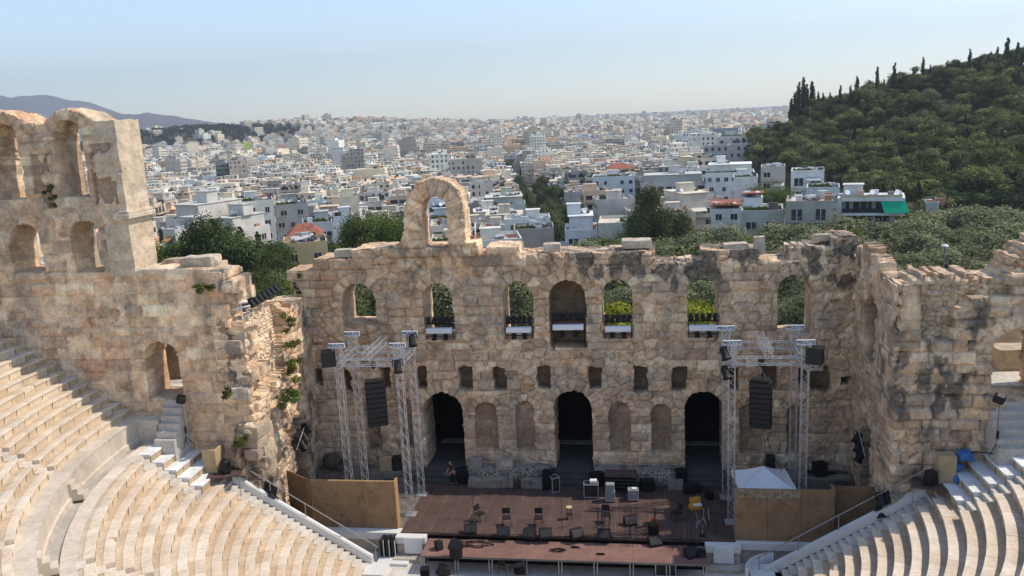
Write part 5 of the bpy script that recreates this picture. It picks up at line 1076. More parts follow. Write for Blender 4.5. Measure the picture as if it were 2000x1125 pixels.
skin_fig('shirt', [((0, 0.02, 0.93), (0.155, 0.125)), ((0, -0.03, 1.12), (0.155, 0.125)), (chest, (0.165, 0.135)), ((0, -0.15, 1.43), 0.075), ((-0.19, -0.12, 1.40), 0.082), ((-0.24, -0.18, 1.19), 0.068), ((0.19, -0.12, 1.40), 0.082), ((0.24, -0.18, 1.19), 0.068)], [(0, 1), (1, 2), (2, 3), (2, 4), (4, 5), (2, 6), (6, 7)], SHIRT, man, 0)
tn = [(hip, (0.15, 0.12)), ((0, 0.02, 0.86), 0.12)]; te = [(0, 1)]
for s in (-1, 1):
    b = len(tn); tn += [((s*0.10, 0.0, 0.80), 0.105), ((s*0.12, -0.06+0.08*s, 0.48), 0.075), ((s*0.13, 0.02+0.1*s, 0.11), 0.06)]; te += [(1, b), (b, b+1), (b+1, b+2)]
skin_fig('trousers', tn, te, JEANS, man, 0)
for s in (-1, 1):
    skin_fig('shoe', [((s*0.13, 0.04+0.1*s, 0.05), 0.05), ((s*0.137, -0.08+0.1*s, 0.045), 0.05), ((s*0.142, -0.2+0.1*s, 0.04), 0.04)], [(0, 1), (1, 2)], BLACK, man, 0)
    h = MB()
    for k in range(4): bx = s*(0.105+0.018*k); h.path([(bx, -0.585, 0.935), (bx, -0.63-0.006*(k % 3), 0.92), (bx, -0.655-0.006*(k % 3), 0.89)], 0.0085, 5)
    h.path([(s*0.09, -0.54, 0.94), (s*0.065, -0.58, 0.93), (s*0.06, -0.61, 0.91)], 0.010, 5); h.build('fingers', SKIN, man)
    MB().lathe([(0.03, -0.012), (0.034, 0.012)], (s*0.095, -0.235, 1.63), 8, (s, 0, 0)).build('ear', SKIN, man)
MB().lathe([(0.014, 0), (0.02, 0.02), (0.008, 0.045)], (0, -0.325, 1.61), 8, (0, -0.6, 0.8)).build('nose', SKIN, man)
for s in (-1, 1): MB().lathe([(0.004, 0), (0.012, 0.004), (0.004, 0.012)], (s*0.035, -0.325, 1.645), 8, (0, -1, 0)).build('eye', BLACK, man)
MB().box((0, -0.322, 1.572), (0.055, 0.012, 0.012)).build('mouth', JEANS, man)
# ---------------------------------------------------------------- trees
def leaf_mat(name, c1, c2, tr=0.25):
    m = bpy.data.materials.new(name); m.use_nodes = True; t = m.node_tree; t.nodes.clear()
    o = t.nodes.new('ShaderNodeOutputMaterial'); d = t.nodes.new('ShaderNodeBsdfDiffuse'); l = t.nodes.new('ShaderNodeBsdfTranslucent'); mx = t.nodes.new('ShaderNodeMixShader'); mx.inputs[0].default_value = tr
    oi = t.nodes.new('ShaderNodeObjectInfo'); c = ramp(t, oi.outputs['Random'], [(0.0, c1), (1.0, c2)]); c = mixc(t, c, attr(t)); t.links.new(c, d.inputs[0]); t.links.new(c, l.inputs[0])
    t.links.new(d.outputs[0], mx.inputs[1]); t.links.new(l.outputs[0], mx.inputs[2]); t.links.new(mx.outputs[0], o.inputs[0]); return m
LM = {'feather': leaf_mat('feathery_leaves', (0.105, 0.12, 0.05), (0.12, 0.135, 0.06)), 'pine': leaf_mat('pine_needles', (0.055, 0.072, 0.028), (0.185, 0.195, 0.078)), 'olive': leaf_mat('olive_leaves', (0.15, 0.165, 0.09), (0.215, 0.225, 0.13)), 'cypress': leaf_mat('cypress_needles', (0.032, 0.046, 0.024), (0.046, 0.060, 0.030)),
      'broad': leaf_mat('green_leaves', (0.085, 0.125, 0.034), (0.13, 0.17, 0.048)), 'dark': leaf_mat('dark_leaves', (0.065, 0.088, 0.036), (0.105, 0.128, 0.056)), 'lime': leaf_mat('yellow_green_leaves', (0.19, 0.21, 0.03), (0.23, 0.25, 0.035)), 'weed': leaf_mat('weed_leaves', (0.09, 0.11, 0.03), (0.12, 0.13, 0.035))}
BARK = varied('bark', (0.12, 0.09, 0.065), 0.95, 0.3, 6)
def leaves(centres, radii, n, size, rnd, flat=0.75, shell=0.55):
    """n leaf-clump quads spread through blobs (centres (k,3), radii (k,))"""
    k = rnd.choice(len(centres), n, p=radii**2/np.sum(radii**2)); d = rnd.normal(size=(n, 3)); d /= np.linalg.norm(d, axis=1, keepdims=True)
    rr = radii[k]*(shell+(1-shell)*rnd.rand(n)**0.6); rr *= 1+0.18*rnd.normal(size=n); p = centres[k]+d*rr[:, None]*np.array((1, 1, flat))
    nn = d+0.34*rnd.normal(size=(n, 3))+np.array((0, 0, 0.2)); nn /= np.linalg.norm(nn, axis=1, keepdims=True)
    a = np.cross(nn, rnd.normal(size=(n, 3))); a /= np.linalg.norm(a, axis=1, keepdims=True); b = np.cross(nn, a); s = size*(0.6+0.8*rnd.rand(n)); s2 = s*(0.5+0.4*rnd.rand(n))
    V = np.stack([p-a*s[:, None]-b*s2[:, None]*0.3, p+b*s2[:, None]*-0.9+a*s[:, None]*0.2, p+a*s[:, None]+b*s2[:, None]*0.25, p+b*s2[:, None]*0.9-a*s[:, None]*0.15], 1)
    tint = (0.6+0.85*rnd.rand(len(centres)))[k]*(0.8+0.4*rnd.rand(n)); col = np.repeat(np.stack([tint*1.02, tint, tint*0.95], -1)[:, None], 4, 1)
    return V.reshape(-1, 3), np.arange(n*4).reshape(-1, 4), col.reshape(-1, 3)
def blobs(kind, rnd):
    """crown of unit height (0..1 from ground); returns centres, radii"""
    if kind in ('pine', 'lime'):
        n = 15; a = rnd.rand(n)*2*PI; r = 0.40*np.sqrt(rnd.rand(n)); z = 0.80-0.42*r/0.40*rnd.rand(n)+0.06*rnd.normal(size=n); return np.stack([r*np.cos(a), r*np.sin(a), z], -1), 0.11+0.09*rnd.rand(n)
    if kind == 'olive':
        n = 13; a = rnd.rand(n)*2*PI; r = 0.42*np.sqrt(rnd.rand(n)); z = 0.60+0.16*rnd.normal(size=n)-0.25*(r/0.42)**2; return np.stack([r*np.cos(a), r*np.sin(a), np.clip(z, 0.25, 0.85)], -1), 0.15+0.10*rnd.rand(n)
    if kind == 'cypress':
        z = np.linspace(0.10, 0.97, 14); return np.stack([0.015*rnd.normal(size=14), 0.015*rnd.normal(size=14), z], -1), 0.085*np.sin(np.clip((1.02-z)*1.9+0.25, 0, PI/2+0.3))+0.008
    n = 16; a = rnd.rand(n)*2*PI; r = 0.30*np.sqrt(rnd.rand(n)); z = 0.62+0.20*rnd.normal(size=n); return np.stack([r*np.cos(a), r*np.sin(a), np.clip(z, 0.3, 0.9)], -1), 0.12+0.09*rnd.rand(n)
def tree_proto(kind, seed, nleaf, size, mat=None):
    """meshes of one tree of unit height: crown, trunk"""
    rnd = np.random.RandomState(seed); c, r = blobs(kind, rnd); fl = {'pine': 0.80, 'lime': 0.7, 'olive': 0.85, 'cypress': 1.5}.get(kind, 0.9)
    V, F, C = leaves(c, r, nleaf, size, rnd, fl); V2, F2, C2 = leaves(c, r*0.72, nleaf//4, size*1.8, rnd, fl, 0.2)
    crown = np_mesh('crown', np.concatenate([V, V2]), np.concatenate([F, F2+len(V)]), LM[mat or kind], np.concatenate([C, C2*0.9]))
    mb = MB(); mb.tube((0, 0, -0.15), (0.01, 0, 0.35), 0.026, 6, 0.018); mb.tube((0.01, 0, 0.35), (c[0][0]*0.3, c[0][1]*0.3, 0.62), 0.018, 5, 0.01)
    if kind != 'cypress':
        for q in c[:9]: mb.tube((0.01*rnd.rand(), 0, 0.28+0.2*rnd.rand()), tuple(q), 0.011, 4, 0.004)
    return crown, mb.mesh('trunk', BARK)
PROTO = {}
for kind, mat, ns, nl, sz in (('pine', 'pine', 5, 2600, 0.026), ('pine', 'dark', 3, 2600, 0.026), ('olive', 'olive', 5, 5200, 0.019), ('cypress', 'cypress', 3, 1600, 0.020), ('broad', 'broad', 3, 5000, 0.016), ('broad', 'dark', 3, 5000, 0.016)):
    PROTO[(kind, mat)] = [tree_proto(kind, 10+7*i+len(kind)+len(mat)*3, nl, sz, mat) for i in range(ns)]
PROTO[('lime', 'lime')] = [tree_proto('lime', 55+i, 9000, 0.013, 'lime') for i in range(2)]; PROTO[('big', 'dark')] = [tree_proto('pine', 81+i, 22000, 0.0085, 'dark') for i in range(3)]; PROTO[('big', 'broad')] = [tree_proto('broad', 91+i, 20000, 0.0085, 'broad') for i in range(3)]; PROTO[('big', 'olive')] = [tree_proto('olive', 101+i, 20000, 0.0095, 'olive') for i in range(2)]
PROTO[('big', 'feather')] = [tree_proto('broad', 121+i, 15000, 0.009, 'feather') for i in range(2)]
PEND = []                                        # things waiting for a label of their own
def ordw(i): return ORD[i] if i < 12 else '%d%s' % (i+1, {1: 'st', 2: 'nd', 3: 'rd'}.get((i+1) % 10 if (i+1) % 100 not in (11, 12, 13) else 0, 'th'))
def pend(o, base, cat, group, P): PEND.append((o, base, cat, group, float(proj(P)[0])))
def finish_labels():
    d = {}
    for e in PEND: d.setdefault(e[1], []).append(e)
    for base, es in d.items():
        es.sort(key=lambda e: e[4])
        for i, (o, b, cat, group, _) in enumerate(es): tag(o, b if len(es) == 1 else '%s, %s from left' % (b, ordw(i)), cat, group)
    PEND.clear()
TR = random.Random(4)
NAME = {'pine': 'pine_tree', 'olive': 'olive_tree', 'cypress': 'cypress_tree', 'broad': 'leafy_tree', 'lime': 'young_pine', 'big': 'leafy_tree'}
def put_tree(kind, mat, x, y, h, base, group, wd=1.0, z=None, name=None, idx=None):
    pr = PROTO[(kind, mat)]; cm, tm = pr[(TR.randrange(len(pr)) if idx is None else idx) % len(pr)]; z = float(ground_z(x, y)) if z is None else z
    t = empty(name or NAME[kind], (x, y, z-0.1), TR.uniform(0, 6.28)); t.scale = (h*wd, h*wd, h); link_mesh('trunk', tm, t); link_mesh('crown', cm, t)
    pend(t, base, 'tree', group, (x, y, z+h*0.7)); return t
def in_poly(px, py, poly):
    c = False; j = len(poly)-1
    for i in range(len(poly)):
        (xi, yi), (xj, yj) = poly[i], poly[j]
        if (yi > py) != (yj > py) and px < (xj-xi)*(py-yi)/(yj-yi)+xi: c = not c
        j = i
    return c
HILLTOP = [(1440, 300), (1480, 275), (1545, 214), (1650, 184), (1750, 158), (1850, 128), (1950, 102), (2060, 80), (2300, 40)]
HILLBOT = [(1440, 300), (1500, 330), (1550, 350), (1640, 385), (1760, 420), (1830, 440), (1950, 425), (2300, 425)]
GROVE = [(620, 740), (620, 600), (1120, 600), (1140, 505), (1240, 468), (1340, 455), (1500, 462), (1790, 452), (1830, 440), (1960, 425), (2120, 425), (2120, 740)]
hill, grove = [], []
sp = 9.4; r_ = random.Random(2)
for i in range(-2, 70):
    for j in range(-2, 75):
        x = -20+i*sp+r_.uniform(-3.2, 3.2)+(j % 2)*sp/2; y = 30+j*sp*0.87+r_.uniform(-3, 3)
        dd = math.hypot(x-CX, y-CY)
        if dd > 520 or dd < 150: continue
        z = float(ground_z(x, y)); p = proj((x, y, z)); 
        if p[2] < 10 or not (1430 < p[0] < 2150): continue
        if pl(p[0], HILLTOP)-12 < p[1] < pl(p[0], HILLBOT)+10 and dd > 175: hill.append((dd, x, y, z, p[0], p[1]))
sp = 5.4
HOUSES = [(*at_d(px_, 440, d_)[:2], r__) for px_, d_, r__ in ((1690, 177, 9), (1580, 176, 8), (1490, 184, 8), (1240, 199, 12), (1140, 206, 7), (1420, 205, 7), (1470, 186, 6), (1820, 197, 5))]
for i in range(0, 50):
    for j in range(0, 34):
        x = -75+i*sp+r_.uniform(-2.1, 2.1)+(j % 2)*sp/2; y = 18+j*sp*0.87+r_.uniform(-2, 2); dd = math.hypot(x-CX, y-CY); z = float(ground_z(x, y)); p = proj((x, y, z))
        if p[2] < 10 or dd < 70: continue
        tp = proj((x, y, z+6.5)); seen = tp[1] < 498 or any(abs(tp[0]-wx) < 55 for wx in (703, 856, 1012, 1207, 1373, 1555))
        if p[0] < 1130: seen = seen and tp[1] > 500
        if tp[0] > 1720: seen = tp[1] < 545
        if in_poly(p[0], p[1], GROVE) and dd < 215 and seen and not any(math.hypot(x-a, y-b) < c for a, b, c in HOUSES): grove.append((dd, x, y, z, p[0], p[1]))
hill.sort(); grove.sort()
def slope_word(px, py):
    f = (py-pl(px, HILLBOT))/(pl(px, HILLTOP)-pl(px, HILLBOT)+1e-6)
    return ['at the foot', 'on the lower slope', 'on the middle slope', 'on the upper slope', 'on the skyline'][int(np.clip(f*4.6, 0, 4))]
rest = []; SIZED = sorted(hill, key=lambda t: t[0])
for k, (dd, x, y, z, px, py) in enumerate(SIZED):
    top = (py-pl(px, HILLTOP)) < 22; q = TR.random()
    if k >= 290: rest.append((x, y, z, TR.uniform(6.5, 9.5), top)); continue
    if q < 0.06: put_tree('cypress', 'cypress', x, y, TR.uniform(9, 13), 'dark slender cypress %s of the wooded hill' % slope_word(px, py), 'cypresses on the wooded hill', 0.9)
    elif q < 0.72: put_tree('pine', 'pine', x, y, TR.uniform(8.5, 13.0), 'olive green pine %s of the wooded hill' % slope_word(px, py), 'pines on the wooded hill', TR.uniform(0.95, 1.35))
    elif q < 0.86: put_tree('pine', 'dark', x, y, TR.uniform(7.5, 10), 'dark green pine %s of the wooded hill' % slope_word(px, py), 'pines on the wooded hill', TR.uniform(1.1, 1.35))
    else: put_tree('olive', 'olive', x, y, TR.uniform(6, 8), 'grey green tree %s of the wooded hill' % slope_word(px, py), 'olives on the wooded hill', TR.uniform(1.1, 1.4))
# cypresses that stand out against the sky on the ridge
for i, (px, py, h) in enumerate([(1553, 190, 15), (1568, 188, 17), (1597, 205, 10), (1672, 168, 12), (1712, 160, 13), (1745, 150, 14), (1783, 143, 10), (1800, 138, 12), (1815, 135, 10), (1848, 124, 9), (1892, 112, 13), (1928, 108, 9), (1985, 88, 10), (1620, 186, 9), (1692, 170, 8), (1545, 212, 13), (1559, 200, 16), (1575, 196, 14), (1585, 206, 15), (1606, 204, 9), (1640, 184, 11), (1660, 178, 9), (1725, 160, 8), (1760, 152, 8), (1870, 122, 8), (1912, 108, 9), (1948, 98, 8), (1965, 92, 12)]):
    dd = 428+(i*7 % 5)*4; p = at_d(px, py+40, dd); x, y = p[0], p[1]; z = float(ground_z(x, y)); put_tree('cypress', 'cypress', x, y, h*1.3, 'dark cypress standing up against the sky on the hill ridge', 'ridge cypresses', 0.75 if i % 3 else 1.0)
# everything else on the hill: one mass of far trees
V_, F_, C_ = [], [], []; n_ = 0; rnd = np.random.RandomState(8)
for (x, y, z, h, top) in rest:
    c, r = blobs('pine', rnd); V, F, C = leaves(c, r, 560, 0.05, rnd, 0.8); a = rnd.rand()*6.28; s = h*(1.15+0.25*rnd.rand()); tint = np.array((0.080, 0.094, 0.037))*rnd.uniform(0.5, 2.0)
    X = V[:, 0]*s*math.cos(a)-V[:, 1]*s*math.sin(a)+x; Y = V[:, 0]*s*math.sin(a)+V[:, 1]*s*math.cos(a)+y; V_.append(np.stack([X, Y, V[:, 2]*h+z-0.1], -1)); F_.append(F+n_); C_.append(C*tint); n_ += len(V)
FARLEAF = varied('far_foliage', (1, 1, 1), 0.9, 0.2, 0.3, use_attr=True, spec=0.05)
if V_: tag(link_mesh('pine_wood', np_mesh('pine_wood', np.concatenate(V_), np.concatenate(F_), FARLEAF, np.concatenate(C_))), 'dense pine wood on the upper part of the hill', 'wood', None, 'stuff')
for k, (dd, x, y, z, px, py) in enumerate(grove[:300]):
    q = TR.random(); where = 'just behind the stage wall' if dd < 105 else ('in the middle of the olive grove' if dd < 145 else 'along the far edge of the olive grove')
    if q < 0.78: put_tree('olive', 'olive', x, y, TR.uniform(6.0, 8.6)*(1.2 if dd > 122 else 1.0), 'grey green olive %s' % where, 'olives behind the theatre', TR.uniform(1.15, 1.45))
    elif q < 0.93: put_tree('broad', 'broad', x, y, TR.uniform(5.2, 7.4), 'fresh green bushy tree %s' % where, 'bushy trees behind the theatre', TR.uniform(1.1, 1.4))
    else: put_tree('pine', 'dark', x, y, TR.uniform(6, 8), 'dark pine %s' % where, 'pines behind the theatre', 1.2)
# trees seen through the windows and over the left of the stage wall: (px of the crown, distance, height, kind)
NT = [(1208, 640, 82, 8.8, 'lime', 'lime', 1.35, 'bright yellow green young pine seen through the window right of the middle'), (1352, 600, 84, 10.4, 'lime', 'lime', 1.1, 'tall bright yellow green young pine seen in the second window from the right'), (1385, 640, 80, 8.9, 'lime', 'lime', 1.2, 'lower bright yellow green young pine seen in the second window from the right'),
      (1560, 640, 84, 11.0, 'big', 'olive', 1.15, 'pale olive seen through the rightmost window'), (1012, 640, 84, 12.5, 'big', 'olive', 1.1, 'grey green olive seen through the third window from the left'), (862, 640, 86, 13.0, 'big', 'olive', 1.1, 'grey green olive seen through the second window from the left'), (715, 640, 88, 13.5, 'big', 'dark', 1.1, 'dark tree seen through the leftmost window'),
      (1205, 600, 98, 9.0, 'big', 'olive', 1.2, 'grey green olive behind the bright young pine right of the middle window'), (1300, 620, 92, 6.5, 'olive', 'olive', 1.3, 'round olive behind the stage wall between two right windows'), (780, 600, 104, 8, 'olive', 'olive', 1.2, 'olive behind the wall between the two left windows'), (930, 600, 106, 7.5, 'olive', 'olive', 1.2, 'olive behind the wall left of the third window'),
      (445, 600, 122, 19.5, 'big', 'dark', 0.95, 'tallest dark spreading pine left of the stage wall'), (505, 590, 118, 15, 'big', 'dark', 1.0, 'dark bushy pine right of the tallest one, left of the stage wall'), (365, 590, 126, 15.5, 'big', 'broad', 1.15, 'dark leafy tree beside the tall arched ruin'), (400, 600, 108, 12.5, 'big', 'dark', 1.1, 'dark pine in front of the tallest one on the left'), (330, 600, 112, 12, 'big', 'broad', 1.1, 'dark tree right behind the broken left shoulder'),
      (545, 600, 92, 8.5, 'broad', 'broad', 1.2, 'sunny green tree just left of the stage wall end'), (580, 600, 108, 10, 'broad', 'broad', 1.1, 'bright green tree behind the left end of the stage wall'), (475, 620, 90, 8.5, 'big', 'olive', 1.2, 'grey green round tree behind the lamp rail on the left wing'), (425, 640, 82, 7.5, 'olive', 'olive', 1.3, 'grey olive low behind the left wing'), (520, 640, 84, 8.0, 'broad', 'dark', 1.2, 'dark shrub like tree behind the lamp rail on the left wing'),
      (350, 560, 150, 14, 'big', 'broad', 1.2, 'dark tree in the second row beside the tall arched ruin'), (615, 560, 118, 8, 'broad', 'dark', 1.2, 'dark tree in front of the yellow house with the red roof'), (705, 520, 150, 17.5, 'big', 'broad', 0.8, 'slim leafy tree left of the lone arch, leftmost of two'), (765, 520, 150, 17.0, 'big', 'broad', 0.85, 'leafy tree just left of the lone arch, right one of two'), (655, 530, 158, 12, 'broad', 'dark', 1.1, 'dark tree right of the yellow house with the red roof'),
      (478, 530, 160, 16, 'cypress', 'cypress', 0.9, 'slender cypress beside the concrete block on the left'), (510, 530, 158, 15, 'cypress', 'cypress', 0.9, 'second slender cypress right of the concrete block on the left'), (850, 540, 150, 10, 'broad', 'broad', 1.3, 'green tree seen through the opening of the lone arch'), (950, 540, 150, 9, 'broad', 'broad', 1.3, 'green tree right of the lone arch'), (985, 540, 158, 9, 'broad', 'dark', 1.2, 'dark tree in front of the blank concrete block'),
      (340, 590, 138, 16, 'big', 'dark', 1.2, 'dark pine close beside the tall sunlit pier'), (420, 560, 140, 17, 'big', 'broad', 1.2, 'dark leafy tree behind the tallest left pine'), (480, 560, 138, 16, 'big', 'dark', 1.2, 'dark pine behind the slender left cypresses'), (535, 560, 130, 12, 'big', 'dark', 1.2, 'dark pine in front of the yellow house'), (380, 620, 98, 11, 'big', 'dark', 1.2, 'low dark pine behind the broken left shoulder'), (450, 640, 96, 11, 'big', 'dark', 1.3, 'dark pine above the lamp rail of the left wing'), (500, 640, 98, 11.5, 'big', 'broad', 1.3, 'dark leafy tree above the lamp rail of the left wing'),
      (550, 640, 102, 10.5, 'big', 'dark', 1.2, 'dark pine beside the left end of the stage wall'), (590, 560, 122, 9, 'broad', 'dark', 1.3, 'dark bush below the yellow house'), (300, 600, 120, 12, 'big', 'dark', 1.2, 'dark pine mostly hidden by the tall ruin'), (395, 560, 152, 15, 'big', 'dark', 1.3, 'dark pine of the rear row left of the cypresses'), (530, 540, 150, 12, 'big', 'broad', 1.3, 'dark leafy tree of the rear row below the concrete block'), (735, 540, 142, 11, 'broad', 'dark', 1.3, 'dark bush at the foot of the slim leafy tree'), (690, 560, 132, 8, 'broad', 'dark', 1.4, 'dark bush over the left part of the stage wall'),
      (1278, 500, 172, 19.0, 'big', 'feather', 0.8, 'tall feathery tree in front of the cream balconies'), (1318, 490, 172, 14.5, 'big', 'feather', 0.85, 'smaller feathery tree right of the tall one before the cream balconies'), (1245, 500, 176, 14, 'big', 'olive', 0.9, 'grey tree left of the tall feathery one'), (1500, 430, 205, 16, 'big', 'broad', 1.1, 'broad dark tree between the white blocks near the hill'), (1483, 520, 105, 9.5, 'cypress', 'cypress', 1.25, 'short dark cypress just behind the stage wall top'),
      (1150, 540, 158, 9, 'broad', 'dark', 1.4, 'dark tree at the corner of the tree lined street'), (1185, 540, 160, 9.5, 'broad', 'dark', 1.4, 'dark tree before the blue grey house'), (1780, 470, 178, 9, 'broad', 'broad', 1.3, 'bushy tree right of the house with the green awning'), (1580, 480, 162, 6.5, 'olive', 'olive', 1.3, 'olive in front of the grey house with tan roof')]
for i, (px, py, dd, h, kind, mat, wd, lab) in enumerate(NT):
    p = at_d(px, py, dd); put_tree(kind, mat, p[0], p[1], h, lab, None, wd, idx=i)
# weeds on the ruins
def weed(p, s, lab, n=420, seed=0, flat=0.7, mat='weed', size=0.07):
    rnd = np.random.RandomState(seed); c = np.array([(rnd.uniform(-1, 1)*s[0], rnd.uniform(-1, 1)*s[1], rnd.uniform(-1, 1)*s[2]) for _ in range(9)]); V, F, C = leaves(c, np.full(9, 0.34*max(min(s)*2.2, 0.35)), n, size, rnd, flat, 0.2)
    tag(link_mesh('weeds', np_mesh('weeds', V, F, LM[mat], C), None, p), lab, 'weeds', 'weeds on the ruins')
weed((-17.1, -4.3, 11.8), (0.35, 0.5, 1.3), 'dark weeds hanging at the top of the left wing wall', 900, 1); weed((-17.0, -4.6, 9.6), (0.4, 0.6, 0.9), 'weeds in the middle of the left wing wall', 800, 2); weed((-16.9, -5.6, 7.9), (0.5, 1.1, 0.7), 'big green tuft of weeds low on the left wing wall', 1300, 3, mat='broad')
weed((-18.2, -0.15, 13.6), (0.2, 0.12, 0.8), 'weeds on the left end of the stage wall', 450, 4); weed((-19.7, FY-0.1, 15.4), (0.6, 0.25, 0.3), 'dry weeds on the broken left shoulder', 500, 5); weed((-28.4, FY-0.12, 21.0), (0.25, 0.12, 0.75), 'dark ivy between the two arches of the tall ruin', 700, 6, mat='dark')
weed((-18.9, FY-0.5, 9.3), (0.25, 0.3, 0.4), 'small weeds among the stones of the left wing edge', 350, 7); weed((7.3, 1.3, 15.25), (0.7, 0.3, 0.15), 'dry grass on the top of the stage wall', 350, 8); weed((-18.3, FY-0.6, 6.4), (0.3, 0.3, 0.25), 'weeds on the dark foot of the left wing', 350, 9)
# ---------------------------------------------------------------- the city
m, t_, b_ = principled('city_facade', rough=0.85, spec=0.15)
g_ = t_.nodes.new('ShaderNodeNewGeometry'); a_ = t_.nodes.new('ShaderNodeAttribute'); a_.attribute_name = 'Col'
def mth(op, a, b=None, c=None):
    n = t_.nodes.new('ShaderNodeMath'); n.operation = op
    for i, v in enumerate((a, b, c)):
        if v is None: continue
        if isinstance(v, (int, float)): n.inputs[i].default_value = v
        else: t_.links.new(v, n.inputs[i])
    return n.outputs[0]
cr_ = t_.nodes.new('ShaderNodeVectorMath'); cr_.operation = 'CROSS_PRODUCT'; t_.links.new(g_.outputs['True Normal'], cr_.inputs[0]); cr_.inputs[1].default_value = (0, 0, 1)
do_ = t_.nodes.new('ShaderNodeVectorMath'); do_.operation = 'DOT_PRODUCT'; t_.links.new(cr_.outputs[0], do_.inputs[0]); t_.links.new(g_.outputs['Position'], do_.inputs[1])
sx_ = t_.nodes.new('ShaderNodeSeparateXYZ'); t_.links.new(g_.outputs['Position'], sx_.inputs[0]); sn_ = t_.nodes.new('ShaderNodeSeparateXYZ'); t_.links.new(g_.outputs['True Normal'], sn_.inputs[0])
vert = mth('LESS_THAN', mth('ABSOLUTE', sn_.outputs[2]), 0.5)
ufr = mth('DIVIDE', 1.0, mth('ADD', 0.9, mth('MULTIPLY', a_.outputs['Alpha'], 2.6)))
fz = mth('FRACT', mth('MULTIPLY', sx_.outputs[2], 1/3.1)); fu = mth('FRACT', mth('MULTIPLY', do_.outputs['Value'], 1/2.9))
wz = mth('MULTIPLY', mth('GREATER_THAN', fz, 0.3), mth('LESS_THAN', fz, 0.82)); wu = mth('MULTIPLY', mth('GREATER_THAN', fu, 0.25), mth('LESS_THAN', fu, 0.68))
wn = t_.nodes.new('ShaderNodeTexWhiteNoise'); wn.noise_dimensions = '2D'; cb = t_.nodes.new('ShaderNodeCombineXYZ'); t_.links.new(mth('FLOOR', mth('MULTIPLY', do_.outputs['Value'], ufr)), cb.inputs[0]); t_.links.new(mth('FLOOR', mth('MULTIPLY', sx_.outputs[2], 1/3.1)), cb.inputs[1]); t_.links.new(cb.outputs[0], wn.inputs['Vector'])
win = mth('MULTIPLY', mth('MULTIPLY', mth('MULTIPLY', wz, wu), vert), mth('MULTIPLY', mth('GREATER_THAN', a_.outputs['Alpha'], 0.3), mth('GREATER_THAN', wn.outputs['Value'], 0.25)))
c = mixc(t_, a_.outputs['Color'], ramp(t_, nz(t_, 0.35, 5, 0.65), [(0.3, 0.8), (0.7, 1.1)]))
wc = ramp(t_, wn.outputs['Value'], [(0.3, (0.05, 0.05, 0.055)), (0.7, (0.09, 0.09, 0.09)), (0.8, (0.26, 0.24, 0.21)), (1.0, (0.36, 0.34, 0.30))]); c = mixc(t_, c, wc, win, 'MIX'); t_.links.new(c, b_.inputs['Base Color']); CITYM = m
WALLC = [((0.63, 0.60, 0.54), 'white'), ((0.71, 0.68, 0.62), 'bright white'), ((0.60, 0.54, 0.45), 'cream'), ((0.48, 0.45, 0.40), 'pale grey'), ((0.64, 0.56, 0.43), 'pale yellow'), ((0.36, 0.34, 0.31), 'grey'), ((0.56, 0.45, 0.36), 'pinkish'), ((0.55, 0.56, 0.575), 'bluish white'), ((0.54, 0.49, 0.41), 'beige')]
WALLC.append(((0.62, 0.45, 0.32), 'peach'))
WALLC = [(tuple(min(0.8, k*v) for k, v in zip((1.16, 1.12, 1.05), c)), n) for c, n in WALLC]
def boxes(C, S, rot, col, name=None):
    """arrays of boxes -> V,F,C4 (no bottom face)"""
    C = np.asarray(C, float); S = np.asarray(S, float); rot = np.asarray(rot, float); n = len(C); k = np.array([(-1, -1, -1), (1, -1, -1), (1, 1, -1), (-1, 1, -1), (-1, -1, 1), (1, -1, 1), (1, 1, 1), (-1, 1, 1)])*0.5
    L = k[None]*S[:, None]; co, si = np.cos(rot)[:, None], np.sin(rot)[:, None]; V = np.stack([L[..., 0]*co-L[..., 1]*si, L[..., 0]*si+L[..., 1]*co, L[..., 2]], -1)+C[:, None]
    f = np.array([(4, 5, 6, 7), (0, 1, 5, 4), (1, 2, 6, 5), (2, 3, 7, 6), (3, 0, 4, 7)]); F = (f[None]+np.arange(n)[:, None, None]*8).reshape(-1, 4)
    return V.reshape(-1, 3), F, np.repeat(np.asarray(col, float)[:, None], 8, 1).reshape(-1, 4)
class BX:
    """boxes in a building's own frame collected into one mesh"""
    def __init__(s): s.C = []; s.S = []; s.c = []
    def b(s, x0, x1, y0, y1, z0, z1, col, a=0.0): s.C.append(((x0+x1)/2, (y0+y1)/2, (z0+z1)/2)); s.S.append((x1-x0, y1-y0, z1-z0)); s.c.append((*col, a)); return s
    def mesh(s, name, mat): V, F, C = boxes(s.C, s.S, np.zeros(len(s.C)), s.c); return np_mesh(name, V, F, mat, C)
    def build(s, name, parent, mat=None): return link_mesh(name, s.mesh(name, mat or CITYM), parent)
RAILM = varied('balcony_front', (0.5, 0.5, 0.48), 0.8, 0.15, 0.5, use_attr=True); AWN = {c: varied('awning_'+c, v, 0.8, 0.12, 1.0) for c, v in (('green', (0.0, 0.34, 0.20)), ('cream', (0.62, 0.56, 0.45)), ('red', (0.45, 0.07, 0.04)), ('grey', (0.35, 0.36, 0.37)), ('orange', (0.50, 0.22, 0.08)))}
TILE = varied('roof_tiles', (0.30, 0.10, 0.06), 0.85, 0.3, 1.2, bmp=0.3); GLB = varied('bluish_glass', (0.05, 0.07, 0.10), 0.15, 0.3, 0.5, spec=0.6); AQUA = varied('aqua_glass', (0.30, 0.42, 0.38), 0.2, 0.15, 0.5, spec=0.6)
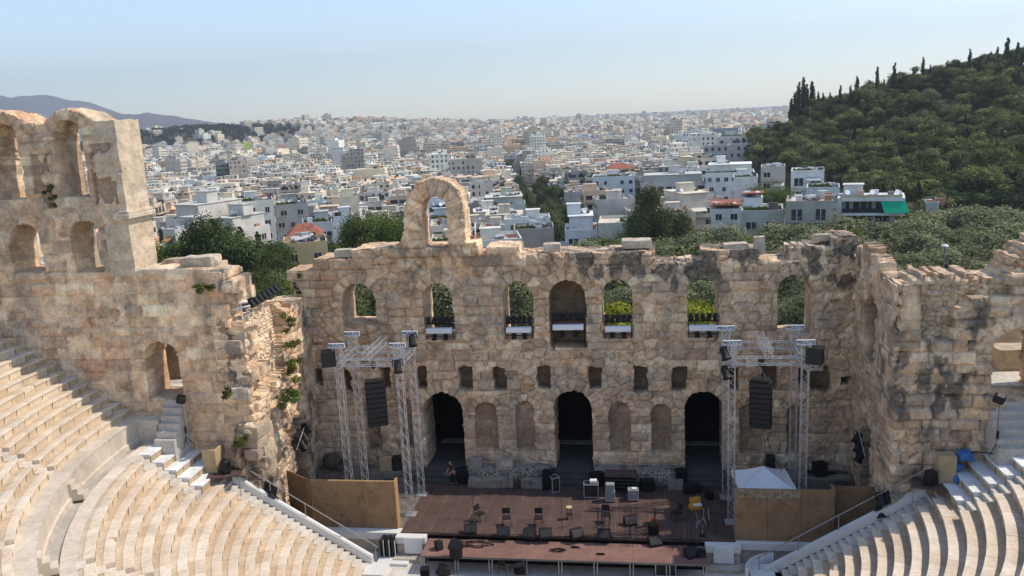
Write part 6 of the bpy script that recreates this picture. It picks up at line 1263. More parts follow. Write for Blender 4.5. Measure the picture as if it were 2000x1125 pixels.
def unit_window():
    return BX().b(-0.5, 0.5, -0.5, 0.5, -0.5, 0.5, (0.1, 0.1, 0.1)).mesh('window', GLASS), BX().b(-0.54, 0.54, -0.3, 0.45, 0.44, 0.52, (0.55, 0.54, 0.5)).b(-0.04, 0.04, -0.56, 0.4, -0.5, 0.5, (0.55, 0.54, 0.5)).b(-0.56, 0.56, -0.9, 0.45, -0.54, -0.48, (0.55, 0.54, 0.5)).mesh('frame', PLASTER)
WIN_M, FRAME_M = unit_window()
def window(parent, face, u, z, w, h, hw, hd, frame=True):
    """face 0:-Y 1:+X 2:+Y 3:-X of a body of half sizes hw, hd"""
    a = [0, PI/2, PI, -PI/2][face]; x, y = [(u, -hd), (hw, u), (-u, hd), (-hw, -u)][face]
    o = link_mesh('window', WIN_M, parent, (x, y, z)); o.rotation_euler = (0, 0, a); o.scale = (w, 0.12, h)
    if frame: link_mesh('frame', FRAME_M, o)
    return o
HEATER = (BX().b(-0.9, 0.9, -0.6, 0.6, 0.25, 0.35, (0.03, 0.035, 0.05)).b(-0.8, 0.8, 0.45, 0.85, 0.7, 1.1, (0.7, 0.7, 0.7)).b(-0.8, -0.7, -0.5, 0.7, 0, 0.7, (0.4, 0.4, 0.4)).b(0.7, 0.8, -0.5, 0.7, 0, 0.7, (0.4, 0.4, 0.4)).mesh('solar_heater', PLASTER))
_am = MB().tube((0, 0, 0), (0, 0, 3.0), 0.035, 4); 
for k in range(4): _am.tube((-0.6+0.06*k, 0, 2.9-0.18*k), (0.6-0.06*k, 0, 2.9-0.18*k), 0.02, 4)
ANT = _am.mesh('antenna', STEEL); DISH = MB().lathe([(0.05, 0), (0.35, 0.08), (0.5, 0.2)], (0, 0, 0.8), 12, (0.3, -0.8, 0.5)).tube((0, 0, 0), (0, 0, 0.8), 0.04, 4).mesh('dish', WHITE)
_rp = leaves(np.array([(x, 0, 0.35+0.12*math.sin(x*5)) for x in np.linspace(-2.2, 2.2, 9)]), np.full(9, 0.42), 700, 0.16, np.random.RandomState(3), 0.9, 0.2); RPL = np_mesh('roof_plants', _rp[0], _rp[1], LM['broad'], _rp[2])
BN = [0]
def building(x, y, rot, w, d, zb, zt, colour, seed, detail=2, fl=3.05, balc=(0, 1), awn=None, roof='flat', hut=True, blank=(), glass=None, setback=None, base=None, group='apartment blocks of the city', name='apartment_block', plants=None, roofcol=None, open_=0.62, railcol=None):
    """one Athenian block: body, set-back top floor, balconies, windows, roof hut, heaters, aerials"""
    r = random.Random(seed); t = empty(name, (x, y, zb), rot); H = zt-zb; n = max(1, int(H/fl)); fl = H/n; hw, hd = w/2, d/2; col = np.array(colour)*r.uniform(0.94, 1.04)
    sb = (r.random() < 0.55 and n >= 4) if setback is None else setback; nb = n-1 if sb else n; alpha = 0.0 if detail >= 2 else r.uniform(0.4, 1.0)
    bd = BX(); zt_b = nb*fl; bd.b(-hw, hw, -hd, hd, -8, zt_b, col, alpha); rc = np.array(roofcol) if roofcol is not None else np.array((0.48, 0.46, 0.43))*r.uniform(0.75, 1.2)
    i_ = 0.2
    if roof == 'flat':
        bd.b(-hw+i_, hw-i_, -hd+i_, hd-i_, zt_b, zt_b+0.03, rc)
        for a in ((-hw, hw, -hd, -hd+i_), (-hw, hw, hd-i_, hd), (-hw, -hw+i_, -hd+i_, hd-i_), (hw-i_, hw, -hd+i_, hd-i_)): bd.b(*a, zt_b, zt_b+0.75, col)
    if roof == 'flat' and detail >= 1:
        for k in range(r.randint(4, 9)):
            ux, uy = r.uniform(-hw*0.85, hw*0.8), r.uniform(-hd*0.85, hd*0.8); bd.b(ux, ux+r.uniform(0.5, 2.2), uy, uy+r.uniform(0.5, 1.6), zt_b+0.03, zt_b+r.uniform(0.6, 1.7), np.array(r.choice(((0.6, 0.6, 0.58), (0.12, 0.12, 0.12), (0.35, 0.33, 0.3), (0.45, 0.22, 0.14), (0.07, 0.1, 0.04), (0.65, 0.63, 0.6)))))
    if detail == 1:
        for face in balc:
            if face in blank: continue
            L = hw if face == 0 else hd
            for f in range(1, nb):
                u0 = -L+0.5
                while u0 < L-1.2:
                    u1 = min(u0+r.uniform(1.4, 4.0), L-0.4); za, zc = f*fl+0.1, f*fl+2.35; dk = np.array((0.07, 0.068, 0.065))*r.uniform(0.6, 2.2)
                    if face == 0: bd.b(u0, u1, -hd-0.04, -hd+0.05, za, zc, dk)
                    elif face == 1: bd.b(hw-0.05, hw+0.04, u0, u1, za, zc, dk)
                    else: bd.b(-hw-0.04, -hw+0.05, u0, u1, za, zc, dk)
                    u0 = u1+r.uniform(0.5, 2.0)
    if sb: bd.b(-hw+1.2, hw-1.0, -hd+2.2, hd-0.5, zt_b+0.03, zt_b+fl-0.05, col*1.02, alpha); bd.b(-hw+0.8, hw-0.8, -hd+1.3, hd-0.4, zt_b+fl-0.05, zt_b+fl+0.12, col*1.05)
    bd.build('wall', t)
    zr = zt_b+fl+0.12 if sb else zt_b+0.03
    if hut and roof == 'flat':
        hx = r.uniform(-hw*0.5, hw*0.5); hy = r.uniform(-hd*0.2, hd*0.5); hs = r.uniform(1.4, 2.4)
        h = BX().b(hx-hs, hx+hs, hy-1.6, hy+1.6, zr, zr+2.5, col*r.uniform(0.92, 1.08)).b(hx-hs-0.2, hx+hs+0.2, hy-1.8, hy+1.8, zr+2.5, zr+2.65, col*0.9); h.build('roof_hut', t)
    if detail >= 1:
        for k in range(r.randint(1, 4)): o = link_mesh('solar_heater', HEATER, t, (r.uniform(-hw*0.7, hw*0.7), r.uniform(-hd*0.5, hd*0.6), zr)); o.rotation_euler = (0, 0, 0.6)
        for k in range(r.randint(1, 3)): link_mesh('antenna', ANT, t, (r.uniform(-hw*0.8, hw*0.8), r.uniform(-hd*0.6, hd*0.8), zr))
        if r.random() < 0.4: link_mesh('dish', DISH, t, (r.uniform(-hw*0.8, hw*0.8), -hd*0.6, zr))
    if plants or (plants is None and detail >= 1 and r.random() < 0.3):
        for k in range(max(1, int(w/6))): o = link_mesh('roof_plants', RPL, t, (-hw+3+k*5.2, -hd+0.7, zt_b+0.5)); o.scale = (1, 1, r.uniform(0.8, 1.5))
    if roof == 'tile':
        mb = MB(); e = 0.5; mb.add([(-hw-e, -hd-e, zt_b), (hw+e, -hd-e, zt_b), (hw+e, hd+e, zt_b), (-hw-e, hd+e, zt_b), (-hw*0.45, 0, zt_b+2.0), (hw*0.45, 0, zt_b+2.0)], [(0, 1, 5, 4), (1, 2, 5), (2, 3, 4, 5), (3, 0, 4), (0, 3, 2, 1)]); mb.build('roof', TILE, t)
        MB().b2(hw*0.2, hw*0.2+1, 0.4, 1.3, zt_b+0.8, zt_b+2.9).build('chimney', WHITE, t)
    if roof == 'red': MB().b2(-hw-0.25, hw+0.25, -hd-0.25, hd+0.25, zt_b+0.78, zt_b+0.98).build('roof', TILE, t)
    for f in range(nb-1, max(-1, nb-1-(5 if detail >= 2 else 4)), -1):
        z0 = f*fl
        for face in (0, 1, 3):
            L = hw if face == 0 else hd
            if face in blank: continue
            if face in balc and detail >= 1 and f > 0:
                dep = 1.3; ex = L-0.3; pc = col*r.choice((1.05, 0.9, 1.0)) if railcol is None else np.array(railcol); s = BX()
                def q(a0, a1, b0, b1, za, zb_, cc):
                    if face == 0: s.b(a0, a1, -hd-b1, -hd-b0, za, zb_, cc)
                    elif face == 1: s.b(hw+b0, hw+b1, a0, a1, za, zb_, cc)
                    else: s.b(-hw-b1, -hw-b0, a0, a1, za, zb_, cc)
                solid = r.random() < open_ or railcol is not None
                q(-ex, ex, 0.0, dep, z0-0.2, z0+0.06, col*1.04); q(-ex, ex, dep-0.07, dep, z0+0.06, z0+(0.95 if solid else 0.35), pc if solid else col*0.8)
                if not solid: q(-ex, ex, dep-0.05, dep-0.01, z0+0.90, z0+0.96, np.array((0.25, 0.25, 0.25)))
                s.build('balcony', t)
                if r.random() < (0.22 if awn is None else 0.6) and face == 0:
                    aw = r.choice(('cream', 'grey', 'cream', 'green', 'orange')) if awn is None else awn; mb = MB(); xa = r.uniform(-ex, 0); xb = xa+r.uniform(3, max(3.2, ex)); xb = min(xb, ex); mb.add([(xa, -hd-0.02, z0+2.6), (xb, -hd-0.02, z0+2.6), (xb, -hd-1.6, z0+1.75), (xa, -hd-1.6, z0+1.75), (xa, -hd-1.6, z0+1.5), (xb, -hd-1.6, z0+1.5)], [(0, 1, 2, 3), (3, 2, 5, 4)]); mb.build('awning', AWN[aw], t)
            if detail >= 2:
                nw = max(1, int(2*L/r.uniform(2.6, 3.6))); bal = face in balc and f > 0
                for k in range(nw):
                    u = -L+(k+0.5)*2*L/nw+r.uniform(-0.15, 0.15); 
                    if r.random() < 0.1: continue
                    ww, hh = (r.uniform(1.7, 2.6), 2.2) if bal else (r.uniform(0.9, 1.5), 1.35)
                    if glass is not None: ww, hh = 2*L/nw*0.94, fl*0.66
                    o = window(t, face, u, z0+(hh/2+0.1 if bal or glass is not None else 1.65), ww, hh, hw, hd, detail >= 3)
    wn_ = base or ''
    pend(t, wn_, 'building', group, (x, y, zt)); return t
ST1 = at_z(1130, 490, -14.0); ST2 = at_z(1042, 392, -21.5); STA = math.atan2(ST2[1]-ST1[1], ST2[0]-ST1[0])-PI/2      # direction of the tree lined street
def where(px, d):
    for lim, s in ((330, 'beside the tall arched ruin'), (480, 'above the dark left pines'), (640, 'above the yellow house'), (790, 'left of the lone arch'), (935, 'behind the lone arch'), (1035, 'right of the lone arch'), (1150, 'along the tree lined street'), (1330, 'above the cream terrace'), (1480, 'below the wooded hill'), (9999, 'at the hill foot')):
        if px < lim: break
    return s
HB = []
def hero(pl_, pr_, yt, dist, dep, col, lab, rot=None, **k):
    a, b = at_d(pl_, yt, dist), at_d(pr_, yt, dist); w = math.hypot(b[0]-a[0], b[1]-a[1]); rt = math.atan2(b[1]-a[1], b[0]-a[0]) if rot is None else rot
    c = (a+b)/2; n = np.array((-math.sin(rt), math.cos(rt))); x, y = c[0]+n[0]*dep/2, c[1]+n[1]*dep/2; zb = float(ground_z(x, y))-0.5; HB.append((x, y, max(w, dep)*0.55))
    if dist < 310 and k.get('detail') == 2: k['detail'] = 3
    return building(x, y, rt, w, dep, zb, max((a[2]+b[2])/2, zb+3.2), col, int(pl_*7+yt), base=lab, **k)
W_, CR_, GR_, BW_ = (0.74, 0.72, 0.67), (0.64, 0.58, 0.48), (0.44, 0.42, 0.39), (0.66, 0.66, 0.67)
def modern_house():
    """long two storey house: white slabs, recessed dark glazing, dark railings, teal awning at its right end"""
    a, b = at_d(1634, 400, 172), at_d(1768, 400, 172); w = math.hypot(b[0]-a[0], b[1]-a[1]); rt = math.atan2(b[1]-a[1], b[0]-a[0]); n = np.array((-math.sin(rt), math.cos(rt))); c = (a+b)/2; D = 10.0
    x, y = c[0]+n[0]*D/2, c[1]+n[1]*D/2; zb = float(ground_z(x, y))-0.5; HB.append((x, y, 9)); t = empty('house', (x, y, zb), rt); zs = [at_d(1700, py, 172)[2]-zb for py in (446, 419, 391)]; hw, hd = w/2, D/2; wc, gc = np.array((0.62, 0.61, 0.59)), np.array((0.40, 0.40, 0.40))
    BX().b(-hw+0.3, hw-1.6, -hd+1.7, hd, -8, zs[2], gc).b(-hw, -hw+0.9, -hd+0.3, hd, -8, zs[2]+0.4, wc*0.8).b(-hw+0.3, hw-1.6, -hd+0.4, hd, -8, zs[0]-0.2, gc).build('wall', t)
    for k, z in enumerate(zs): BX().b(-hw+0.95, hw+(0.0 if k else -1.0), -hd, hd-0.3, z-0.2, z+(0.30 if k < 2 else 0.42), wc).build('floor_slab', t)
    for k in (0, 1):
        h = zs[k+1]-zs[k]; 
        for q in range(6): xx = -hw+1.6+q*(w-4.0)/6; g = BX().b(xx, xx+(w-4.0)/6-(0.22 if q % 3 else 0.7), -hd+1.6, -hd+1.69, zs[k]+0.35, zs[k+1]-0.3, (0.05, 0.05, 0.06)).build('window', t, GLASS)
        BX().b(-hw+1.0, hw-0.15, -hd+0.05, -hd+0.12, zs[k]+0.32, zs[k]+1.15, (0.035, 0.037, 0.042)).build('railing', t)
    z = zs[2]+0.42; BX().b(-hw+0.6, hw-0.5, -hd+0.3, -hd+0.42, z, z+0.55, (0.45, 0.38, 0.26)).b(hw-0.6, hw-0.5, -hd+0.42, hd-1, z, z+0.5, (0.55, 0.53, 0.5)).build('roof_parapet', t)
    BX().b(-hw+1, -hw+4.5, 0.5, 3.6, z, z+2.0, (0.5, 0.49, 0.47)).b(-hw+0.8, -hw+4.7, 0.3, 3.8, z+2.0, z+2.12, (0.6, 0.58, 0.55)).build('roof_hut', t); BX().b(0, 1.4, 1, 2.2, z, z+0.9, (0.6, 0.6, 0.6)).b(3, 4.1, 0, 1, z, z+0.7, (0.2, 0.19, 0.18)).b(-2, -1.2, -2, -1, z, z+1.1, (0.45, 0.3, 0.2)).build('roof_box', t)
    for q in range(3): link_mesh('antenna', ANT, t, (-3+3.1*q, 1.5-q, z)); link_mesh('dish', DISH, t, (-4.2+4.4*q, -hd+2.5, z))
    z = zs[2]-0.25; mb = MB(); mb.add([(hw-4.2, -hd-0.05, z), (hw+0.1, -hd-0.05, z), (hw+0.7, -hd-1.2, z-2.0), (hw-3.5, -hd-1.2, z-2.0), (hw-4.2, -hd+0.0, z-0.05), (hw+0.1, -hd+0.0, z-0.05), (hw+0.7, -hd-1.15, z-2.05), (hw-3.5, -hd-1.15, z-2.05)], [(0, 1, 2, 3), (7, 6, 5, 4), (0, 3, 7, 4), (1, 5, 6, 2)]); mb.build('awning', AWN['green'], t)
    pend(t, 'low modern house with dark glazed floors and a bright green awning', 'building', 'houses at the edge of the grove', (x, y, zb+8))
modern_house()
hero(1535, 1627, 400, 170, 11, (0.40, 0.37, 0.32), 'grey house with a tan roof terrace beside the green awning', detail=3, balc=(0,), setback=False, name='house', group='houses at the edge of the grove', roofcol=(0.52, 0.33, 0.18), open_=0.2, hut=False)
hero(1448, 1530, 418, 178, 12, (0.55, 0.51, 0.43), 'cream house covered with climbing plants below the white hut', detail=3, balc=(0,), setback=False, name='house', group='houses at the edge of the grove', plants=True, hut=False)
hero(1453, 1490, 386, 184, 5, W_, 'white roof cabin with a red top between cream roofs', detail=2, balc=(), roof='red', setback=False, name='cabin', hut=False, fl=4)
hero(1388, 1448, 408, 200, 12, W_, 'low white house with a red flat roof near the grove', hut=False, detail=2, balc=(), roof='red', setback=False, name='house', group='houses at the edge of the grove')
hero(1168, 1318, 440, 192, 14, CR_, 'long low cream house with a parapet and pale green glass', detail=2, balc=(), blank=(0,), setback=False, name='house', group='houses at the edge of the grove', roofcol=(0.62, 0.54, 0.42), hut=False)
o_ = hero(1102, 1166, 424, 200, 12, BW_, 'blue grey house with a glazed top floor on the corner of the tree lined street', detail=3, balc=(0, 3), setback=True, name='house', group='houses at the edge of the grove')
hero(1157, 1240, 348, 330, 16, BW_, 'plain bluish white block with few windows above the cream terrace', detail=2, balc=(3,), setback=False)
hero(1378, 1474, 322, 300, 14, W_, 'white block with a planted top terrace below the wooded hill', detail=2, balc=(), plants=True, setback=True)
hero(1432, 1480, 350, 280, 13, W_, 'blank white block in front of the one with the planted terrace', detail=2, balc=(), blank=(0,), setback=False)
hero(1330, 1398, 378, 255, 18, (0.66, 0.58, 0.46), 'cream block with stacked loggias behind the tall feathery tree', detail=2, balc=(0, 1), setback=True, rot=0.35)
hero(1252, 1376, 342, 310, 14, (0.50, 0.49, 0.46), 'wide grey block with a pale green glass top floor', detail=2, balc=(0,), setback=True)
hero(1374, 1458, 287, 405, 16, GR_, 'bare concrete block near the top of the houses by the hill', detail=1, balc=(), blank=(0,), setback=False)
hero(1405, 1478, 268, 425, 14, (0.60, 0.57, 0.50), 'cream block with planted terraces high beside the hill', detail=1, plants=True)
hero(1497, 1523, 243, 455, 12, (0.66, 0.60, 0.46), 'pale yellow block touching the dark cypresses of the ridge', detail=1, setback=False)
hero(1464, 1496, 247, 450, 12, W_, 'white block with a red roof just left of the ridge cypresses', detail=1, roof='red', setback=False)
hero(1486, 1534, 330, 262, 12, (0.55, 0.50, 0.42), 'flat house with a cream canopy at the hill foot', hut=False, setback=False, detail=2, balc=(0,), awn='cream')
hero(1545, 1610, 338, 240, 12, W_, 'white house with a grey awning between the trees of the hill foot', hut=False, setback=False, detail=2, balc=(0,), awn='grey'); hero(1575, 1640, 372, 205, 10, (0.58, 0.60, 0.58), 'pale house with a glazed terrace above the tan roof', hut=False, setback=False, detail=2, balc=(0,), glass=1)
hero(1808, 1834, 402, 190, 5, (0.5, 0.48, 0.45), 'small grey shed among the trees right of the green awning', detail=2, balc=(), setback=False, hut=False, name='shed', fl=4)
hero(882, 1030, 306, 900, 30, (0.74, 0.73, 0.71), 'long white block with a row of dark windows in the middle of the city', detail=1, balc=(), setback=False)
hero(1257, 1275, 250, 1150, 20, (0.68, 0.62, 0.52), 'tall cream slab, left of two joined towers in the far city', detail=0, setback=False); hero(1276, 1297, 259, 1150, 20, (0.66, 0.60, 0.50), 'lower cream slab, right of two joined towers in the far city', detail=0, setback=False)
hero(1128, 1149, 263, 1150, 25, (0.78, 0.78, 0.76), 'bright white tower in the far city above the street', detail=0, setback=False, blank=(0,)); hero(1152, 1205, 266, 1250, 25, (0.30, 0.36, 0.44), 'bluish block beside the bright white tower in the far city', detail=0, setback=False)
hero(1333, 1392, 257, 850, 25, (0.66, 0.65, 0.63), 'white office block with a grid of windows near the hill', detail=0, setback=False); hero(1372, 1440, 253, 1000, 30, (0.25, 0.29, 0.35), 'dark blue glass office block behind the gridded one', detail=0, setback=False)
hero(942, 1026, 386, 290, 14, (0.56, 0.56, 0.47), 'pale green block with a lush roof terrace right of the lone arch', detail=2, balc=(0,), plants=True, setback=True)
hero(1003, 1082, 452, 205, 12, (0.38, 0.35, 0.31), 'blank stained concrete block at the lower end of the street', detail=2, balc=(), blank=(0,), setback=False, hut=False, plants=True)
hero(985, 1075, 432, 222, 10, W_, 'white low block with an orange hut behind the stained concrete one', detail=2, balc=(), setback=False)
hero(838, 884, 408, 222, 12, BW_, 'bluish white balconied block seen through the lone arch', detail=2, balc=(0,), setback=True)
hero(303, 392, 402, 205, 16, (0.60, 0.56, 0.49), 'cream block with stacked balconies and awnings beside the tall ruin', detail=3, balc=(0, 1), setback=True, awn='cream', rot=-0.35)
hero(308, 352, 455, 176, 10, (0.55, 0.52, 0.46), 'lower balconied block tight beside the tall ruin', detail=3, balc=(0, 1), setback=False, awn='orange', rot=-0.45)
hero(392, 455, 428, 200, 13, (0.56, 0.53, 0.47), 'pale block with a dark loggia above the left pines', detail=2, balc=(0,), setback=True, rot=-0.3)
hero(452, 534, 398, 225, 14, (0.62, 0.62, 0.54), 'pale greenish block with a blank wall above the left pines', detail=2, balc=(), setback=False, blank=(3,)); hero(536, 602, 404, 228, 15, (0.34, 0.33, 0.31), 'grey concrete block with a blank side above the left cypresses', detail=2, balc=(), setback=False)
hero(628, 690, 428, 228, 13, BW_, 'bluish white house with small square windows left of the lone arch', detail=2, balc=(), setback=False); hero(662, 700, 388, 262, 13, (0.70, 0.62, 0.44), 'sunlit cream block with a blank wall left of the lone arch', detail=2, balc=(), blank=(0,), setback=False); hero(590, 650, 440, 190, 9, (0.5, 0.49, 0.46), 'low grey roof terrace behind the red tiled house', detail=2, balc=(0,))
hero(553, 640, 482, 142, 10, (0.60, 0.45, 0.24), 'yellow house with a flat brown roof behind the left end of the stage wall', detail=3, balc=(), setback=False, name='house', roofcol=(0.33, 0.25, 0.18), hut=False)
hero(565, 628, 462, 160, 9, (0.62, 0.55, 0.42), 'house with red tiled roof and white chimneys behind the yellow house', detail=2, balc=(), roof='tile', setback=False, name='house')
hero(448, 482, 314, 640, 20, (0.52, 0.43, 0.36), 'tall pinkish block with a blank side in the left of the city', detail=1, balc=(), blank=(1,), setback=False); hero(420, 447, 320, 660, 18, (0.25, 0.25, 0.25), 'dark balconied block joined to the tall pinkish one', detail=1, setback=False)
hero(476, 489, 280, 1400, 20, (0.55, 0.66, 0.16), 'lime green block in the far left of the city', detail=0, setback=False, blank=(0,)); hero(538, 566, 283, 1300, 20, (0.64, 0.42, 0.32), 'salmon pink block in the far left of the city', detail=0, setback=False)
# -- ordinary lots on a street grid: the largest in view as blocks of their own, the rest as one mass
lots = []; rg = random.Random(12); cs, sn = math.cos(STA), math.sin(STA)
def push(s, t, w, d, far): 
    x = ST1[0]+t*cs-s*sn; y = ST1[1]+t*sn+s*cs; dd = math.hypot(x-CX, y-CY)
    if dd < 150: return
    z = float(ground_z(x, y)); p = proj((x, y, z)); 
    if p[2] < 5 or not (-150 < p[0] < 2150): return
    if p[0] > 1380 and (z > -17 or dd < 300) and dd < 620: return
    if p[0] > 1480 and dd < 560: return
    if dd < 186 or (p[0] > 1120 and dd < 215): return
    if dd < 205 and p[0] < 560: return
    if any(math.hypot(x-a, y-b) < c+w*0.5+1 for a, b, c in HB): return
    lots.append((dd, x, y, z, w, d, p[0], far))
s = -90.0; row = 0
while s < 900:
    t = -520.0; k = 0; row += 1
    while t < 620:
        w = rg.uniform(9.0, 14.0)
        if not (-7.5-w/2 < t < 7.5+w/2): push(s+rg.uniform(-1.2, 1.2), t, w-0.4, rg.uniform(11.0, 13.5), False)
        t += w/2+rg.uniform(9.0, 14.0)/2; k += 1
        if k % 5 == 0: t += 8.5
    s += 13.8 if row % 3 else 21.5
near = [l for l in lots if l[0] < 860]; near.sort()
far = []
dd = 845.0
while dd < 6300:
    step = 19+dd*0.0035; nn = int(1.25*dd/step); dist_ = int(dd/420)
    for k in range(nn):
        a = math.atan2(CF[1], CF[0])-0.625+1.25*(k+rg.random()*0.5)/nn; q = dd+rg.uniform(-0.3, 0.3)*step; x, y = CX+q*math.cos(a), CY+q*math.sin(a); 
        far.append((q, x, y, math.sin(math.floor(x/380)*3.1+math.floor(y/380)*1.7)*0.8+rg.choice((0, PI/2))))
    dd += step*1.02
vis = []; used = []
for l in near:
    dd, x, y, z, w, d, px, _ = l; fl = rg.choice((3, 4, 4, 5, 5, 6)) if dd > 330 else rg.choice((3, 3, 4, 4, 5)); 
    if dd < 205: fl = min(fl, 3)
    vis.append((dd, x, y, z, w, d, px, fl))
vis = [v for v in vis if 0 < v[6] < 2000 and v[6] > -20 and not (v[6] < 280 and v[0] > 400)]
SKIP = set(id(v) for v in vis)
indiv = vis[:255]; mass = vis[255:]
for i, (dd, x, y, z, w, d, px, fl) in enumerate(indiv):
    ci = rg.choices(range(len(WALLC)), (4, 4, 5, 3, 3, 3, 2, 1, 5, 2))[0]; col, cw = WALLC[ci]; det = 2 if dd < 330 else 1; red = rg.random() < 0.03
    band = 'in front rows' if dd < 300 else ('in nearer streets' if dd < 420 else 'in mid distance')
    building(x, y, STA+rg.uniform(-0.05, 0.05), w, d, z-0.5, z+fl*3.05, col, 3000+i, detail=det, balc=rg.choice(((0,), (0, 1), (0, 3), (0, 1), (0, 1, 3), (1,))), roof='tile' if red else 'flat', blank=rg.choice(((), (), (1,), (3,), (0,))), base='%s %d floor block %s %s' % (cw, fl, band, where(px, dd)) if not red else '%s tile roofed house %s %s' % (cw, band, where(px, dd)), setback=None if not red else False)
# the far city
B_C, B_S, B_R, B_K = [], [], [], []
def fb(x, y, z0, z1, w, d, r, col, a): B_C.append((x, y, (z0+z1)/2)); B_S.append((w, d, z1-z0)); B_R.append(r); B_K.append((*col, a))
for (dd, x, y, z, w, d, px, fl) in mass: far.append((dd, x, y, STA))
fa = np.array([(f[1], f[2]) for f in far]); fz = ground_z(fa[:, 0], fa[:, 1]); fp = proj(np.c_[fa, fz])
woods = [(HILLS[0][0], HILLS[0][1], 260, 330)]
for (q, x, y, r0), z, p in zip(far, fz, fp):
    if not (-60 < p[0] < 2060) or p[2] < 5: continue
    if p[0] > 1560 and p[1] > pl(p[0], HILLTOP)+6: continue
    if p[0] > 1480 and q < 700: continue
    if any(((x-a)/b)**2+((y-c)/d)**2 < 1+0.3*rg.random() for a, c, b, d in woods) and rg.random() < 0.93: continue
    if rg.random() < 0.06: continue
    if any(math.hypot(x-a, y-b) < c+9 for a, b, c in HB): continue
    lum = rg.random(); col, _ = WALLC[rg.choices(range(len(WALLC)), (4, 4, 5, 3, 3, 3, 2, 1, 5, 2))[0]]; col = np.minimum(np.array(col)*rg.uniform(0.85, 1.15), 0.8); fl = rg.choice((3, 4, 5, 5, 6, 6, 7)) if q > 900 else rg.choice((3, 4, 5, 5))
    if rg.random() < 0.025: fl += rg.randint(2, 5)
    w, d = rg.uniform(10, 19), rg.uniform(10, 17); sc = 1+q*0.00012; w *= sc; d *= sc; h = fl*3.05; fb(x, y, z-6, z+h, w, d, r0, col, rg.uniform(0.4, 1.0) if rg.random() < 0.6 else 0)
    cr0, sr0 = math.cos(r0), math.sin(r0)
    if rg.random() < 0.8: ox, oy = rg.uniform(-w*.2, w*.2), rg.uniform(-d*.2, d*.2); fb(x+ox*cr0-oy*sr0, y+ox*sr0+oy*cr0, z+h, z+h+rg.uniform(2.2, 3.1), w*rg.uniform(.25, .7), d*rg.uniform(.25, .6), r0, col*rg.uniform(.85, 1.08), 1)
    if q < 2400 and rg.random() < 0.8:
        dark = np.array((0.16, 0.15, 0.14)) if rg.random() < 0.5 else col*1.05
        for k in range(1, fl): fb(x, y, z+k*3.05-0.15, z+k*3.05+rg.choice((0.1, 0.8)), w+1.6, d+(1.6 if rg.random() < 0.5 else -0.6), r0, col*rg.choice((1.05, 0.92)), 0)
    if q < 1800:
        for k in range(rg.randint(2, 6)): ox, oy = rg.uniform(-w*.4, w*.4), rg.uniform(-d*.4, d*.4); fb(x+ox*cr0-oy*sr0, y+ox*sr0+oy*cr0, z+h, z+h+rg.uniform(.5, 1.4), rg.uniform(.8, 2.2), rg.uniform(.8, 2), r0, np.array(rg.choice(((.7, .7, .7), (.12, .12, .13), (.4, .38, .35), (.05, .08, .03), (.4, .15, .08)))), 0)
V, F, C = boxes(B_C, B_S, B_R, B_K)
tag(link_mesh('distant_city', np_mesh('distant_city', V, F, CITYM, C)), 'far spread of pale flat roofed city blocks reaching to the horizon', 'city', None, 'stuff')
# -- trees between the houses
for k in range(34):
    s = 10+k*8.2; 
    for side in (-1, 1):
        t = side*4.6+TR.uniform(-0.5, 0.5); x = ST1[0]+t*cs-s*sn; y = ST1[1]+t*sn+s*cs
        if math.hypot(x-CX, y-CY) > 190: put_tree('broad', 'dark', x, y, TR.uniform(7, 9.5), 'dark street tree on the %s side of the tree lined street' % ('left' if side < 0 else 'right'), 'street trees', 1.05)
n = 0
for l in range(4000):
    q = 230+900*TR.random()**1.3; a = math.atan2(CF[1], CF[0])-0.55+1.05*TR.random(); x, y = CX+q*math.cos(a), CY+q*math.sin(a); p = proj((x, y, float(ground_z(x, y))))
    if p[0] > 1440 or p[0] < 200: continue
    if any(math.hypot(x-b[1], y-b[2]) < 8.5 for b in near) or any(math.hypot(x-b[0], y-b[1]) < b[2]+3 for b in HB): continue
    put_tree(*TR.choice((('broad', 'broad'), ('broad', 'dark'), ('pine', 'dark'), ('cypress', 'cypress'))), x, y, TR.uniform(9, 14), 'dark tree between the city blocks %s' % where(p[0], q), 'trees between the houses', 1.0); n += 1
    if n > 110: break
V_, F_, C_ = [], [], []; n_ = 0; rnd = np.random.RandomState(9)
def fartree(x, y, h, tint, k=70):
    global n_
    c, r = blobs('broad', rnd); V, F, C = leaves(c, r, k, 0.13, rnd, 0.9); z = float(ground_z(x, y)); V_.append(V*np.array((h*1.25, h*1.25, h))+np.array((x, y, z))); F_.append(F+n_); C_.append(C*tint); n_ += len(V)
hx_, hy_ = HILLS[0][:2]
for k in range(900):
    a, b = rnd.normal(size=2)*0.55; fartree(hx_+a*260, hy_+b*330, rnd.uniform(9, 16), np.array((0.04, 0.052, 0.022))*rnd.uniform(0.7, 1.2), 60)
for k in range(420): a, b = rnd.normal(size=2); fartree(HILLS[1][0]+a*380, HILLS[1][1]+b*220, rnd.uniform(9, 18), np.array((0.04, 0.05, 0.022))*rnd.uniform(0.7, 1.2), 60)
for k in range(520):
    q = 1100+3800*rnd.rand(); a = math.atan2(CF[1], CF[0])-0.5+1.0*rnd.rand(); fartree(CX+q*math.cos(a), CY+q*math.sin(a), rnd.uniform(12, 20), np.array((0.045, 0.055, 0.022))*rnd.uniform(0.7, 1.2), 60)
tag(link_mesh('distant_trees', np_mesh('distant_trees', np.concatenate(V_), np.concatenate(F_), FARLEAF, np.concatenate(C_))), 'dark woods and scattered trees among the far city blocks', 'trees', None, 'stuff')
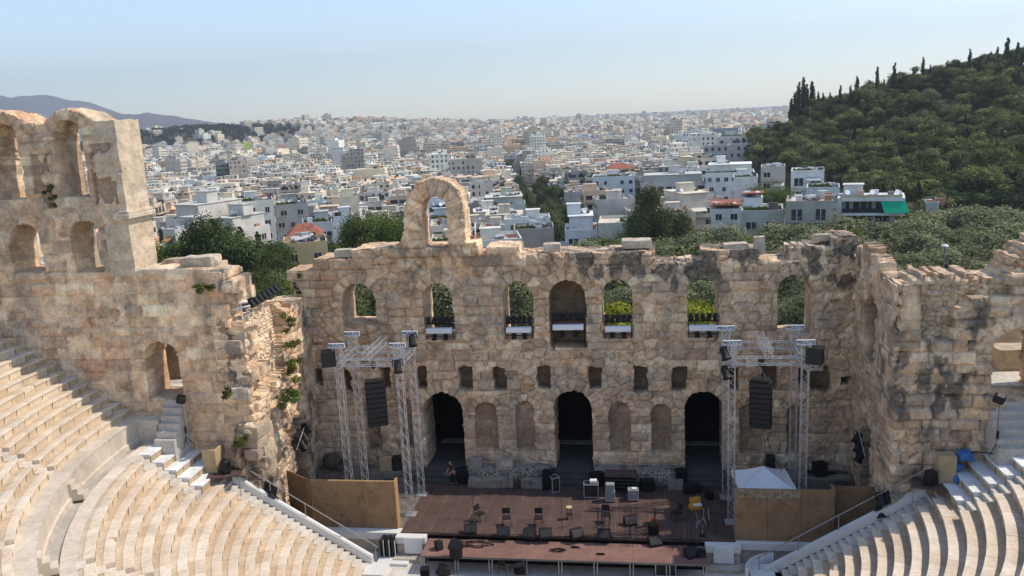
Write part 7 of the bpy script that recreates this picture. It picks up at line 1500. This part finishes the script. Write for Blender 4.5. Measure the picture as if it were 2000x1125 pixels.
# parked cars glimpsed along the street, a lamp post in the grove
for k in range(10):
    s = 18+k*13.0; t = -2.2 if k % 2 else 2.2; x = ST1[0]+t*cs-s*sn; y = ST1[1]+t*sn+s*cs; z = float(ground_z(x, y)); cc = ((0.6, 0.6, 0.6), (0.05, 0.05, 0.06), (0.7, 0.7, 0.7), (0.35, 0.05, 0.04), (0.1, 0.12, 0.2))[k % 5]
    c_ = empty('parked_car', (x, y, z+0.05), STA+PI/2); body = BX().b(-2.1, 2.1, -0.85, 0.85, 0.3, 0.85, cc); body.build('body', c_, PLASTER); BX().b(-1.1, 1.2, -0.75, 0.75, 0.85, 1.4, (0.05, 0.05, 0.06)).build('cabin', c_, GLASS)
    for a in (-1.3, 1.3):
        for b in (-0.85, 0.85): MB().lathe([(0.32, -0.1), (0.32, 0.1)], (a, b, 0.32), 10, (0, 1, 0)).build('wheel', BLACK, c_)
    pend(c_, '%s car parked under the street trees' % ('pale grey', 'black', 'white', 'red', 'dark blue')[k % 5], 'car', 'cars parked in the street', (x, y, z))
p = at_d(1843, 520, 112); z = float(ground_z(p[0], p[1])); lp = empty('street_lamp', (p[0], p[1], z), 0, 'thin grey lamp post with a round white head in the grove on the right', 'street lamp'); hh_ = float(at_d(1843, 482, 112)[2])-z
MB().tube((0, 0, 0), (0, 0, hh_), 0.07, 6).build('pole', STEEL, lp); MB().lathe([(0.1, 0), (0.45, 0.08), (0.35, 0.25), (0.1, 0.32)], (0, 0, hh_), 12).build('head', WHITE, lp)
finish_labels()
# ---------------------------------------------------------------- the air
def haze():
    x0, x1, y0, y1, z0, z1 = -9500, 9500, -120, 10800, -125, 900
    V = np.array([(x, y, z) for z in (z0, z1) for x, y in ((x0, y0), (x1, y0), (x1, y1), (x0, y1))], float); F = np.array([(0, 3, 2, 1), (4, 5, 6, 7), (0, 1, 5, 4), (1, 2, 6, 5), (2, 3, 7, 6), (3, 0, 4, 7)])
    m = bpy.data.materials.new('haze_air'); m.use_nodes = True; t = m.node_tree; t.nodes.clear(); o = t.nodes.new('ShaderNodeOutputMaterial'); v = t.nodes.new('ShaderNodeVolumePrincipled')
    v.inputs['Color'].default_value = (0.86, 0.92, 1.0, 1); v.inputs['Density'].default_value = 0.00012; v.inputs['Anisotropy'].default_value = 0.35; t.links.new(v.outputs[0], o.inputs['Volume'])
    tag(link_mesh('haze', np_mesh('haze', V, F, m)), 'pale haze over the far city', 'haze', None, 'stuff')
haze()
